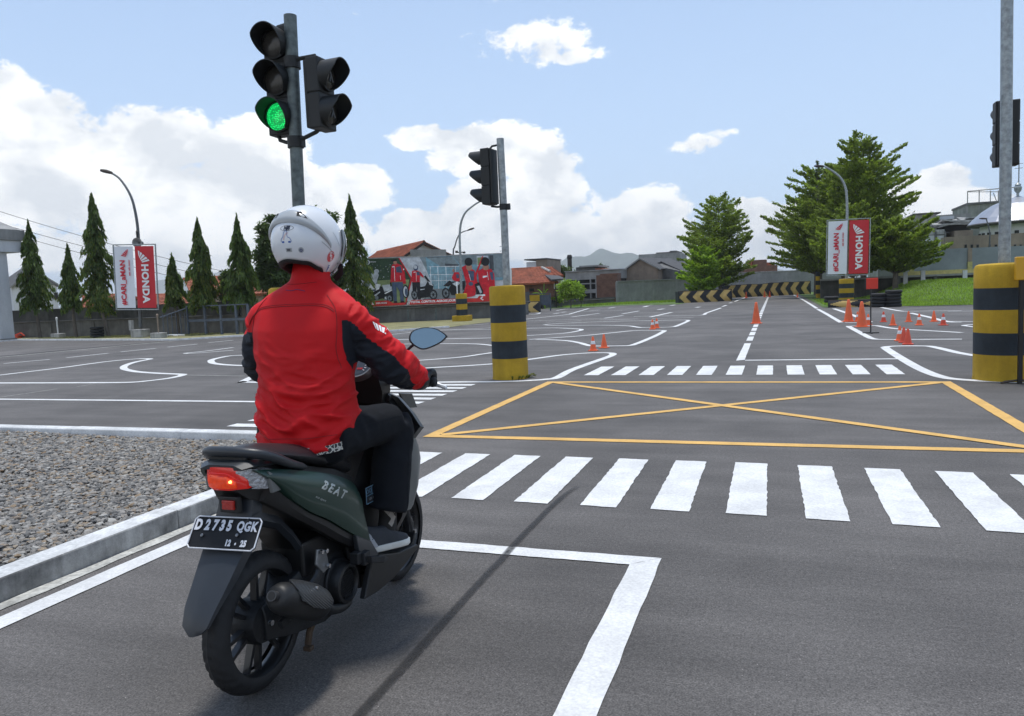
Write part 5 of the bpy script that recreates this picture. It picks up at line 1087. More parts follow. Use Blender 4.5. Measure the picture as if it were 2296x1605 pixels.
def wing(q, o, u, v, s, flip=1):
    """spread wing of five feathers, tip at the upper right (flip=1) or upper left (flip=-1)"""
    o, u, v = Vector(o), Vector(u), Vector(v)
    Lp = [(1.0, 1.0), (.72, .80), (.47, .58), (.25, .36), (.05, .15)]; Rp = [(.84, .55), (.78, .38), (.70, .24), (.62, .12), (.55, .0)]
    def T(p): return o + u * ((p[0] - .5) * s * flip) + v * ((p[1] - .5) * s)
    A_ = [(1.0, 1.0), (.80, .88), (.58, .70), (.36, .50), (.14, .30), (0, .12)]; B_ = [(.98, .62), (.93, .48), (.86, .34), (.79, .22), (.72, .11), (.64, .0)]
    for k in range(5):
        a, b = Vector(A_[k]), Vector(A_[k + 1]); c, d = Vector(B_[k + 1]), Vector(B_[k])
        p0, p1, p2, p3 = a, a.lerp(b, .72), d.lerp(c, .72), d
        q.add([T(p) for p in (p0, p1, p2, p3)], [(0, 1, 2, 3)])
def banners(label, O, w_, h_, rz, tilt, pole_dx, par_loc, m_fr=m_galv, wsplit=.5, flip=False):
    bt = thing('banner_frame', label, 'banner', par_loc, rz); 
    fr_ = MB(); 
    for (c, d) in (((0, 0, h_ / 2), (w_, .05, .05)), ((0, 0, -h_ / 2), (w_, .05, .05)), ((-w_ / 2, 0, 0), (.05, .05, h_ + .05)), ((w_ / 2, 0, 0), (.05, .05, h_ + .05))): fr_.box(c, d)
    f = fr_.build('frame', m_fr, bt, smooth=0)
    def cloth(name, x0, x1, m, mk):
        nx, nz = 10, 26; q = MB(); vs_ = []
        for j in range(nz + 1):
            for i in range(nx + 1):
                x = x0 + (x1 - x0) * i / nx; z = -h_ / 2 + .08 + (h_ - .16) * j / nz
                y = -.045 + .014 * noise.noise(Vector((x * 2.3, z * 1.3, x0))) * (1 if 0 < i < nx else 0) + (.02 * math.sin(z * 3 + x * 9) * noise.noise(Vector((x * 4, z * 2, 5 + x0))) if mk else 0)
                vs_.append((x, y, z))
        q.add(vs_, [(j * (nx + 1) + i, j * (nx + 1) + i + 1, (j + 1) * (nx + 1) + i + 1, (j + 1) * (nx + 1) + i) for j in range(nz) for i in range(nx)])
        return q.build(name, m, bt, smooth=60, recalc=False)
    g = .07
    cw = cloth('white_banner', -w_ / 2 + g, -.05, m_banW, 0); crd = cloth('red_banner', .05, w_ / 2 - g, m_banR, 1)
    xw = (-w_ / 2 + g - .05) / 2; xr = -xw; sc_ = h_ / 3.1
    q = MB(); text_on(q, '#CARI_aMAN', .36 * sc_, (xw - .06 * sc_, -.085, -.25 * sc_), (0, 0, 1), (-1, 0, 0), bold=.012, spacing=1.0)
    text_on(q, 'saat naik motor', .12 * sc_, (xw + .27 * sc_, -.085, .45 * sc_), (0, 0, 1), (-1, 0, 0), bold=.004)
    q.build('slogan_print', m_prR, cw, smooth=0, recalc=False)['kind'] = 'stuff'; q = MB()
    wing(q, (xw + .05, -.085, h_ / 2 - .40 * sc_), (1, 0, 0), (0, 0, 1), .38 * sc_, 1)
    q.build('wing_print', m_prR, cw, smooth=0, recalc=False)
    q = MB(); text_on(q, 'HONDA', .47 * sc_, (xr + .0, -.09, -.30 * sc_), (0, 0, -1), (1, 0, 0), bold=.022, spacing=1.08)
    for kx in range(0): pass
    wing(q, (xr - .0, -.09, h_ / 2 - .58 * sc_), (1, 0, 0), (0, 0, 1), .60 * sc_, -1); q.build('brand_print', m_prW, crd, smooth=0, recalc=False)
    return bt
ctr = (Q(260, 552, 28.6) + Q(347, 693, 28.6)) / 2
b1 = banners('white and red vertical banners in a frame on the left lamp post', None, 2.18, 3.12, R(6), 0, 0, (ctr.x - .12, 28.75, (4.48 + 1.40) / 2)); b1.rotation_euler = (0, R(2.0), R(12))
# middle lamps
def lamp(label, loc, pts, r0, r1_, hd, dirn, hs_=1.0, m=m_pole):
    lp = thing('street_lamp', label, 'street lamp', loc); q = MB(); c = catmull([Vector(p) for p in pts], 6); n = len(c)
    q.tube(c, [r0 + (r1_ - r0) * k / (n - 1) for k in range(n)], 10); q.build('pole', m, lp); lamp_head(lp, hd, dirn, hs_); return lp
lm = lamp('slim curved street lamp rising from the small yellow and black bollard by the billboard', (-16.1, 38.0, 0), [(0, 0, 1.4), (.05, 0, 3), (.09, 0, 4.8), (.38, 0, 5.7), (.95, 0, 6.15), (1.45, 0, 6.38)], .075, .04, (1.4, 0, 6.36), (1, 0, .25), .7, m_galv)
q = MB(); q.mi = 0; q.box((0, 0, .16), (.85, .85, .32)); q.build('base_block', m_cylY, lm, smooth=0, bevel=.02)
o = striped_base(lm, .31, 1.18, [.27, .25, .24, .24], seg=24, start=1); o.location = (0, 0, .322); o.name = 'striped_base'
q = MB(); q.box((.06, 0, 3.72), (.5, .05, .05)); q.box((-.15, 0, 3.76), (.12, .1, .12)); q.box((.28, 0, 3.7), (.12, .1, .1)); q.build('camera_bracket', m_timber, lm, smooth=0)
a = Q(1016, 575, 62); b = Q(1060, 511, 62)
lamp('distant curved street lamp behind the billboard', (a.x, 62, 0), [(0, 0, 0), (.0, 0, a.z), (.2, 0, a.z + .9), (.7, 0, b.z - .45), (b.x - a.x - .4, 0, b.z - .15)], .08, .04, (b.x - a.x - .5, 0, b.z - .18), (1, 0, .25), .8)
a = Q(2218, 545, 70); b = Q(2208, 488, 70)
lamp('small distant lamp in front of the silver dome', (a.x, 70, 0), [(0, 0, 0), (0, 0, a.z), (0, 0, a.z + .8), (-.25, 0, b.z - .1)], .07, .04, (-.2, 0, b.z - .1), (-1, 0, .1), .7)
# right lamp with banners
lr = lamp('curved street lamp over the right hand banners in front of the tall trees', (4.1, 50.3, 0), [(0.0, 0, 1.2), (.03, 0, 4), (.05, 0, 5.6), (-.02, 0, 6.8), (-.35, 0, 7.55), (-.9, 0, 8.05), (-1.25, 0, 8.28)], .09, .05, (-1.2, 0, 8.25), (-1, 0, .12), .75, m_galv)
striped_base(lr, .42, 1.42, [.2, .2, .2, .2, .2], seg=28, start=0)
b2 = banners('white and red vertical banners in a frame on the right lamp post before the trees', None, 2.36, 3.32, 0, 0, 0, (4.15, 49.75, 3.30)); b2.rotation_euler = (0, R(1.2), R(-4))

# ------------------------------------------------------------------ cones
def cone_proto(kind):
    root = thing('traffic_cone', 'x', 'traffic cone')
    m = m_coneD if kind == 'dark' else m_cone
    if kind == 'tall':
        q = MB(); q.box((0, 0, .012), (.36, .36, .024)); q.build('base', m, root, smooth=0, bevel=.006)
        q = MB(); prof = [(.150, .024), (.145, .05)] + [(.145 - .105 * t, .05 + .69 * t) for t in np.linspace(.03, 1, 6)] + [(.030, .755), (.022, .757), (.02, .70)]; n = 40; rings = []
        for (r_, h) in prof: rings.append([(math.cos(2 * PI * k / n) * r_ * (1 - .05 * (k % 4 == 0)), math.sin(2 * PI * k / n) * r_ * (1 - .05 * (k % 4 == 0)), h) for k in range(n)])
        q.loft(rings, caps=False); q.build('body', m, root, smooth=50)
    else:
        q = MB(); q.box((0, 0, .010), (.21, .21, .02)); q.build('base', m, root, smooth=0, bevel=.005)
        q = MB(); q.lathe([(.085, .02), (.08, .03), (.078, .04), (.022, .33), (.018, .338), (.012, .336), (.012, .29)], seg=24, caps=False); q.build('body', m, root, smooth=50)
        if kind != 'plain':
            f = lambda z: .078 - (z - .04) / .29 * .056 + .0015
            q = MB(); q.lathe([(f(.16) - .001, .158), (f(.16), .16), (f(.235), .235), (f(.235) - .001, .237)], seg=24, caps=False); q.build('reflective_band', m_cband, root)
    return root
CN = [('tall', 2.33, 27.8, 'tall ribbed orange cone, left of the pair before the right banners'), ('tall', 2.43, 24.7, 'tall ribbed orange cone nearer the red sign, right of the pair'), ('tall', -.64, 28.1, 'tall plain orange cone standing alone on the dashed centre line'),
      ('band', 2.60, 27.7, 'small banded cone hidden between the two tall cones'), ('band', 2.70, 25.6, 'small banded cone just behind the red sign post'), ('banddark', 3.31, 27.1, 'small banded cone farthest left of the loose group right of the red sign'), ('plain', 3.32, 25.1, 'small plain orange cone, first in the front row right of the red sign'),
      ('plain', 4.0, 26.85, 'small plain orange cone, middle of the back row right of the red sign'), ('band', 3.99, 24.9, 'small white banded orange cone, middle of the front row right of the red sign'), ('plain', 4.67, 26.6, 'small plain orange cone, right end of the back row'), ('banddark', 4.56, 24.6, 'dark red cone with white band, rightmost of the group by the bollard'),
      ('band', 2.66, 19.05, 'white banded cone of the close pair before the right hand course line'), ('plaindark', 2.67, 18.55, 'dark red plain cone squeezed behind another at the right hand course line'), ('plaindark', 2.67, 18.0, 'plain cone in front of the close group by the right hand course line'), ('plain', 1.80, 69.8, 'tiny cone at the far right end of the road by the barrier'),
      ('band', -4.09, 17.5, 'white banded cone of the near pair right of the middle bollard'), ('plain', -4.0, 18.3, 'plain orange cone of the near pair right of the middle bollard'), ('band', -3.97, 25.95, 'front banded cone of the far pair on the curved lines'), ('band', -3.92, 26.6, 'rear banded cone of the far pair on the curved lines'),
      ('far', -2.56, 74.1, 'far cone in front of the striped barrier, leftmost of three'), ('far', -.95, 75.5, 'far cone in front of the striped barrier, middle of three'), ('far', -.48, 74.6, 'far cone in front of the striped barrier at the end of the centre line')]
protos = {}
for (k, x, y, lb) in CN:
    kk = {'banddark': 'banddark', 'plaindark': 'plaindark', 'far': 'tall'}.get(k, k)
    if kk not in protos:
        if kk == 'banddark': r_ = cone_proto('band'); [ch.data.materials.__setitem__(0, m_coneD) for ch in r_.children if ch.name.split('.')[0] != 'reflective_band']
        elif kk == 'plaindark': r_ = cone_proto('plain'); [ch.data.materials.__setitem__(0, m_coneD) for ch in r_.children]
        else: r_ = cone_proto(kk)
        protos[kk] = r_
    else: r_ = copy_tree(protos[kk])
    r_.location = (x, y, .002); r_.rotation_euler = (0, 0, random.uniform(-.3, .3)); r_['label'] = lb; r_['category'] = 'traffic cone'
    r_['group'] = 'traffic cones on the practice course'
    if k == 'far': r_.scale = (.75,) * 3

# ------------------------------------------------------------------ red sign on a stand
rs = thing('red_sign', 'small blank red board on a thin black stand beside the tall cones', 'sign', (2.66, 21.3, 0))
pb0 = P(*z6(1155, 1020)); rs.location = (pb0.x, pb0.y, 0)
q = MB(); q.tube([(0, 0, .02), (0, 0, 1.18)], .016, 8); q.build('post', m_blacks, rs); q = MB(); q.box((0, 0, .012), (.40, .05, .024)); q.box((0, 0, .012), (.05, .40, .022)); q.build('foot', m_blacks, rs, smooth=0)
q = MB(); q.box((.03, 0, 1.30), (.285, .03, .285)); q.build('board', mat('red_board_paint', (.62, .03, .012), .5, var=.05), rs, smooth=0, bevel=.01); q = MB(); q.box((-.12, .012, 1.30), (.03, .05, .26)); q.build('edge_strip', m_blacks, rs, smooth=0)

# ------------------------------------------------------------------ tyres
def tyre_mb(R_, w_, r_in):
    q = MB(); q.lathe([(r_in, -w_ * .38), (r_in + .01, -w_ / 2), (R_ - .05, -w_ / 2), (R_ - .015, -w_ * .36), (R_, -w_ * .2), (R_, w_ * .2), (R_ - .015, w_ * .36), (R_ - .05, w_ / 2), (r_in + .01, w_ / 2), (r_in, w_ * .38), (r_in - .01, 0), (r_in, -w_ * .38)], seg=30, caps=False); return q
tp = None
def place_tyre(x, y, z, lb, s=1.0, rot=(0, 0, 0)):
    global tp
    if tp is None: tp = tyre_mb(.33, .15, .17).build('old_tyre', m_rubber, smooth=40); o = tp
    else: o = tp.copy(); COL.objects.link(o)
    o.location = (x, y, z); o.scale = (s, s, s * .95); o.rotation_euler = rot; tag(o, lb, 'tyre', 'old tyres stacked on the right')
NM = ['bottom', 'second lowest', 'middle', 'second from the top', 'topmost']
xa = P(*z6(1270, 632)).x; xb = P(*z6(1500, 632)).x; yt_ = 40.6
for k in range(4): place_tyre(xa + random.uniform(-.03, .03), yt_, .085 + k * .148 * 1.15, NM[k if k < 3 else 4] + ' tyre of the left stack behind the red sign', 1.18)
for k in range(5): place_tyre(xb + random.uniform(-.03, .03), yt_ - .1, .085 + k * .142 * 1.13, NM[k] + ' tyre of the right stack beside the lawn', 1.14)
a = P(*z6(570, 560)); 
for k in range(2): place_tyre(Q(*z6(572, 500), 43.2).x, 43.2, .30 + k * .17, ['lower', 'upper'][k] + ' tyre beside the striped lamp base at the road edge', 1.1)
lt = Q(*fr(0, 450, .4983)(608, 1268), 29.6)
for k in range(4):
    o = tp.copy(); COL.objects.link(o); o.location = (lt.x, 29.8, .09 + k * .14); o.scale = (1.0, 1.0, .85); tag(o, NM[[0, 1, 3, 4][k]] + ' tyre of the small grey stack by the left lamp post', 'tyre', 'tyres stacked by the left wall')

# ------------------------------------------------------------------ chevron barriers
m_chY = mat('barrier_yellow', (.60, .42, .15), .75, var=.25, vs_=1.6); m_chK = mat('barrier_black', (.022, .025, .03), .7, var=.25, vs_=1.6)
def barrier(label, a, b, h, n, th=.75, lump=.04, seed=0):
    a, b = Vector(a), Vector(b); d = b - a; L_ = d.length; u = d.normalized(); root = thing('striped_barrier', label, 'barrier', a, math.atan2(u.y, u.x))
    q = MB(); q.mi = 0; nx = n * 12; nz = 10; V_ = []
    bulge = lambda x, z: lump * noise.noise(Vector((x * 1.4 + seed, z * 1.8, seed))) * 2 + .05 * math.sin(PI * z / h)
    tz = lambda x: h * (1 + .05 * noise.noise(Vector((x * .9 + seed, 3, seed))))
    for j in range(nz + 1):
        for i in range(nx + 1): x = L_ * i / nx; z = tz(x) * j / nz; V_.append((x, -bulge(x, z), z))
    off = len(V_)
    for i in range(nx + 1): x = L_ * i / nx; V_.append((x, th, tz(x)))
    for i in range(nx + 1): x = L_ * i / nx; V_.append((x, th, 0))
    fs, ms = [], []
    for j in range(nz):
        for i in range(nx):
            x = (i + .5) / nx * n; z = (j + .5) / nz; ph = x - abs(z - .5) * .95
            fs.append((j * (nx + 1) + i, j * (nx + 1) + i + 1, (j + 1) * (nx + 1) + i + 1, (j + 1) * (nx + 1) + i)); ms.append(0 if (ph % 1) < .5 else 1)
    for i in range(nx): fs += [(nz * (nx + 1) + i, nz * (nx + 1) + i + 1, off + i + 1, off + i), (off + i, off + i + 1, off + nx + 2 + i, off + nx + 1 + i)]; ms += [1, 1]
    fs.append(tuple([j * (nx + 1) for j in range(nz + 1)] + [off, off + nx + 1])); ms.append(1); fs.append(tuple([j * (nx + 1) + nx for j in range(nz + 1)][::-1] + [off + 2 * nx + 1, off + nx])); ms.append(1)
    q.v = V_; q.f = fs; q.m = ms
    q.build('tarpaulin_cover', [m_chY, m_chK], root, smooth=45, recalc=True)
    q = MB(); q.tube([(x, .02, tz(x) + .02) for x in np.linspace(0, L_, 14)], .03, 5); q.build('top_rope', m_timber, root)
    return root
barrier('near black and yellow chevron barrier at the left of the road end', (-7.45, 62.7, 0), (-3.35, 64.6, 0), .93, 4.0 and 4)
barrier('long middle chevron barrier right of the near one at the road end', (-4.6, 77.5, 0), (-.6, 80.5, 0), 1.22, 4, seed=3)
barrier('right chevron barrier section at the end of the road under the trees', (-.55, 80.6, 0), (2.35, 82.0, 0), 1.28, 3, seed=6)
barrier('short end piece of the chevron barrier beside the big tree', (2.4, 82.1, 0), (3.4, 82.4, 0), 1.3, 1, seed=8)
barrier('low chevron panel in front of the tyres at the kerb corner on the right', (2.55, 41.85, 0), (5.5, 41.2, 0), .34, 2, th=.3, lump=.02, seed=9)
x0_ = z4q(275, 790, 50); barrier('small torn chevron block at the foot of the black railing right of the middle bollard', (x0_.x, 50, 0), (x0_.x + 1.1, 50.2, 0), .72, 1, th=.6, seed=12)
# striped marker post by the tree
mp_ = thing('marker_post', 'thin yellow and black marker post between the tree trunks at the road edge', 'post', (Q(*z6(375, 400), 64).x, 64, 0)); striped_base(mp_, .16, 2.0, [.17] * 6, seg=14)
# black railing box with yellow board by the low wall
rb_ = thing('black_railing', 'black steel railing with a yellow board behind the middle bollard', 'railing', (z4q(400, 700, 53).x, 53, 0)); xl, xr_ = z4q(272, 0, 53).x - rb_.location.x, z4q(522, 0, 53).x - rb_.location.x
q = MB(); zt_ = Q(*z4(400, 628), 53).z
for x in (xl, xr_): q.box((x, 0, zt_ / 2), (.08, .08, zt_))
q.box(((xl + xr_) / 2, 0, zt_), (xr_ - xl, .07, .05)); q.build('frame', m_steelblue, rb_, smooth=0)
q = MB(); q.box(((xr_ + z4q(412, 0, 53).x - rb_.location.x) / 2, .05, zt_ * .62), (xr_ - z4q(412, 0, 53).x + rb_.location.x, .03, zt_ * .6)); q.build('dark_panel', m_steelblue, rb_, smooth=0)
q = MB(); ya_, yb_ = z4q(300, 0, 52.9).x - rb_.location.x, z4q(410, 0, 52.9).x - rb_.location.x; q.box(((ya_ + yb_) / 2, -.06, zt_ * .68), (yb_ - ya_, .04, zt_ * .5)); q.build('yellow_board', m_cylY, rb_, smooth=0)
q = MB()
for k in range(5): q.tube([(xl + .2 + k * .1, -.4 + k * .12, .12 + .05 * k), (xl + 1.0 + k * .1, -.5, .3 + .05 * (k % 2)), (xr_ - .5, -.3 + k * .08, .2)], [.05, .16, .04], 7)
o = q.build('folded_black_tarpaulin', m_blacks); o.location = rb_.location; tag(o, 'crumpled black tarpaulin heap beneath the yellow board', 'tarpaulin')
# blue grey railing left of the rider
rl = thing('steel_railing', 'blue grey steel railing enclosure against the wall just left of the rider', 'railing', (-27.3, 29.9, 0)); q = MB()
for x in (0, 1.05, 2.0, 2.9, 3.6): q.box((x, 0, .72), (.10 if x else .06, .08, 1.44))
q.box((1.8, 0, 1.42), (3.7, .07, .05)); q.box((1.8, 0, .72), (3.5, .06, .12))
for k in range(6): q.box((-.1 * k - .08, -.18 * k - .1, .55), (.03, .03, 1.1 + .1 * 0))
q.tube([(0, 0, 1.35), (-.65, -1.1, .95)], .03, 5); q.tube([(0, 0, .12), (-.65, -1.1, .08)], .025, 5); q.build('rails', m_steelblue, rl, smooth=0)
# small things on the verge
for (zx, lb) in ((345, 'square concrete pit with a thin pipe, left of the tyre stack on the verge'), (995, 'square concrete pit with a rusty pipe, right of the left lamp post')):
    p_ = P(*fr(0, 450, .4983)(zx, 1284)); r_ = thing('concrete_pit', lb, 'pit', (p_.x, p_.y + .3, 0)); q = MB(); q.box((0, 0, .13), (.60, .45, .26)); q.build('block', m_kerb, r_, smooth=0, bevel=.02); q = MB(); q.tube([(.0, 0, .24), (0, 0, 1.0)], .035, 7); q.lathe([(.045, .98), (.06, 1.1), (.02, 1.15)], seg=8); q.build('pipe', m_tan if zx > 900 else m_kerbw, r_)
q = MB(); p_ = P(*fr(0, 450, .4983)(1000, 1275)); q.tube([(0, 0, .05), (.6, .2, .08), (1.3, .1, .05)], .03, 5); q.tube([(.2, -.3, .05), (.9, .1, .09), (1.5, .35, .05)], .03, 5); o = q.build('loose_pipes', m_kerbw); o.location = p_; tag(o, 'thin white pipes lying on the verge beside the right concrete pit', 'pipes')
q = MB(); p_ = P(*fr(0, 450, .4983)(110, 1282)); q.box((0, .0, .08), (.5, .3, .16)); q.tube([(-.2, 0, .16), (.2, .1, .3), (.5, .1, .12)], .04, 6); o = q.build('red_hose_reel', m_coneD); o.location = p_; tag(o, 'small red and black tool lying at the foot of the white column', 'tool')
# ------------------------------------------------------------------ scooter
BX, BY = -1.88, 2.25
m_green_p = mat('dark_green_paint', (0.010, 0.034, 0.025), .35, 0.15, var=.03, vs_=3, coat=.25)
m_cowl = mat('charcoal_cowl', (0.022, 0.026, 0.030), .34, var=.06, vs_=8, coat=.1)
m_seat = mat('black_vinyl_seat', (0.016, 0.017, 0.020), .38, var=.08, vs_=9, bump=.12, bs=350)
m_engine = mat('dark_cast_metal', (0.020, 0.022, 0.025), .5, .4, var=.3, vs_=18, bump=.15, bs=80)
m_alu = mat('dull_aluminium', (0.20, 0.21, 0.22), .4, .8, var=.25, vs_=18)
m_chrome = mat('bright_steel', (0.55, 0.56, 0.58), .2, 1.0, var=.05)
m_lever = mat('silver_lever', (0.62, 0.64, 0.66), .35, .3, var=.05)
m_rimk = mat('black_alloy_rim', (0.014, 0.015, 0.017), .3, .2, var=.1, coat=.2)
m_mat_silver = mat('matte_silver_body', (0.15, 0.16, 0.16), .4, .3, var=.04)
m_muff = mat('matte_black_muffler', (0.018, 0.019, 0.020), .5, .3, var=.15, vs_=12)
m_alu2 = mat('sooty_steel', (.07, .07, .072), .4, .6, var=.2)
m_rust = mat('rusty_stand_foot', (0.075, 0.05, 0.032), .8, .2, var=.3, vs_=20)
m_redl = mat('lit_red_tail_lens', (0.32, 0.006, 0.004), .12, var=0, coat=.6, emit=(1.0, .02, .008), es=.16)
m_oral = mat('orange_lamp_core', (0.45, 0.05, 0.01), .2, var=.3, vs_=60, emit=(1.0, .05, .01), es=.26)
m_bulb = mat('glowing_bulb', (1, .6, .1), .2, var=0, emit=(1.0, .55, .10), es=5.0)
m_clear = mat('clear_turn_lens', (0.36, 0.37, 0.39), .10, .55, var=.35, vs_=60, bump=.7, bs=90, coat=.5)
m_refl = mat('red_reflector', (0.35, 0.015, 0.01), .2, var=.3, vs_=120, coat=.4)
m_plateK = mat('black_plate', (0.009, 0.010, 0.012), .55, var=.12, vs_=30, spec=.25)
m_plateW = mat('plate_white', (0.58, 0.60, 0.64), .4, var=.08, vs_=60)
m_decal = mat('silver_decal', (0.38, 0.42, 0.42), .35, .6, var=.05)
m_glassd = mat('mirror_glass', (0.27, 0.33, 0.35), .03, 1.0, var=0)
m_smoke = mat('smoked_lens', (.045, .055, .055), .12, var=0, coat=.5)
sc = thing('scooter', 'dark green scooter ridden by the person in the red jacket, number plate D 2735 QGK', 'scooter', (BX, BY, 0))
def tyre(parent, Rr, w_, name='tyre'):
    nA, nP = 200, 20; q = MB(); rings = []
    for i in range(nA):
        a = 2 * PI * i / nA; ring = []
        for j in range(nP + 1):
            u = -1 + 2 * j / nP; th_ = u * PI * .62
            x = math.sin(th_) / math.sin(PI * .62 if abs(u) > 2 else PI / 2) * w_ / 2; h_ = math.cos(th_)
            r_ = Rr - w_ * .50 + h_ * w_ * .50
            g = (a * 34 / (2 * PI) + abs(u) * 1.9) % 1.0
            if .10 < abs(u) < .62 and g < .24: r_ -= .0045
            if abs(abs(u) - .08) < .05: r_ -= .003
            ring.append((x, r_ * math.sin(a), r_ * math.cos(a)))
        rings.append(ring)
    vs_ = [v for r_ in rings for v in r_]; n = nP + 1
    fs = [(i * n + j, ((i + 1) % nA) * n + j, ((i + 1) % nA) * n + j + 1, i * n + j + 1) for i in range(nA) for j in range(nP)]
    q.add(vs_, fs); return q.build(name, m_rubber, parent, smooth=35, recalc=True)
def wheel3(name, y, Rr, w_, spokes=6):
    wr = thing(name, None, None, (0, y, Rr)); wr.parent = sc; tyre(wr, Rr, w_)
    q = MB(); ro = Rr - w_ * .66
    prof = [(ro + .022, -w_ * .36), (ro + .026, -w_ * .42), (ro + .014, -w_ * .42), (ro, -w_ * .30), (ro - .012, -w_ * .15), (ro - .012, w_ * .15), (ro, w_ * .30), (ro + .014, w_ * .42), (ro + .026, w_ * .42), (ro + .022, w_ * .36)]
    q.lathe(prof, seg=64, axis='x', caps=False); q.build('rim', m_rimk, wr, smooth=40)
    q = MB()
    for k in range(spokes):
        a = 2 * PI * k / spokes + .3; d = Vector((0, math.cos(a), math.sin(a))); t_ = Vector((0, -math.sin(a), math.cos(a)))
        for s in (-1, 1):
            p0, p1 = d * .045 + t_ * (.012 * s), d * (ro - .004) + t_ * (.035 * s)
            q.loft([[p0 + Vector((.016, 0, 0)) + t_ * .008, p0 + Vector((.016, 0, 0)) - t_ * .008, p0 - Vector((.016, 0, 0)) - t_ * .008, p0 - Vector((.016, 0, 0)) + t_ * .008], [p1 + Vector((.012, 0, 0)) + t_ * .007, p1 + Vector((.012, 0, 0)) - t_ * .007, p1 - Vector((.012, 0, 0)) - t_ * .007, p1 - Vector((.012, 0, 0)) + t_ * .007]])
    q.build('spokes', m_rimk, wr, smooth=0); return wr
rwh = wheel3('rear_wheel', 0.04, .264, .098)
q = MB(); q.lathe([(.0, .05), (.022, .05), (.075, .045), (.085, .02), (.085, -.05), (.06, -.06)], seg=28, axis='x'); q.build('hub', m_engine, rwh)
q = MB(); q.lathe([(.0, .075), (.011, .075), (.013, .06), (.018, .055), (.018, .05)], seg=12, axis='x'); q.build('axle_nut', m_chrome, rwh)
fw = wheel3('front_wheel', 1.17, .262, .085)
q = MB(); q.lathe([(.0, .045), (.03, .045), (.045, .03), (.045, -.05)], seg=24, axis='x'); q.build('hub', m_engine, fw); q = MB(); q.lathe([(.09, .055), (.09, .05), (.055, .05), (.055, .055), (.09, .055)], seg=30, axis='x', caps=False); q.build('brake_disc', m_chrome, fw)
q = MB(); q.lathe([(.0, .115), (.012, .115), (.012, .08)], seg=10, axis='x'); q.build('axle_nut', m_chrome, fw)
def part(q, name, m, smooth=35, bevel=0, sub=0, parent=None): return q.build(name, m, parent or sc, smooth=smooth, bevel=bevel, sub=sub)
# fork
q = MB(); 
for s in (-1, 1): q.tube([(s * .078, 1.17, .262), (s * .078, 1.12, .42), (s * .07, 1.03, .62)], [.026, .024, .02], 10); q.box((s * .078, 1.165, .262), (.035, .06, .09))
part(q, 'front_fork', m_engine)
# rear core body: lofted sections (y, half width top, half width bottom, z bottom, z top)
def sect(y, wt, wb, zb, zt, r_=.3):
    pts = [(-wb, zb), (-wb * 1.05, zb + (zt - zb) * .25), (-wt, zb + (zt - zb) * .75), (-wt * .8, zt), (wt * .8, zt), (wt, zb + (zt - zb) * .75), (wb * 1.05, zb + (zt - zb) * .25), (wb, zb)]
    return [Vector((p[0], y, p[1])) for p in pts]
q = MB(); q.loft([sect(-.075, .062, .05, .80, .885), sect(-.04, .095, .07, .765, .893), sect(.05, .125, .10, .72, .885), sect(.18, .135, .12, .64, .845), sect(.32, .14, .13, .56, .80), sect(.45, .145, .14, .46, .76), sect(.58, .145, .15, .34, .70), sect(.66, .12, .14, .30, .62)])
part(q, 'rear_cowl', m_blacks, 30)
q = MB(); q.loft([sect(-.085, .066, .085, .878, .896), sect(-.055, .095, .11, .882, .908), sect(.06, .12, .13, .872, .903), sect(.16, .11, .12, .85, .872)]); part(q, 'tail_cowl_top', m_cowl, 30)
# green side panels
def side_panel(s):
    top = [(-.055, .874, .120), (.06, .853, .142), (.18, .818, .156), (.31, .778, .166), (.42, .735, .170), (.50, .695, .166), (.545, .665, .158)]
    bot = [(.03, .800, .138), (.09, .735, .160), (.19, .655, .172), (.30, .590, .180), (.40, .520, .186), (.50, .455, .188), (.60, .405, .184)]
    T = catmull([Vector(p) for p in top], 5); B_ = catmull([Vector(p) for p in bot], 5); n = len(T); m_ = 9
    def bulge(u, v): return .020 * math.sin(PI * v) + .012 * max(0, math.sin(PI * min(1, v * 2.3))) * (u ** .5)
    g = []
    for i in range(n):
        u = i / (n - 1); row = []
        for j in range(m_):
            v = j / (m_ - 1); p = T[i].lerp(B_[i], v); front = .02 * math.sin(PI * v) * u * -1.2
            row.append(Vector((s * (p.z + bulge(u, v)), p.x + front, p.y)))
        g.append(row)
    q = MB(); vs_ = [v for r_ in g for v in r_] + [v - Vector((s * .018, 0, 0)) for r_ in g for v in r_]; N_ = n * m_
    fs = [(i * m_ + j, i * m_ + j + 1, (i + 1) * m_ + j + 1, (i + 1) * m_ + j) for i in range(n - 1) for j in range(m_ - 1)]; fs2 = [tuple(N_ + k for k in f[::-1]) for f in fs]; ed = []
    for i in range(n - 1): ed += [(i * m_, (i + 1) * m_, N_ + (i + 1) * m_, N_ + i * m_), (i * m_ + m_ - 1, N_ + i * m_ + m_ - 1, N_ + (i + 1) * m_ + m_ - 1, (i + 1) * m_ + m_ - 1)]
    for j in range(m_ - 1): ed += [(j, N_ + j, N_ + j + 1, j + 1), ((n - 1) * m_ + j, (n - 1) * m_ + j + 1, N_ + (n - 1) * m_ + j + 1, N_ + (n - 1) * m_ + j)]
    q.add(vs_, fs + fs2 + ed); o = part(q, 'side_panel', m_green_p, 40); return o, g
spR, gR = side_panel(1); side_panel(-1)
bpm = spR.data; spbvh = BVHTree.FromPolygons([v.co for v in bpm.vertices], [tuple(p.vertices) for p in bpm.polygons])
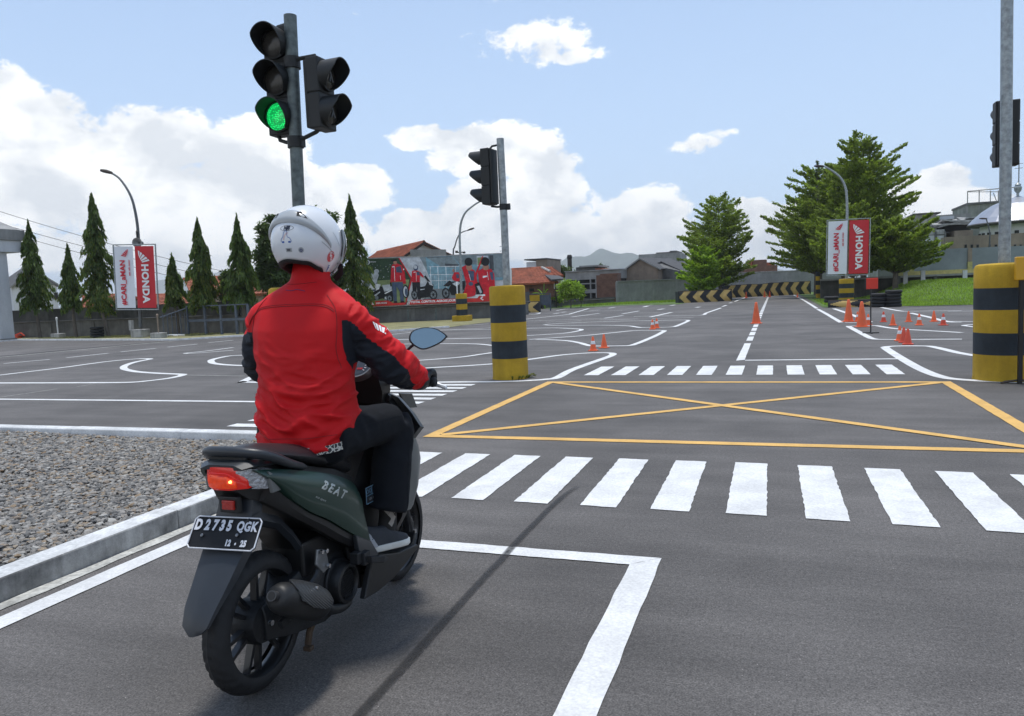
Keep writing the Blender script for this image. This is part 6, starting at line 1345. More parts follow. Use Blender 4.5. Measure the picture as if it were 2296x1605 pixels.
def drape_text(parent, name, bvh, s, size, o, u, v, off, m, direction, bold=0, shear=0, spacing=1, extra=None):
    vs_, fs = text_mesh(s, size, bold=bold, shear=shear, spacing=spacing); o, u, v = Vector(o), Vector(u).normalized(), Vector(v).normalized(); d = Vector(direction)
    if extra: 
        k = len(vs_); vs_ += [Vector(p) for p in extra[0]]; fs += [tuple(i + k for i in f) for f in extra[1]]
    out = []
    for p in vs_:
        w_ = o + u * p.x + v * p.y; hit = bvh.ray_cast(w_ - d * .3, d)
        out.append((hit[0] - d * off) if hit[0] is not None else w_)
    q = MB(); q.add(out, fs); return q.build(name, m, parent, smooth=0, recalc=False)
ud = Vector((0, .405 - .20, .615 - .735)).normalized(); 
drape_text(spR, 'model_lettering', spbvh, 'BEAT', .052, (.2, .322, .708), ud, Vector((0, -ud.z, ud.y)), .0015, m_decal, (-1, 0, 0), bold=.002, shear=.5, spacing=1.5)
drape_text(spR, 'model_subtitle', spbvh, 'eco sport', .013, (.2, .235, .695), ud, Vector((0, -ud.z, ud.y)), .0015, m_decal, (-1, 0, 0), bold=.0003, shear=.4, spacing=1.3)
# dark lower trim below the green panel, and its front foot
for s in (-1, 1):
    q = MB(); A_ = [(.02, .800, .125), (.09, .730, .150), (.19, .650, .162), (.30, .585, .170), (.40, .515, .176), (.50, .452, .178), (.60, .400, .176)]; B_ = [(.0, .745, .10), (.07, .690, .13), (.17, .62, .145), (.28, .545, .155), (.38, .475, .162), (.48, .415, .168), (.58, .345, .172)]
    q.loft([[Vector((s * a[2], a[0], a[1])), Vector((s * (a[2] + b[2]) / 2 + s * .008, (a[0] + b[0]) / 2, (a[1] + b[1]) / 2)), Vector((s * b[2], b[0], b[1])), Vector((s * (b[2] - .03), b[0], b[1])), Vector((s * (a[2] - .03), a[0], a[1]))] for a, b in zip(A_, B_)]); part(q, 'lower_trim', m_blacks)
    q = MB(); q.prism([(.46, .475), (.575, .415), (.635, .335), (.61, .30), (.54, .345), (.47, .40)], (s * .18 - (.02 if s < 0 else 0), 0, 0), (0, 1, 0), (0, 0, 1), .022); part(q, 'trim_foot', m_cowl, 30, .004)
# silver wedge between lamp and panel
for s in (-1, 1):
    q = MB(); q.prism([(-.012, .862), (.10, .792), (.115, .775), (.0, .778)], (s * .134 - (.012 if s < 0 else 0), 0, 0), (0, 1, 0), (0, 0, 1), .014); o = part(q, 'silver_wedge', m_mat_silver, 30, .003)
# tail lamp
tlamp = thing('tail_light', None, None); tlamp.parent = sc
def lensloft(name, secs, m, parent=tlamp, smooth=45): q = MB(); q.loft([[Vector(p) for p in s_] for s_ in secs]); return q.build(name, m, parent, smooth=smooth, bevel=.004)
def vsec(x, y, z0, z1, d=.05): return [(x, y, z0), (x, y - .006, (z0 + z1) / 2), (x, y, z1), (x, y + d, z1), (x, y + d, z0)]
q = MB(); q.loft([[Vector(p) for p in s_] for s_ in (vsec(-.088, -.035, .838, .872), vsec(-.07, -.075, .812, .884), vsec(-.035, -.092, .806, .888), vsec(.035, -.092, .806, .888), vsec(.058, -.082, .808, .886), vsec(.090, -.060, .808, .838))]); q.build('red_lens', m_redl, tlamp, smooth=30)
q = MB(); q.loft([[Vector(p) for p in s_] for s_ in (vsec(-.058, -.0865, .816, .860, .02), vsec(-.03, -.0995, .814, .862, .02), vsec(.035, -.0995, .814, .856, .02), vsec(.06, -.0855, .814, .838, .02))]); q.build('lit_core', m_oral, tlamp, smooth=30)
q = MB(); q.lathe([(.001, -.106), (.0042, -.104), (.005, -.098)], (.048, 0, .840), 12, 'y'); q.build('bulb', m_bulb, tlamp)
q = MB(); q.tube([(-.045, -.0965, .868), (.03, -.0985, .868), (.052, -.09, .855), (.075, -.08, .84)], .0022, 6); q.tube([(-.04, -.0975, .858), (.02, -.0995, .858)], .0016, 6); q.build('light_guide', m_redl, tlamp)
for s in (-1, 1):
    q = MB(); q.loft([[Vector(p) for p in s_] for s_ in (vsec(s * .060, -.078, .855, .884, .03), vsec(s * .085, -.058, .822, .880, .04), vsec(s * .108, -.033, .800, .872, .04), vsec(s * .128, -.004, .795, .858, .04), vsec(s * .138, .02, .80, .845, .03), vsec(s * .140, .035, .812, .835, .02))]); tsn = q.build('turn_signal', m_clear, sc, smooth=40)
    q = MB(); q.lathe([(.001, -.03), (.008, -.025), (.010, -.01)], (s * .112, .012, .822), 10, 'y'); q.build('amber_bulb', m_refl, tsn)
    q = MB(); q.tube([(s * .09, -.056, .876), (s * .128, -.004, .845), (s * .141, .03, .826)], .0012, 5); q.tube([(s * .097, -.048, .806), (s * .13, -.0, .799)], .0012, 5); q.build('lens_edge', m_plateW, tsn)
# bracket, reflector, fender and mud flap
def fsec(y, z, hw, lip=.03, fw_=.0): return [Vector((-hw, y + lip, z)), Vector((-hw * .92, y, z)), Vector((-hw * .3, y - .012, z - .004)), Vector((hw * .3, y - .012, z - .004)), Vector((hw * .92, y, z)), Vector((hw, y + lip, z)), Vector((hw * .8, y + lip + .004, z)), Vector((0, y + .006, z)), Vector((-hw * .8, y + lip + .004, z))]
q = MB(); q.loft([fsec(.06, .80, .080, .05), fsec(-.015, .77, .080, .05), fsec(-.030, .72, .083, .05), fsec(-.055, .66, .090, .05), fsec(-.100, .60, .097, .05), fsec(-.182, .50, .082, .04), fsec(-.242, .43, .070, .02), fsec(-.274, .378, .056, .01), fsec(-.281, .356, .030, .006)])
part(q, 'mud_flap', m_darkp, 40)
q = MB(); q.loft([[Vector((s_ * .085, y, z)) for s_ in (-1, 1)] + [Vector((s_ * .07, y + .004, z - .02)) for s_ in (1, -1)] for y, z in ((-.06, .68), (.02, .66), (.10, .625), (.17, .57), (.22, .50))]); part(q, 'inner_fender', m_blacks, 40)
q = MB(); q.loft([[Vector((.088, y, z)), Vector((.094, y, z - .03)), Vector((.074, y, z - .05)), Vector((.06, y, z - .02))] for y, z in ((-.07, .70), (0, .705), (.10, .66), (.18, .58), (.24, .50))]); part(q, 'fender_side', m_darkp, 30)
q = MB(); q.box((.012, -.064, .748), (.085, .02, .06)); rf = part(q, 'reflector_housing', m_blacks, 0, .004); q = MB(); q.box((.014, -.078, .749), (.052, .012, .034)); q.build('reflector', m_refl, rf, smooth=0, bevel=.003)
# licence plate
lpn = thing('licence_plate', None, None, (0.006, -.098, .650), 0); lpn.parent = sc; lpn.rotation_euler = (R(-37), 0, R(4))
hw, hh = .140, .060; cc = .012; pl_ = [(-hw + cc, -hh), (hw - cc, -hh), (hw, -hh + cc), (hw, hh - cc), (hw - cc, hh), (-hw + cc, hh), (-hw, hh - cc), (-hw, -hh + cc)]
hh = .062
q = MB(); q.prism(pl_, (0, 0, 0), (1, 0, 0), (0, 0, 1), -.0025); q.build('plate', m_plateK, lpn, smooth=0)
q = MB(); L8 = len(pl_)
for i in range(L8):
    a, b = Vector((pl_[i][0], -.0035, pl_[i][1])), Vector((pl_[(i + 1) % L8][0], -.0035, pl_[(i + 1) % L8][1])); q.tube([a * .985, b * .985], .0026, 6)
q.build('plate_border', m_plateW, lpn, smooth=40)
q = MB(); 
for s, x, z, sz, bd, sp in (('D', -.117, .026, .052, .0030, 1), ('2', -.079, .026, .052, .0030, 1), ('7', -.047, .026, .052, .003, 1), ('3', -.017, .026, .052, .003, 1), ('5', .012, .026, .052, .003, 1), ('Q', .058, .026, .048, .0022, 1), ('G', .087, .026, .048, .0022, 1), ('K', .114, .026, .048, .0022, 1), ('12', .027, -.036, .030, .002, 1.1), ('.', .058, -.030, .030, .003, 1), ('25', .090, -.036, .030, .002, 1.1)):
    vs_, fs = text_mesh(s, sz, bold=bd, spacing=sp); q = MB(); q.add([(x + p.x * .74, -.0045 - (.0), z + p.y * 1.0) for p in vs_], fs); q.build('plate_character', m_plateW, lpn, smooth=0, recalc=False)

q = MB(); q.lathe([(.001, -.010), (.006, -.008), (.006, -.004)], (-.088, 0, -.012), 8, 'y'); q.lathe([(.001, -.010), (.006, -.008), (.006, -.004)], (.055, 0, -.006), 8, 'y'); q.build('plate_bolt', m_alu, lpn)
# seat
def ssec(y, hw, zb, zt, crown=.02): return [Vector((-hw * .94, y, zb)), Vector((-hw, y, zb + (zt - zb) * .5)), Vector((-hw * .86, y, zt - .008)), Vector((-hw * .45, y, zt + crown * .7)), Vector((0, y, zt + crown)), Vector((hw * .45, y, zt + crown * .7)), Vector((hw * .86, y, zt - .008)), Vector((hw, y, zb + (zt - zb) * .5)), Vector((hw * .94, y, zb))]
q = MB(); q.loft([ssec(-.02, .05, .905, .92, .006), ssec(.02, .092, .90, .93), ssec(.12, .125, .872, .92), ssec(.26, .140, .825, .885), ssec(.36, .142, .79, .868), ssec(.46, .138, .755, .850), ssec(.56, .118, .715, .815), ssec(.64, .09, .685, .77), ssec(.685, .05, .68, .72)])
part(q, 'seat', m_seat, 50, 0, 1)
# grab rail
gr = [(.125, .235, .818), (.143, .12, .860), (.145, .05, .893), (.128, .0, .918), (.085, -.035, .932), (.0, -.045, .936)]; gr = catmull(gr + [(-p[0], p[1], p[2]) for p in gr[-2::-1]], 4)
q = MB(); n = len(gr); q.tube(gr, [(.009 + .011 * math.sin(PI * k / (n - 1)) ** .3, .013 + .008 * math.sin(PI * k / (n - 1)) ** .3) for k in range(n)], 10); part(q, 'grab_rail', m_darkp, 50)
q = MB(); q.box((0, .0, .915), (.16, .10, .03)); q.box((.1, .03, .90), (.03, .05, .04)); q.box((-.1, .03, .90), (.03, .05, .04)); part(q, 'grab_rail_bracket', m_blacks, 0, .008)
# engine, swing arm, fan cover
q = MB(); q.loft([sect(.02, .06, .06, .20, .33), sect(.16, .09, .09, .17, .38), sect(.32, .115, .115, .15, .43), sect(.50, .12, .12, .17, .40)]); q.lathe([(.0, .05), (.10, .07), (.10, .13), (.0, .14)], (0, .42, .285), 24, 'x'); part(q, 'engine', m_engine, 30, .004)
q = MB(); q.box((0, .40, .44), (.20, .36, .14)); q.box((0, .58, .33), (.24, .12, .20)); part(q, 'inner_frame', m_blacks, 0, .01)
q = MB(); q.lathe([(.092, .10), (.092, .150), (.082, .172), (.070, .176), (.066, .170), (.062, .150), (.0, .148)], (0, .425, .278), 36, 'x'); fan = part(q, 'fan_cover', m_blacks, 40)
q = MB(); 
for i in range(-5, 6):
    for j in range(-6, 7):
        y, z = (j + (i % 2) * .5) * .0115, i * .0105
        if y * y + z * z < .057 ** 2:
            rr_ = []
            for xx, r_ in ((.158, .0056), (.166, .0056), (.166, .0042), (.155, .0042)): rr_.append([(xx, .425 + y + r_ * math.cos(k * PI / 3), .278 + z + r_ * math.sin(k * PI / 3)) for k in range(6)])
            q.loft(rr_, caps=False)
gm = q.build('fan_grille', m_engine, fan, smooth=0); gm['kind'] = 'stuff'
q = MB(); q.tube([(.135, .31, .415), (.135, .25, .36), (.13, .13, .30), (.125, .02, .27)], [(.026, .012), (.024, .012), (.024, .012), (.02, .012)], 8); part(q, 'swing_arm', m_engine)
q = MB(); q.prism([(-.03, .05), (.03, .03), (.045, -.05), (.0, -.06), (-.045, -.01)], (.135, .285, .43), (0, 1, 0), (0, 0, 1), .012); part(q, 'engine_bracket', m_alu, 0, .004)
q = MB(); [q.lathe([(.001, .012), (.009, .012), (.009, 0)], (.150, y, z), 8, 'x') for y, z in ((.27, .465), (.30, .46), (.31, .395))]; part(q, 'bracket_bolts', m_chrome)
q = MB(); q.tube([(-.1, .02, .27), (-.11, .08, .60)], .028, 10); q.tube([(-.11, .04, .40), (-.11, .075, .55)], .038, 12); part(q, 'rear_shock', m_engine)
# muffler: axis from tip to front
e0, e1 = Vector((.198, -.085, .428)), Vector((.175, .225, .262)); ax = (e1 - e0).normalized()
q = MB(); q.tube([e0 - ax * .008, e0 + ax * .004, e0 + ax * .03, e0 + ax * .07, e0 + ax * .18, e0 + ax * .29, e0 + ax * .345, e0 + ax * .38], [.030, .044, .055, .060, .064, .060, .042, .022], 28); mf = part(q, 'muffler', m_muff, 45)
q = MB(); q.tube([e0 - ax * .034, e0 - ax * .006], [.019, .019], 18); q.build('tail_pipe', m_alu2, mf); q = MB(); q.tube([e0 - ax * .0352, e0 - ax * .034], [.0145, .0145], 18); q.build('pipe_bore', m_dark, mf)
# heat shield, carbon look
m_carb = bpy.data.materials.new('ribbed_heat_shield'); m_carb.use_nodes = True; t = m_carb.node_tree; b = t.nodes['Principled BSDF']; b.inputs['Base Color'].default_value = (.028, .030, .032, 1); b.inputs['Roughness'].default_value = .42
tcn = t.nodes.new('ShaderNodeTexCoord'); wv = t.nodes.new('ShaderNodeTexWave'); wv.inputs['Scale'].default_value = 55; wv.bands_direction = 'DIAGONAL'; t.links.new(tcn.outputs['Object'], wv.inputs['Vector']); bn = t.nodes.new('ShaderNodeBump'); bn.inputs['Strength'].default_value = .5; bn.inputs['Distance'].default_value = .003; t.links.new(wv.outputs['Fac'], bn.inputs['Height']); t.links.new(bn.outputs[0], b.inputs['Normal'])
q = MB(); sideu = Vector((1, 0, 0)); upv = sideu.cross(ax).normalized() * -1
if upv.z < 0: upv = -upv
sideu = (sideu - ax * sideu.dot(ax)).normalized(); rings = []
for (s_, a0, a1, r_) in ((.045, 78, 40, .064), (.07, 95, 0, .070), (.15, 100, -12, .076), (.24, 98, -10, .076), (.30, 92, 0, .068), (.345, 75, 25, .052)):
    c = e0 + ax * s_; ro = [c + (sideu * math.cos(R(a0 + (a1 - a0) * k / 10)) + upv * math.sin(R(a0 + (a1 - a0) * k / 10))) * r_ for k in range(11)]; ri = [c + (p - c) * .93 for p in ro[::-1]]; rings.append(ro + ri)
q.loft(rings); part(q, 'heat_shield', m_carb, 40)
q = MB(); bp_ = e0 + ax * .17 + (sideu * math.cos(R(45)) + upv * math.sin(R(45))) * .078; q.lathe([(.001, .006), (.007, .005), (.008, 0)], (0, 0, 0), 10, 'x'); o = part(q, 'shield_screw', m_chrome); o.location = bp_
q = MB(); q.tube(catmull([e0 + ax * .37, Vector((.165, .30, .215)), Vector((.15, .40, .185)), Vector((.14, .46, .19)), Vector((.11, .49, .24))], 5), .021, 12); part(q, 'exhaust_pipe', m_muff, 45)
# centre stand
q = MB(); q.tube([(.07, .33, .18), (.065, .28, .12), (.06, .27, .07)], .014, 8); q.tube([(-.07, .33, .18), (-.065, .28, .12), (-.06, .27, .07)], .014, 8); q.tube([(.065, .30, .135), (-.065, .30, .135)], .010, 6); st = part(q, 'centre_stand', m_rust); [MB().box((x_, .27, .055), (.035, .03, .02)).build('stand_foot', m_rust, st, smooth=0, bevel=.004) for x_ in (-.062, .062)]
# floor board and side skirt
for s in (-1, 1):
    q = MB(); q.prism([(.475, .19), (.56, .345), (.66, .325), (.80, .285), (.985, .262), (1.0, .24), (.84, .205), (.73, .185), (.60, .18)], (s * .185 - (.03 if s < 0 else 0), 0, 0), (0, 1, 0), (0, 0, 1), .03); part(q, 'side_skirt', m_blacks, 0, .006)
q = MB(); q.loft([[Vector((-.20, y, z)), Vector((.20, y, z)), Vector((.20, y, z - .03)), Vector((-.20, y, z - .03))] for y, z in ((.58, .322), (.70, .30), (.84, .272), (.96, .268), (1.0, .32))]); part(q, 'floorboard', m_blacks, 0, .006)
q = MB(); q.box((0, .76, .235), (.30, .42, .07)); part(q, 'under_cowl', m_blacks, 0, .01)
# foot peg
pgm = MB(); pgm.box((.225, .475, .375), (.03, .05, .055)); pgm.box((.205, .44, .385), (.04, .035, .05)); pg = part(pgm, 'foot_peg_hinge', m_engine, 0, .004)
q = MB(); q.loft([[Vector((.235, .47, .385)), Vector((.262, .47, .385)), Vector((.262, .47, .355)), Vector((.235, .47, .355))], [Vector((.235, .58, .348)), Vector((.268, .57, .352)), Vector((.268, .56, .325)), Vector((.235, .57, .322))], [Vector((.24, .628, .325)), Vector((.255, .625, .326)), Vector((.255, .62, .315)), Vector((.24, .625, .314))]]); q.build('foot_peg', m_rubber, pg, smooth=0, bevel=.004)
# leg shield and front body
def lsec(z, y, hw, th=.05, fwd=.08): return [Vector((-hw, y, z)), Vector((-hw * .6, y + .02, z)), Vector((0, y + .03, z)), Vector((hw * .6, y + .02, z)), Vector((hw, y, z)), Vector((hw, y + th, z)), Vector((hw * .5, y + fwd, z)), Vector((0, y + fwd + .02, z)), Vector((-hw * .5, y + fwd, z)), Vector((-hw, y + th, z))]
q = MB(); q.loft([lsec(.30, .93, .10), lsec(.40, .975, .145), lsec(.50, .985, .165), lsec(.60, .98, .18), lsec(.70, .965, .195), lsec(.80, .945, .215), lsec(.86, .935, .225), lsec(.93, .905, .19), lsec(1.0, .89, .14), lsec(1.03, .89, .08)]); part(q, 'leg_shield', m_blacks, 40)
for s in (-1, 1):
    q = MB(); q.loft([[Vector((s * a, y, z)), Vector((s * (a + .014), y + .045, z)), Vector((s * (a - .01), y + .12, z)), Vector((s * (a - .05), y + .13, z)), Vector((s * (a - .05), y, z))] for a, y, z in ((.15, .99, .42), (.178, 1.0, .52), (.192, 1.0, .60), (.202, .995, .66), (.200, .985, .72), (.19, .975, .77), (.185, .97, .80))]); part(q, 'silver_front_panel', m_mat_silver, 40)
    q = MB(); q.loft([[Vector((s * a, y, z)), Vector((s * (a + .004), y + .03, z - .01)), Vector((s * (a - .05), y + .10, z - .01)), Vector((s * (a - .08), y + .02, z + .01))] for a, y, z in ((.215, .985, .79), (.262, .99, .845), (.228, .965, .92), (.182, .93, .995), (.13, .90, 1.025))]); part(q, 'upper_shield_panel', m_cowl, 30)
    q = MB(); q.prism([(0, 0), (.13, -.02), (.18, -.10), (.06, -.085)], (s * .13, 1.03, 1.0), (0, 1, 0), (0, 0, 1), .012); part(q, 'headlight_edge', m_smoke, 30, .002)
    q = MB(); q.lathe([(.001, .01), (.02, .01), (.02, -.01)], (s * .14, .90, 1.0), 10, 'y'); part(q, 'shield_screw', m_engine)
# steering column cover behind shield with sticker
q = MB(); q.loft([sect(.70, .05, .06, .33, .60), sect(.78, .075, .09, .30, .74), sect(.86, .09, .11, .28, .86), sect(.94, .11, .13, .28, .99)]); part(q, 'centre_tunnel', m_blacks, 30)
m_stick = mat('black_sticker', (.02, .022, .024), .3, var=0); q = MB(); q.box((.137, .72, .585), (.004, .125, .075)); stk = part(q, 'warning_sticker', m_stick, 0); stk.rotation_euler = (0, 0, 0)
q = MB(); 
for (y0_, z0_, y1_, z1_) in ((.66, .547, .78, .549), (.66, .620, .78, .622), (.66, .547, .662, .622), (.778, .547, .78, .622), (.66, .583, .78, .5845), (.71, .583, .7115, .622)): q.box((.1398, (y0_ + y1_) / 2, (z0_ + z1_) / 2), (.001, y1_ - y0_, z1_ - z0_))
for y in (.67, .695): q.lathe([(.008, .1402), (.0095, .1402), (.0095, .1398), (.008, .1398)], (0, y + .003, .603), 14, 'x', caps=False)
q.build('sticker_print', mat('sticker_blue_print', (.22, .42, .60), .5, var=0), stk, smooth=0)
q = MB(); text_on(q, 'ISS  A', .018, (.1402, .745, .606), (0, 1, 0), (0, 0, 1)); text_on(q, 'CBS  12V  A', .014, (.1402, .72, .565), (0, 1, 0), (0, 0, 1)); q.build('sticker_text', m_plateW, stk, smooth=0, recalc=False)
# front fender
q = MB(); rings = []
for k in range(12):
    a = R(48 + 95 * k / 11); y, z = 1.17 + math.cos(a) * .276, .262 + math.sin(a) * .276; wv_ = .046 + .012 * math.sin(PI * k / 11)
    dn_ = Vector((0, -math.cos(a), -math.sin(a))); c = Vector((0, y, z)); rings.append([c + Vector((-wv_, 0, 0)) + dn_ * .035, c + Vector((-wv_ * .8, 0, 0)), c + dn_ * -.01, c + Vector((wv_ * .8, 0, 0)), c + Vector((wv_, 0, 0)) + dn_ * .035, c + Vector((wv_ * .85, 0, 0)) + dn_ * .037, c + dn_ * .0, c + Vector((-wv_ * .85, 0, 0)) + dn_ * .037])
q.loft(rings); part(q, 'front_fender', m_green_p, 40)
# handlebar cover with instruments
q = MB(); q.loft([lsec(.97, .86, .13, .06, .14), lsec(1.03, .84, .15, .08, .18), lsec(1.09, .815, .15, .10, .20), lsec(1.14, .81, .125, .10, .19), lsec(1.185, .835, .075, .08, .15), lsec(1.20, .87, .04, .05, .09)]); hc = part(q, 'handlebar_cover', m_blacks, 45)
q = MB(); q.lathe([(.0, .002), (.062, .002), (.066, .010), (.074, .012), (.078, .002), (.074, -.03)], seg=32, axis='z'); mt = q.build('instrument_ring', m_mat_silver, hc, smooth=40); mt.location = (.035, .818, 1.152); mt.rotation_euler = (R(52), 0, R(0)); mt.scale = (1.15, .85, 1)
q = MB(); q.lathe([(.0, .004), (.060, .0035)], seg=32, axis='z'); q.lathe([(.050, .0045), (.052, .0045), (.052, .004), (.050, .004)], seg=32, axis='z', caps=False); o = q.build('instrument_face', mat('instrument_face', (.03, .032, .035), .15, var=0, coat=.8), hc, smooth=0); o.matrix_basis = mt.matrix_basis
q = MB(); mq = []
for k in range(13):
    a = R(210 - 20 * k); q.add([(math.cos(a + e_) * r_, math.sin(a + e_) * r_, .006) for e_, r_ in ((-.04, .040), (.04, .040), (.04, .050), (-.04, .050))], [(0, 1, 2, 3)])
o = q.build('instrument_marks', m_plateW, hc, smooth=0, recalc=False); o.location = (.035, .818, 1.152); o.rotation_euler = (R(52), 0, 0); o.scale = (1.15, .85, 1)
q = MB(); q.add([(-.004, 0, .0065), (.004, 0, .0065), (-.026, -.036, .0065)], [(0, 1, 2)]); q.add([(.008, -.02, .0065), (.034, -.02, .0065), (.034, -.008, .0065), (.008, -.008, .0065)], [(0, 1, 2, 3)]); o = q.build('instrument_needle', m_refl, hc, smooth=0, recalc=False); o.location = (.035, .818, 1.152); o.rotation_euler = (R(52), 0, 0); o.scale = (1.15, .85, 1)
q = MB(); wing(q, (.0, .803, 1.085), (1, 0, -.0), (0, .0, 1), .016, 1); q.build('wing_badge', m_decal, hc, smooth=0, recalc=False)
q = MB()
q.tube(catmull([Vector((-.38, .885, 1.075)), Vector((-.25, .895, 1.085)), Vector((-.12, .93, 1.06)), Vector((.12, .93, 1.06)), Vector((.25, .895, 1.085)), Vector((.38, .885, 1.075))], 4), .011, 10); hb_ = part(q, 'handlebar', m_blacks)
for s in (-1, 1):
    q = MB(); q.tube([(s * .27, .893, 1.083), (s * .392, .884, 1.074)], .0185, 14); q.lathe([(.022, .392), (.022, .402), (.014, .408)], (0, .884, 1.074), 12, 'x') if s > 0 else None; q.build('grip', m_rubber, hb_)
    q = MB(); q.tube(catmull([Vector((s * .24, .925, 1.075)), Vector((s * .30, .945, 1.07)), Vector((s * .37, .95, 1.055)), Vector((s * .425, .945, 1.040))], 4), [(.011, .007)] * 10 + [(.010, .010)] * 3, 8); q.lathe([(.0, .418), (.010, .421), (.011, .428), (.0, .434)], (0, .945, 1.038), 10, 'x') if s > 0 else None; q.build('brake_lever', m_lever, hb_)
    q = MB(); q.box((s * .235, .895, 1.085), (.06, .05, .05)); q.build('switch_box', m_blacks, hb_, smooth=0, bevel=.008)
    # mirror
    mr_ = thing('mirror', None, None); mr_.parent = sc
    q = MB(); q.tube(catmull([Vector((s * .245, .895, 1.09)), Vector((s * .247, .885, 1.16)), Vector((s * .265, .88, 1.215)), Vector((s * .318, .885, 1.258))], 5), .0068, 8); q.build('mirror_stem', m_blacks, mr_)
    sh_ = [(-.082, -.010), (-.073, .030), (-.024, .048), (.036, .042), (.084, .010), (.080, -.006), (.050, -.028), (-.010, -.050), (-.045, -.044)]
    shs = catmull([Vector((p[0], p[1], 0)) for p in sh_], 4, closed=True); c = Vector((s * .378, .88, 1.277)); rz_ = R(-10 * s)
    def ms(sc_, yy_): m3 = Matrix.Rotation(R(20 * s), 3, 'Z') @ Matrix.Rotation(R(-12), 3, 'X'); return [c + m3 @ Vector((s * p.x * sc_, yy_, p.y * sc_)) for p in shs]
    q = MB(); q.loft([ms(1.0, -.004), ms(1.04, .004), ms(1.0, .018), ms(.7, .035), ms(.3, .042)]); q.build('mirror_housing', m_blacks, mr_)
    q = MB(); q.add(ms(.93, -.0052), [tuple(range(len(shs)))]); gl = q.build('mirror_glass', m_glassd, mr_, smooth=0)

# ------------------------------------------------------------------ rider
m_jack = mat('red_jacket_fabric', (0.58, 0.0035, 0.006), .75, var=.05, vs_=5, bump=.10, bs=500, spec=.18)
m_jackk = mat('black_jacket_panel', (0.008, 0.011, 0.018), .75, var=.08, vs_=9, bump=.10, bs=500, spec=.25)
m_trou = mat('black_denim', (0.0065, 0.0085, 0.0125), .85, spec=.25, var=.12, vs_=12, bump=.25, bs=600)
m_skin = mat('skin', (0.30, 0.17, 0.11), .5, var=.06)
m_glove = mat('black_glove', (0.016, 0.018, 0.021), .6, var=.12, vs_=20, bump=.2, bs=200)
m_helm = mat('white_helmet_shell', (0.66, 0.68, 0.70), .22, var=.02, vs_=3, coat=.5)
m_helmg = mat('grey_helmet_band', (0.36, 0.38, 0.39), .25, var=.05, vs_=3, coat=.5)
m_line = mat('black_helmet_lining', (0.012, 0.012, 0.014), .8, var=.2, vs_=30, bump=.2, bs=120)
rd_ = thing('person', 'rider in red jacket with black sleeve panels and white helmet, sitting on the green scooter', 'person', (BX, BY, 0))
def blend(name, mb, mats, voxel=.012, smooth_it=6, parent=rd_, fn=None, matfn=None, sub=0):
    me = bpy.data.meshes.new('tmp'); me.from_pydata(mb.v, [], mb.f); bm = bmesh.new(); bm.from_mesh(me); bmesh.ops.recalc_face_normals(bm, faces=bm.faces); bm.to_mesh(me); bm.free()
    o = bpy.data.objects.new('tmp', me); COL.objects.link(o); rm = o.modifiers.new('r', 'REMESH'); rm.mode = 'VOXEL'; rm.voxel_size = voxel
    dg = bpy.context.evaluated_depsgraph_get(); m2 = bpy.data.meshes.new_from_object(o.evaluated_get(dg)); bpy.data.objects.remove(o)
    bm = bmesh.new(); bm.from_mesh(m2)
    for _ in range(smooth_it): bmesh.ops.smooth_vert(bm, verts=bm.verts, factor=.5, use_axis_x=True, use_axis_y=True, use_axis_z=True)
    bm.normal_update()
    if fn:
        new = [(v, v.co + v.normal * fn(v.co, v.normal)) for v in bm.verts]
        for v, c in new: v.co = c
    for f in bm.faces: f.smooth = True; f.material_index = matfn(f.calc_center_median(), f.normal) if matfn else 0
    m2.materials.clear(); bm.to_mesh(m2); bm.free(); m2.name = name
    idx = [p.material_index for p in m2.polygons]
    for m in (mats if isinstance(mats, list) else [mats]): m2.materials.append(m)
    m2.polygons.foreach_set('material_index', idx)
    o = bpy.data.objects.new(name, m2); COL.objects.link(o); o.parent = parent; return o
def ering(c, hw, hd, n=20, pw=2.4, tilt=0.0, rz=0.0):
    out = []
    for k in range(n):
        a = 2 * PI * k / n; ca, sa = math.cos(a), math.sin(a); x = hw * abs(ca) ** (2 / pw) * (1 if ca >= 0 else -1); y = hd * abs(sa) ** (2 / pw) * (1 if sa >= 0 else -1)
        x, y = x * math.cos(rz) - y * math.sin(rz), x * math.sin(rz) + y * math.cos(rz)
        out.append(Vector((c[0] + x, c[1] + y, c[2] + y * tilt)))
    return out
SHR, ELR, WRR = Vector((.190, .490, 1.405)), Vector((.325, .620, 1.192)), Vector((.345, .835, 1.090))
SHL, ELL, WRL = Vector((-.195, .490, 1.405)), Vector((-.315, .600, 1.200)), Vector((-.335, .835, 1.092))
q = MB()
q.loft([ering((.0, .470, .885), .212, .180, tilt=.16), ering((0, .468, .93), .222, .182, tilt=.14), ering((0, .462, 1.02), .216, .168, tilt=.10), ering((0, .462, 1.12), .212, .152, tilt=.08), ering((0, .475, 1.24), .226, .148, tilt=.05), ering((0, .488, 1.35), .240, .142), ering((0, .50, 1.42), .243, .125), ering((0, .505, 1.465), .225, .108), ering((0, .51, 1.50), .180, .095), ering((.005, .52, 1.53), .125, .085), ering((.01, .53, 1.555), .082, .078), ering((.01, .545, 1.61), .078, .074), ering((.01, .55, 1.64), .076, .072)])
for S_, E_, W_ in ((SHR, ELR, WRR), (SHL, ELL, WRL)):
    sgn = 1 if S_.x > 0 else -1
    q.tube(catmull([S_ + Vector((-.06 * sgn, 0, .0)), S_ + Vector((.01 * sgn, .0, -.01)), S_.lerp(E_, .5), E_, E_.lerp(W_, .5), W_], 5), [.070] * 4 + [.076] * 3 + [.082] * 3 + [.086] * 4 + [.087, .087] + [.084, .082, .080, .077, .073, .069, .064, .058, .052, .048][:10], 18)
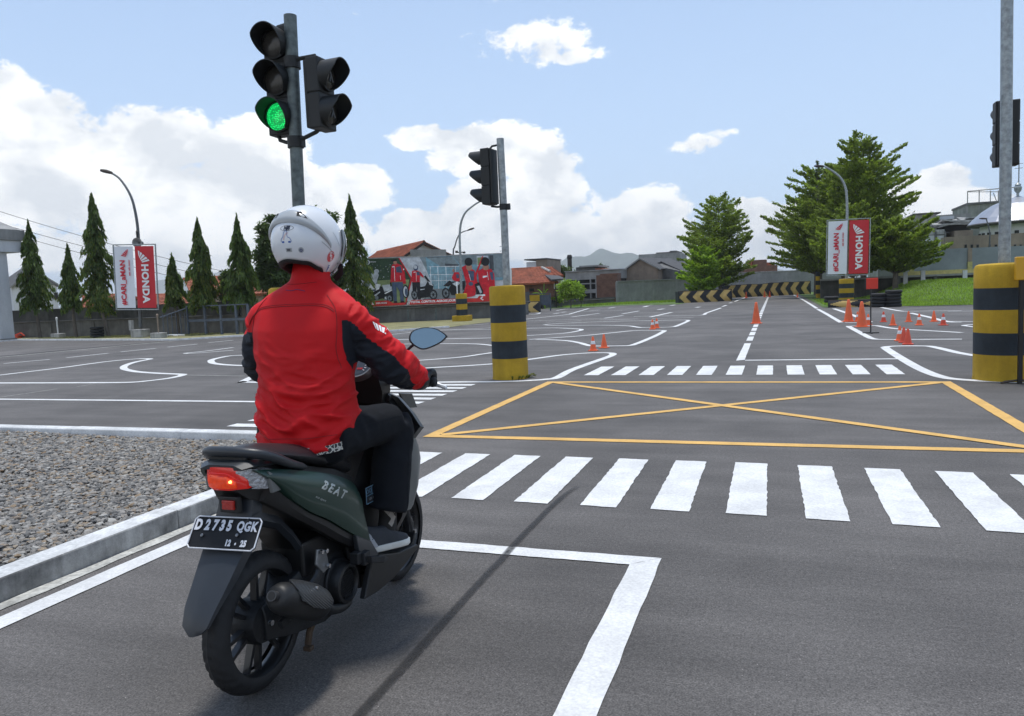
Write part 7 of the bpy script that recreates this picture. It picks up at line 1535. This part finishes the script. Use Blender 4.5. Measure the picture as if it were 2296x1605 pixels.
def arm_fold(p):
    best = 0
    for S_, E_, W_ in ((SHR, ELR, WRR), (SHL, ELL, WRL)):
        for a, b in ((S_, E_), (E_, W_)):
            t_ = max(0, min(1, (p - a).dot(b - a) / (b - a).length_squared)); d = (p - a.lerp(b, t_)).length
            if d < .12 and (abs(p.x) > .245 or p.y > .66): best = max(best, 1)
    return best
def fold(p, nrm):
    a = arm_fold(p)
    if a:
        v = Vector((p.x * 9, (p.y * .7 - p.z) * 17, (p.z + p.y) * 5)); r_ = 1 - abs(noise.noise(v)) * 2.6; v2 = v * 1.9; r2 = 1 - abs(noise.noise(v2 + Vector((5, 2, 1)))) * 2.6
        return (max(r_, -.3) * .0120 + max(r2, -.3) * .0055) - .007
    low = max(0, min(1, (1.34 - p.z) / .30)); up = 1 - low
    v = Vector((p.x * 3.6 + p.z * 1.0, p.y * 3, p.z * 10.5 + math.sin(p.x * 8 + 1) * 1.1)); n0 = noise.noise(v); r_ = max(1 - abs(n0) * 2.8, -.2)
    v2 = Vector((p.x * 7 - p.z * 3, p.y * 3 + 4, p.z * 21 + p.x * 5)); r2 = max(1 - abs(noise.noise(v2)) * 2.8, -.2)
    d = low * (r_ * abs(r_) * .0220 + r2 * .0120 - .013)
    sx = p.x * 6 + 2; d += up * (.0035 * noise.noise(Vector((sx, p.z * 5, 3))) )
    hem = math.exp(-((p.z - (.905 + (p.y - .45) * .1)) / .012) ** 2) * -.004
    return d + hem
ARMS = [(1, catmull([SHR, ELR, WRR], 14), Vector((-.10, -.55, -.83)).normalized()), (-1, catmull([SHL, ELL, WRL], 14), Vector((-.10, -.72, -.68)).normalized())]
def arm_black(p):
    """signed: above 0 the sleeve cloth is black"""
    for sg, pts, L_ in ARMS:
        if p.x * sg < .15: continue
        k, dm = min(enumerate((p - a).length for a in pts), key=lambda q: q[1])
        if dm > .14: continue
        t_ = k / (len(pts) - 1); thr = (.50 - .7 * t_ if t_ < .45 else .185 + (t_ - .45) * 1.1) if sg > 0 else .2
        v = (p - pts[k]).dot(L_) / .085 - thr
        v = min(v, (1.385 - p.z) * 10 if sg > 0 else (1.345 - p.z) * 10)
        if t_ < .6: v = min(v, (p.x * sg - .218) * 12)
        return v
    return -1.0
def cloth_mix(o, fnv):
    at_ = o.data.attributes.new('panel', 'FLOAT', 'POINT'); at_.data.foreach_set('value', [fnv(v.co) for v in o.data.vertices])
m_jack2 = mat('red_and_black_jacket_fabric', (0.53, 0.0045, 0.008), .68, var=.07, vs_=5, bump=.16, bs=450, spec=.28); t = m_jack2.node_tree; b = t.nodes['Principled BSDF']; src = b.inputs['Base Color'].links[0].from_socket
an = t.nodes.new('ShaderNodeAttribute'); an.attribute_name = 'panel'; mxn = t.nodes.new('ShaderNodeMix'); mxn.data_type = 'RGBA'; t.links.new(mth(t, 'GREATER_THAN', an.outputs['Fac'], 0.0), mxn.inputs[0]); t.links.new(src, mxn.inputs[6]); mxn.inputs[7].default_value = (.008, .011, .018, 1); t.links.new(mxn.outputs[2], b.inputs['Base Color'])
jk = blend('jacket', q, m_jack2, .0075, 6, fn=fold); cloth_mix(jk, arm_black)
jbvh = BVHTree.FromPolygons([v.co for v in jk.data.vertices], [tuple(p.vertices) for p in jk.data.polygons])
def drape_line(parent, name, bvh, pts, d, r_, m, off=.001, n=10, seg=5):
    d = Vector(d).normalized(); out = []
    for p in catmull([Vector(p) for p in pts], n):
        h = bvh.ray_cast(p - d * .5, d)
        if h[0] is not None: out.append(h[0] - d * off)
    if len(out) > 2: q = MB(); q.tube(out, r_, seg); return q.build(name, m, parent)
m_seam = mat('dark_red_seam', (0.16, 0.004, 0.006), .7, var=0)
drape_line(jk, 'yoke_seam', jbvh, [(-.235, .4, 1.375), (-.19, .4, 1.425), (-.14, .4, 1.445), (0, .4, 1.45), (.14, .4, 1.445), (.19, .4, 1.42)], (0, 1, 0), .0013, m_seam)
drape_line(jk, 'yoke_seam', jbvh, [(-.235, .4, 1.381), (-.19, .4, 1.432), (-.14, .4, 1.452), (0, .4, 1.457), (.14, .4, 1.452), (.19, .4, 1.427)], (0, 1, 0), .0009, m_seam)
for s in (-1, 1):
    drape_line(jk, 'armhole_seam', jbvh, [(s * .150, .4, 1.49), (s * .195, .4, 1.43), (s * .205, .4, 1.35), (s * .200, .4, 1.26), (s * .21, .4, 1.19)], (-.12 * s, 1, 0), .0013, m_seam)
drape_line(jk, 'hem_seam', jbvh, [(-.20, .3, .925), (-.1, .3, .918), (0, .3, .915), (.1, .3, .918), (.20, .3, .925)], (0, 1, 0), .0010, m_seam)
drape_line(jk, 'collar_seam', jbvh, [(-.08, .4, 1.545), (0, .4, 1.54), (.08, .4, 1.545)], (0, 1, 0), .0010, m_seam)
drape_line(jk, 'neck_logo', jbvh, [(-.045, .4, 1.520), (-.01, .4, 1.516), (.01, .4, 1.520), (.05, .4, 1.512)], (0, 1, -.1), .0016, mat('violet_print', (.10, .02, .09), .6, var=0))
for s in (1,):
    q = MB(); q0 = MB(); wing(q0, (0, 0, 0), (1, 0, 0), (0, 0, 1), .075, 1); c0 = Vector((.30, .54, 1.33)); dd = Vector((-.75, -.1, -.45)).normalized(); uu = Vector((.3, -.75, .0)).normalized(); uu = (uu - dd * uu.dot(dd)).normalized(); vv = uu.cross(dd)
    if vv.z < 0: vv = -vv
    out = []
    for p in q0.v:
        w_ = c0 + uu * p[0] + vv * p[2]; h = jbvh.ray_cast(w_ - dd * .3, dd); out.append(h[0] - dd * .002 if h[0] is not None else w_)
    q.add(out, q0.f); q.build('sleeve_wing_print', m_prW, jk, smooth=0, recalc=False)
# sleeve piping between red and black
# trousers
HPR, KNR, ANR = Vector((.110, .46, .905)), Vector((.204, .848, .897)), Vector((.180, .770, .46))
q = MB(); q.loft([ering((0, .46, .80), .15, .12), ering((0, .455, .85), .19, .15), ering((0, .455, .92), .195, .145), ering((0, .455, .97), .175, .13)])
for s in (1, -1):
    h_, k_, a_ = [Vector((p.x * s, p.y, p.z)) for p in (HPR, KNR, ANR)]
    q.tube(catmull([h_ - (k_ - h_) * .12, h_, h_.lerp(k_, .5), k_ - (k_ - h_) * .06], 4), [.125, .128, .13, .128, .122, .115, .108, .102, .098, .095, .092, .090, .088][:13], 18)
    q.tube(catmull([k_ + Vector((0, -.015, .0)), k_ + Vector((0, .0, -.05)), k_.lerp(a_, .4) + Vector((0, .0, 0)), k_.lerp(a_, .8), a_ + Vector((0, 0, .03))], 4), [(.084, .086)] * 4 + [(.084, .090)] * 4 + [(.085, .096)] * 4 + [(.078, .098)] * 5, 18)
def tfold(p, nrm):
    v = Vector((p.x * 10 + p.y * 4, p.y * 9, p.z * 11)); kn = math.exp(-(((abs(p.x) - .22) / .1) ** 2 + ((p.y - .86) / .12) ** 2 + ((p.z - .85) / .12) ** 2)) + math.exp(-(((p.y - .5) / .12) ** 2 + ((p.z - .93) / .10) ** 2)) + .35
    return max(1 - abs(noise.noise(v)) * 2.8, -.3) * .006 * kn + max(1 - abs(noise.noise(v * 2 + Vector((3, 3, 3)))) * 2.8, -.3) * .0025 * kn - .002
tr = blend('trousers', q, m_trou, .011, 5, fn=tfold)
tbvh = BVHTree.FromPolygons([v.co for v in tr.data.vertices], [tuple(p.vertices) for p in tr.data.polygons])
drape_line(tr, 'side_seam', tbvh, [(.3, .50, .93), (.3, .60, .935), (.3, .72, .935), (.3, .82, .93)], (-1, 0, 0), .0009, m_jackk)
drape_line(tr, 'side_seam', tbvh, [(.3, .82, .82), (.3, .80, .7), (.3, .79, .6), (.3, .785, .5)], (-1, 0, 0), .0009, m_jackk)
# patterned shirt hem below the jacket
m_shirt = bpy.data.materials.new('patterned_shirt'); m_shirt.use_nodes = True; t = m_shirt.node_tree; b = t.nodes['Principled BSDF']; tcn = t.nodes.new('ShaderNodeTexCoord'); vo = t.nodes.new('ShaderNodeTexVoronoi'); vo.feature = 'DISTANCE_TO_EDGE'; vo.inputs['Scale'].default_value = 70; t.links.new(tcn.outputs['Object'], vo.inputs['Vector'])
cr = t.nodes.new('ShaderNodeValToRGB'); cr.color_ramp.interpolation = 'CONSTANT'; cr.color_ramp.elements[0].color = (.5, .5, .46, 1); cr.color_ramp.elements[1].position = .12; cr.color_ramp.elements[1].color = (.02, .022, .03, 1); t.links.new(vo.outputs[0], cr.inputs[0]); t.links.new(cr.outputs[0], b.inputs['Base Color'])
q = MB(); rings = []
for z_, e_ in ((.872, .0), (.905, .0)): rings.append([p + Vector((0, 0, 0)) for p in ering((0.014, .470, z_), .207, .174, 36, tilt=.16)])
q.loft(rings, caps=False); q.build('shirt_hem', m_shirt, rd_, smooth=50)
# body: one continuous skin figure under the clothes
bd = bpy.data.meshes.new('body'); J = [(0, .45, .90), (0, .46, 1.10), (0, .49, 1.32), (0, .52, 1.46), (0, .54, 1.56), (0, .56, 1.66), (0, .585, 1.76)]; rad_ = [.12, .11, .12, .10, .058, .075, .085]; ed_ = [(i, i + 1) for i in range(6)]
for s in (1, -1):
    i0 = len(J); S_, E_, W_ = (SHR, ELR, WRR) if s > 0 else (SHL, ELL, WRL); J += [tuple(S_), tuple(E_), tuple(W_)]; rad_ += [.055, .042, .032]; ed_ += [(3, i0), (i0, i0 + 1), (i0 + 1, i0 + 2)]
    i0 = len(J); J += [(HPR.x * s, HPR.y, HPR.z), (KNR.x * s, KNR.y, KNR.z), (ANR.x * s, ANR.y, .60), (ANR.x * s, ANR.y, .50)]; rad_ += [.08, .050, .034, .026]; ed_ += [(0, i0), (i0, i0 + 1), (i0 + 1, i0 + 2), (i0 + 2, i0 + 3)]
bd.from_pydata(J, ed_, []); bo = bpy.data.objects.new('body', bd); COL.objects.link(bo); sk = bo.modifiers.new('skin', 'SKIN'); bo.modifiers.new('s', 'SUBSURF').levels = 1
for v, r_ in zip(bd.skin_vertices[0].data, rad_): v.radius = (r_, r_)
bd.skin_vertices[0].data[0].use_root = True
dg = bpy.context.evaluated_depsgraph_get(); bm2 = bpy.data.meshes.new_from_object(bo.evaluated_get(dg)); bpy.data.objects.remove(bo); bm2.materials.append(m_skin); bm2.name = 'body'
bm2.polygons.foreach_set('use_smooth', [True] * len(bm2.polygons)); bo = bpy.data.objects.new('body', bm2); COL.objects.link(bo); bo.parent = rd_
# face features under the visor
q = MB(); q.lathe([(.001, .03), (.010, .022), (.013, .008), (.011, 0)], (0, .668, 1.715), 10, 'y'); q.build('nose', m_skin, rd_)
q = MB(); [q.lathe([(.001, .009), (.009, .004), (.012, -.004)], (s * .033, .662, 1.745), 10, 'y') for s in (-1, 1)]; q.build('eyes', m_plateW, rd_); q = MB(); q.box((0, .668, 1.675), (.05, .008, .010)); q.build('mouth', mat('lips', (.28, .09, .07), .5, var=0), rd_, smooth=0)
q = MB(); q.lathe([(.0, -.02), (.085, 0), (.09, .05), (.06, .09), (.0, .10)], (0, .575, 1.76), 20, 'z'); q.build('hair', m_line, rd_)
# gloves: palm, four curled fingers and thumb each
for s in (1, -1):
    W_ = WRR if s > 0 else WRL; q = MB(); g0 = Vector((s * .335, .888, 1.080)); hdv = (g0 - W_).normalized()
    q.tube([W_ - hdv * .03 + Vector((0, 0, .0)), W_ + hdv * .01, W_ + hdv * .035], [.050, .049, .046], 14)
    q.loft([ering(W_ + hdv * .03, .044, .034, 12), ering(Vector((s * .340, .872, 1.112)), .052, .030, 12), ering(Vector((s * .340, .902, 1.122)), .050, .022, 12)])
    for k, dx in enumerate((-.040, -.014, .013, .039)):
        L_ = (1.0, 1.08, 1.0, .85)[k] if s > 0 else (1.0, 1.08, 1.0, .85)[k]; x = s * (.337 + dx)
        q.tube(catmull([Vector((x, .885, 1.118)), Vector((x, .915, 1.118)), Vector((x, .930, 1.100 + .004)), Vector((x, .928, 1.070 + .01 * (1 - L_))), Vector((x, .905, 1.052))], 3), [.016, .0165, .017, .017, .0165, .016, .0155, .015, .0145, .014, .0135, .0125, .012], 10)
    xi = s * .285; q.tube(catmull([Vector((s * .305, .862, 1.100)), Vector((xi, .875, 1.085)), Vector((xi - s * .004, .890, 1.058)), Vector((xi + s * .01, .905, 1.048))], 3), [.018, .018, .017, .016, .015, .015, .014, .013, .012, .011], 10)
    gl = blend('glove', q, m_glove, .005, 3)
    q = MB(); cR = W_ + hdv * .035; q.tube([cR - hdv * .012, cR + hdv * .012], [.0425, .042], 16); q.build('wrist_strap', m_darkp, gl)
# socks, shoes
m_sole = mat('white_rubber_sole', (.60, .61, .58), .6, var=.1, vs_=18); m_shoe = mat('dark_grey_shoe', (.020, .024, .031), .75, var=.15, vs_=20, bump=.3, bs=300); m_shoel = mat('light_grey_heel', (.27, .28, .30), .6, var=.1); m_sock = mat('black_sock', (.012, .011, .010), .9, var=.2, vs_=30); m_argyle = mat('grey_sock_diamond', (.26, .24, .215), .9, var=.15)
for s in (1, -1):
    sx = s * .172
    q = MB(); q.tube([(sx, .790, .52), (sx, .782, .46), (sx, .765, .41), (sx, .755, .37)], [(.040, .040), (.038, .040), (.038, .043), (.04, .05)], 16); sock = q.build('sock', m_sock, rd_)
    q = MB(); rot = R(-16) * s; c0 = Vector((s * .165, .70, 0)); fwd = Vector((math.sin(-rot), math.cos(rot), 0)); sd_ = Vector((fwd.y, -fwd.x, 0)); slope = -.105
    def W2(u, v, z): return c0 + fwd * u + sd_ * v + Vector((0, 0, z + u * slope))
    prof = [(-.105, .022), (-.085, .034), (-.03, .037), (.04, .042), (.10, .048), (.15, .044), (.175, .028), (.182, .012)]
    zs0 = .328
    def solering(z, ex=0.0): return [W2(u, (w_ + ex), z) for u, w_ in prof] + [W2(u, -(w_ + ex), z) for u, w_ in prof[::-1]]
    q.loft([solering(zs0, -.002), solering(zs0 + .006, .003), solering(zs0 + .028, .002), solering(zs0 + .030, -.001)]); q.v = [tuple(v) for v in q.v]; sh_ = q.build('shoe', m_sole, rd_, smooth=50); 
    q = MB(); zt0 = zs0 + .028; rings = []
    for u, w_, h_ in ((-.104, .022, .070), (-.088, .033, .098), (-.05, .035, .090), (-.01, .036, .082), (.03, .038, .082), (.07, .042, .064), (.11, .044, .040), (.145, .040, .030), (.172, .024, .020)):
        rings.append([W2(u, w_ * math.cos(PI * k / 8) * (1 if k not in (0, 8) else 1), zt0 + h_ * math.sin(PI * k / 8) ** .7) for k in range(9)])
    q.loft(rings); up_ = q.build('shoe_upper', m_shoe, sh_, smooth=50)
    q = MB(); rings = []
    for u, w_, h_ in ((-.110, .024, .074), (-.096, .039, .086), (-.075, .0405, .078), (-.055, .0405, .050), (-.042, .0405, .016)):
        rings.append([W2(u, w_ * math.cos(PI * k / 8) * 1.03, zt0 + h_ * math.sin(PI * k / 8) ** .7 * (1 if abs(math.cos(PI * k / 8)) > .3 else .9)) for k in range(9)])
    q.loft(rings, caps=True); q.build('heel_patch', m_shoel, sh_, smooth=50)
    q = MB(); text_on(q, 'F', .016, W2(-.075, .0385, zt0 + .034), fwd * s, (0, 0, 1), shear=.3, bold=.001) if s > 0 else None; 
    if q.v: q.build('heel_mark', m_jackk, sh_, smooth=0, recalc=False)
    q = MB(); [q.tube([W2(.03 + .022 * k, .025, zt0 + .062 - .008 * k), W2(.035 + .022 * k, .0, zt0 + .072 - .009 * k), W2(.03 + .022 * k, -.025, zt0 + .062 - .008 * k)], .0028, 5) for k in range(3)]; q.build('laces', m_shoe, sh_)
    if s > 0:
        q = MB()
        for (z0_, a0, up2, m__) in ((.497, -22, .0, 0), (.497, 22, 0, 0), (.478, 0, 0, 0), (.46, 18, 0, 0), (.44, 4, 0, 0)):
            cz, hw_, hh_ = z0_, 20, .019; pts = []
            for (da, dz) in ((-hw_, 0), (0, hh_), (hw_, 0), (0, -hh_)):
                a = R(-38 + a0 + da); pts.append(Vector((sx + math.cos(a) * .0445, .787 + math.sin(a) * .0455 - (.50 - cz) * .15, cz + dz)))
            q.add(pts, [(0, 1, 2, 3)])
        q.build('sock_diamonds', m_argyle, sock, smooth=0, recalc=False)
# ------------------------------------------------------------------ helmet
HCn = Vector((.004, .535, 1.712)); HA, HB, HCz = .138, .172, .160; hp = R(6)
def hsurf(az_, el_, off=0.0):
    """az from the back (0) towards the right side (90) and front (180); el up"""
    ce = math.cos(el_); x = (HA + off) * math.sin(az_) * ce; y = -(HB + off) * math.cos(az_) * ce; z = (HCz + off) * math.sin(el_)
    if z < 0: k = 1 - .10 * (z / HCz) ** 2; x *= k
    y2 = y * math.cos(-hp) - z * math.sin(-hp); z2 = y * math.sin(-hp) + z * math.cos(-hp)
    return Vector((x, y2, z2))
def edge_el(a):   # lower edge of the shell for azimuth a (degrees from back)
    a = abs(a)
    pts = [(0, -34), (40, -37), (70, -45), (100, -59), (118, -66), (128, -60), (136, -22), (142, 8), (160, 16), (180, 18)]
    for (a0, e0_), (a1, e1_) in zip(pts, pts[1:]):
        if a <= a1: t_ = (a - a0) / (a1 - a0); t_ = t_ * t_ * (3 - 2 * t_); return e0_ + (e1_ - e0_) * t_
    return 18
hm = thing('helmet', None, None, HCn); hm.parent = rd_
nA, nE = 96, 26; q = MB(); V_ = []
for i in range(nA):
    a = -180 + 360 * i / nA; e0_ = edge_el(a)
    for j in range(nE): V_.append(hsurf(R(a), R(e0_ + (89.5 - e0_) * (j / (nE - 1)))))
q.add(V_, [(i * nE + j, ((i + 1) % nA) * nE + j, ((i + 1) % nA) * nE + j + 1, i * nE + j + 1) for i in range(nA) for j in range(nE - 1)] + [tuple(i * nE + nE - 1 for i in range(nA))])
shell = q.build('shell', m_helm, hm, smooth=60, recalc=True)
so = shell.modifiers.new('solid', 'SOLIDIFY'); so.thickness = .006; so.offset = -1
q = MB(); V_ = []
for i in range(nA):
    a = -180 + 360 * i / nA; e0_ = edge_el(a)
    for (de, off, kx) in ((1.5, .0016, 1), (-.5, .003, 1), (-5.5, -.001, 1), (-8.5, -.010, 1), (-6, -.030, 1), (30, -.036, 1)): V_.append(hsurf(R(a), R(e0_ + de), off))
q.add(V_, [(i * 6 + j, ((i + 1) % nA) * 6 + j, ((i + 1) % nA) * 6 + j + 1, i * 6 + j + 1) for i in range(nA) for j in range(5)])
q.build('edge_trim', m_line, hm, smooth=60)
def hpatch(name, f_lo, f_hi, a0, a1, off, m, n=30, k=6, edge=True):
    q = MB(); V_ = []
    for i in range(n + 1):
        a = a0 + (a1 - a0) * i / n; lo, hi = f_lo(a), f_hi(a)
        for j in range(k + 1): t_ = j / k; o_ = off * min(1, 4 * min(t_, 1 - t_) + .15) * min(1, 8 * min(i, n - i) / n + .1) if edge else off; V_.append(hsurf(R(a), R(lo + (hi - lo) * t_), o_ + .0006))
    q.add(V_, [(i * (k + 1) + j, (i + 1) * (k + 1) + j, (i + 1) * (k + 1) + j + 1, i * (k + 1) + j + 1) for i in range(n) for j in range(k)])
    return q.build(name, m, hm, smooth=50)
# grey rear spoiler band, an arch across the back
arc_lo = lambda a: 22 - (abs(a) / 88) ** 2.2 * 42; arc_hi = lambda a: 45 - (abs(a) / 88) ** 2.0 * 58 + 2.5 * math.cos(R(a * 2))
hpatch('rear_spoiler', arc_lo, arc_hi, -80, 80, .012, m_helmg, 48, 8)
for s in (-1, 1):
    q = MB(); P4 = [(s * 40, 26), (s * 22, 30), (s * 21, 37.5), (s * 29, 38)] ; q.add([hsurf(R(a), R(e_), .0145) for a, e_ in P4], [(0, 1, 2, 3)]); q.build('vent', m_dark, hm, smooth=0)
hpatch('shell_groove', lambda a: -4 - (a - 60) * .55, lambda a: -2.6 - (a - 60) * .55, 62, 92, .0004, m_helmg, 10, 1, False)
hpatch('shell_groove', lambda a: 8 - (a - 88) * 1.1, lambda a: 9.2 - (a - 88) * 1.1, 84, 100, .0004, m_helmg, 10, 1, False)
# visor and side pivot
m_visor = mat('clear_visor', (.75, .78, .80), .05, var=0, trans=.92, coat=.2); m_visor.node_tree.nodes['Principled BSDF'].inputs['IOR'].default_value = 1.15
q = MB(); V_ = []; n = 40; k = 12
for i in range(n + 1):
    a = 112 + (248 - 112) * i / n; u = abs(a - 180) / 68; hi = 26 - 6 * u ** 4; lo = -58 + 16 * u ** 3
    for j in range(k + 1): V_.append(hsurf(R(a), R(lo + (hi - lo) * j / k), .009 + .006 * math.cos(R(a - 180)) ** 2))
q.add(V_, [(i * (k + 1) + j, (i + 1) * (k + 1) + j, (i + 1) * (k + 1) + j + 1, i * (k + 1) + j + 1) for i in range(n) for j in range(k)]); vz_ = q.build('visor', m_visor, hm, smooth=60); vz_.modifiers.new('s', 'SOLIDIFY').thickness = .002
for s in (-1, 1):
    q = MB(); rr_ = []
    for sc_, off in ((1, .002), (1, .010), (.8, .014), (.4, .0155)): rr_.append([hsurf(R(s * (118 + 8.5 * sc_ * math.cos(2 * PI * k / 20))), R(2 + 21 * sc_ * math.sin(2 * PI * k / 20)), off) for k in range(20)])
    q.loft(rr_); q.build('visor_pivot', mat('smoked_plastic', (.07, .08, .085), .15, .2, var=0, coat=.6), hm, smooth=40)
    q = MB(); q.tube([hsurf(R(s * a), R(e_), .012) for a, e_ in ((110, 18), (109, 0), (112, -20), (118, -45))], .003, 6); q.build('visor_edge', m_helmg, hm)
    q = MB(); q.tube([(s * .115, .06, -.09), (s * .105, .075, -.13), (s * .07, .085, -.155)], [(.014, .004)] * 3, 6); q.build('chin_strap', m_line, hm)
def htext(name, s, size, a0, e0_, m, bold=0, shear=0, rot=0, off=.0012, spacing=1.0, shapes=None, sx=1.0):
    vs_, fs = text_mesh(s, size, bold=bold, shear=shear, spacing=spacing) if s else ([], [])
    if shapes: k = len(vs_); vs_ += [Vector((p[0], p[1], 0)) for p in shapes[0]]; fs += [tuple(i + k for i in f) for f in shapes[1]]
    rad_h = .155; cr_, sr_ = math.cos(R(rot)), math.sin(R(rot)); out = []
    for p in vs_:
        x, y = (p.x * cr_ - p.y * sr_) * sx, p.x * sr_ + p.y * cr_
        out.append(hsurf(R(a0) + x / (rad_h * math.cos(R(e0_))), R(e0_) + y / rad_h, off))
    q = MB(); q.add(out, fs); return q.build(name, m, hm, smooth=0, recalc=False)
def ringshape(rx, ry, t_, n=28, cx=0, cy=0, a0=0, a1=360):
    vs_ = []; 
    for k in range(n + 1): a = R(a0 + (a1 - a0) * k / n); vs_ += [(cx + rx * math.cos(a), cy + ry * math.sin(a)), (cx + (rx - t_) * math.cos(a), cy + (ry - t_) * math.sin(a))]
    return vs_, [(2 * k, 2 * k + 2, 2 * k + 3, 2 * k + 1) for k in range(n)]
def disc(rx, ry, n=24, cx=0, cy=0): return [(cx + rx * math.cos(2 * PI * k / n), cy + ry * math.sin(2 * PI * k / n)) for k in range(n)], [tuple(range(n))]
m_hblk = mat('helmet_black_print', (.01, .011, .02), .3, var=0, coat=.4); m_hblue = mat('helmet_blue_print', (.03, .10, .34), .4, var=0); m_hred = mat('helmet_red_print', (.52, .015, .03), .3, var=0, coat=.4); m_hora = mat('helmet_orange_print', (.5, .12, .06), .4, var=0); m_hwht = mat('helmet_white_print', (.75, .75, .75), .4, var=0)
htext('maker_badge', 'NJS', .019, 6, 13, m_hblk, bold=.0016, shear=.2, shapes=ringshape(.033, .0115, .0018), sx=1.0)
cl = catmull([Vector((p[0], p[1], 0)) for p in ((-.022, -.018), (-.020, -.008), (-.014, -.004), (-.012, .006), (-.010, .014), (-.004, .018), (.002, .014), (.003, .006), (.006, -.003), (.012, -.005), (.017, -.010), (.021, -.018))], 4)
def stroke(pts, w_): 
    vs_ = []; n = len(pts)
    for i, p in enumerate(pts): a = pts[max(i - 1, 0)]; b = pts[min(i + 1, n - 1)]; t_ = (b - a).normalized(); vs_ += [(p.x - t_.y * w_, p.y + t_.x * w_), (p.x + t_.y * w_, p.y - t_.x * w_)]
    return vs_, [(2 * i, 2 * i + 2, 2 * i + 3, 2 * i + 1) for i in range(n - 1)]
cl = [p * 1.2 for p in cl]; htext('cloud_sticker', '', .01, 6, 1, m_hblue, shapes=stroke(cl, .0011)); htext('cloud_sticker_bar', '', .01, 6, .5, m_hblue, shapes=([(-.022, -.025), (.022, -.025), (.022, -.018), (-.022, -.018)], [(0, 1, 2, 3)]))
for r_ in (.022, .019): htext('rainbow_sticker', '', .01, 6, 1, m_hora, shapes=ringshape(r_, .030 * r_ / .022, .0010, 14, .009, -.016, 90, 178), off=.0016)
htext('small_plate_sticker', '', .01, 9, -19, m_helmg, shapes=([(-.014, -.008), (.014, -.008), (.014, .008), (-.014, .008)], [(0, 1, 2, 3)])); htext('small_plate_text', 'SNI', .010, 9, -19, m_hblk, bold=.0004, off=.0020)
htext('round_sticker', '', .01, 30, -19, m_helmg, shapes=disc(.0115, .0115)); htext('round_sticker_print', 'o', .024, 30, -18.5, mat('sticker_mixed', (.05, .06, .16), .4, var=0), bold=.0008, off=.0018)
htext('red_round_sticker', '', .01, 84, -24, m_hred, shapes=disc(.019, .023)); htext('red_sticker_text', 'DAYA', .0145, 84, -24, m_hwht, bold=.0006, rot=-62, off=.0022); htext('side_text', 'Adicipta', .0115, 92, -44, m_hblue, bold=.0006, rot=-70, off=.0016)
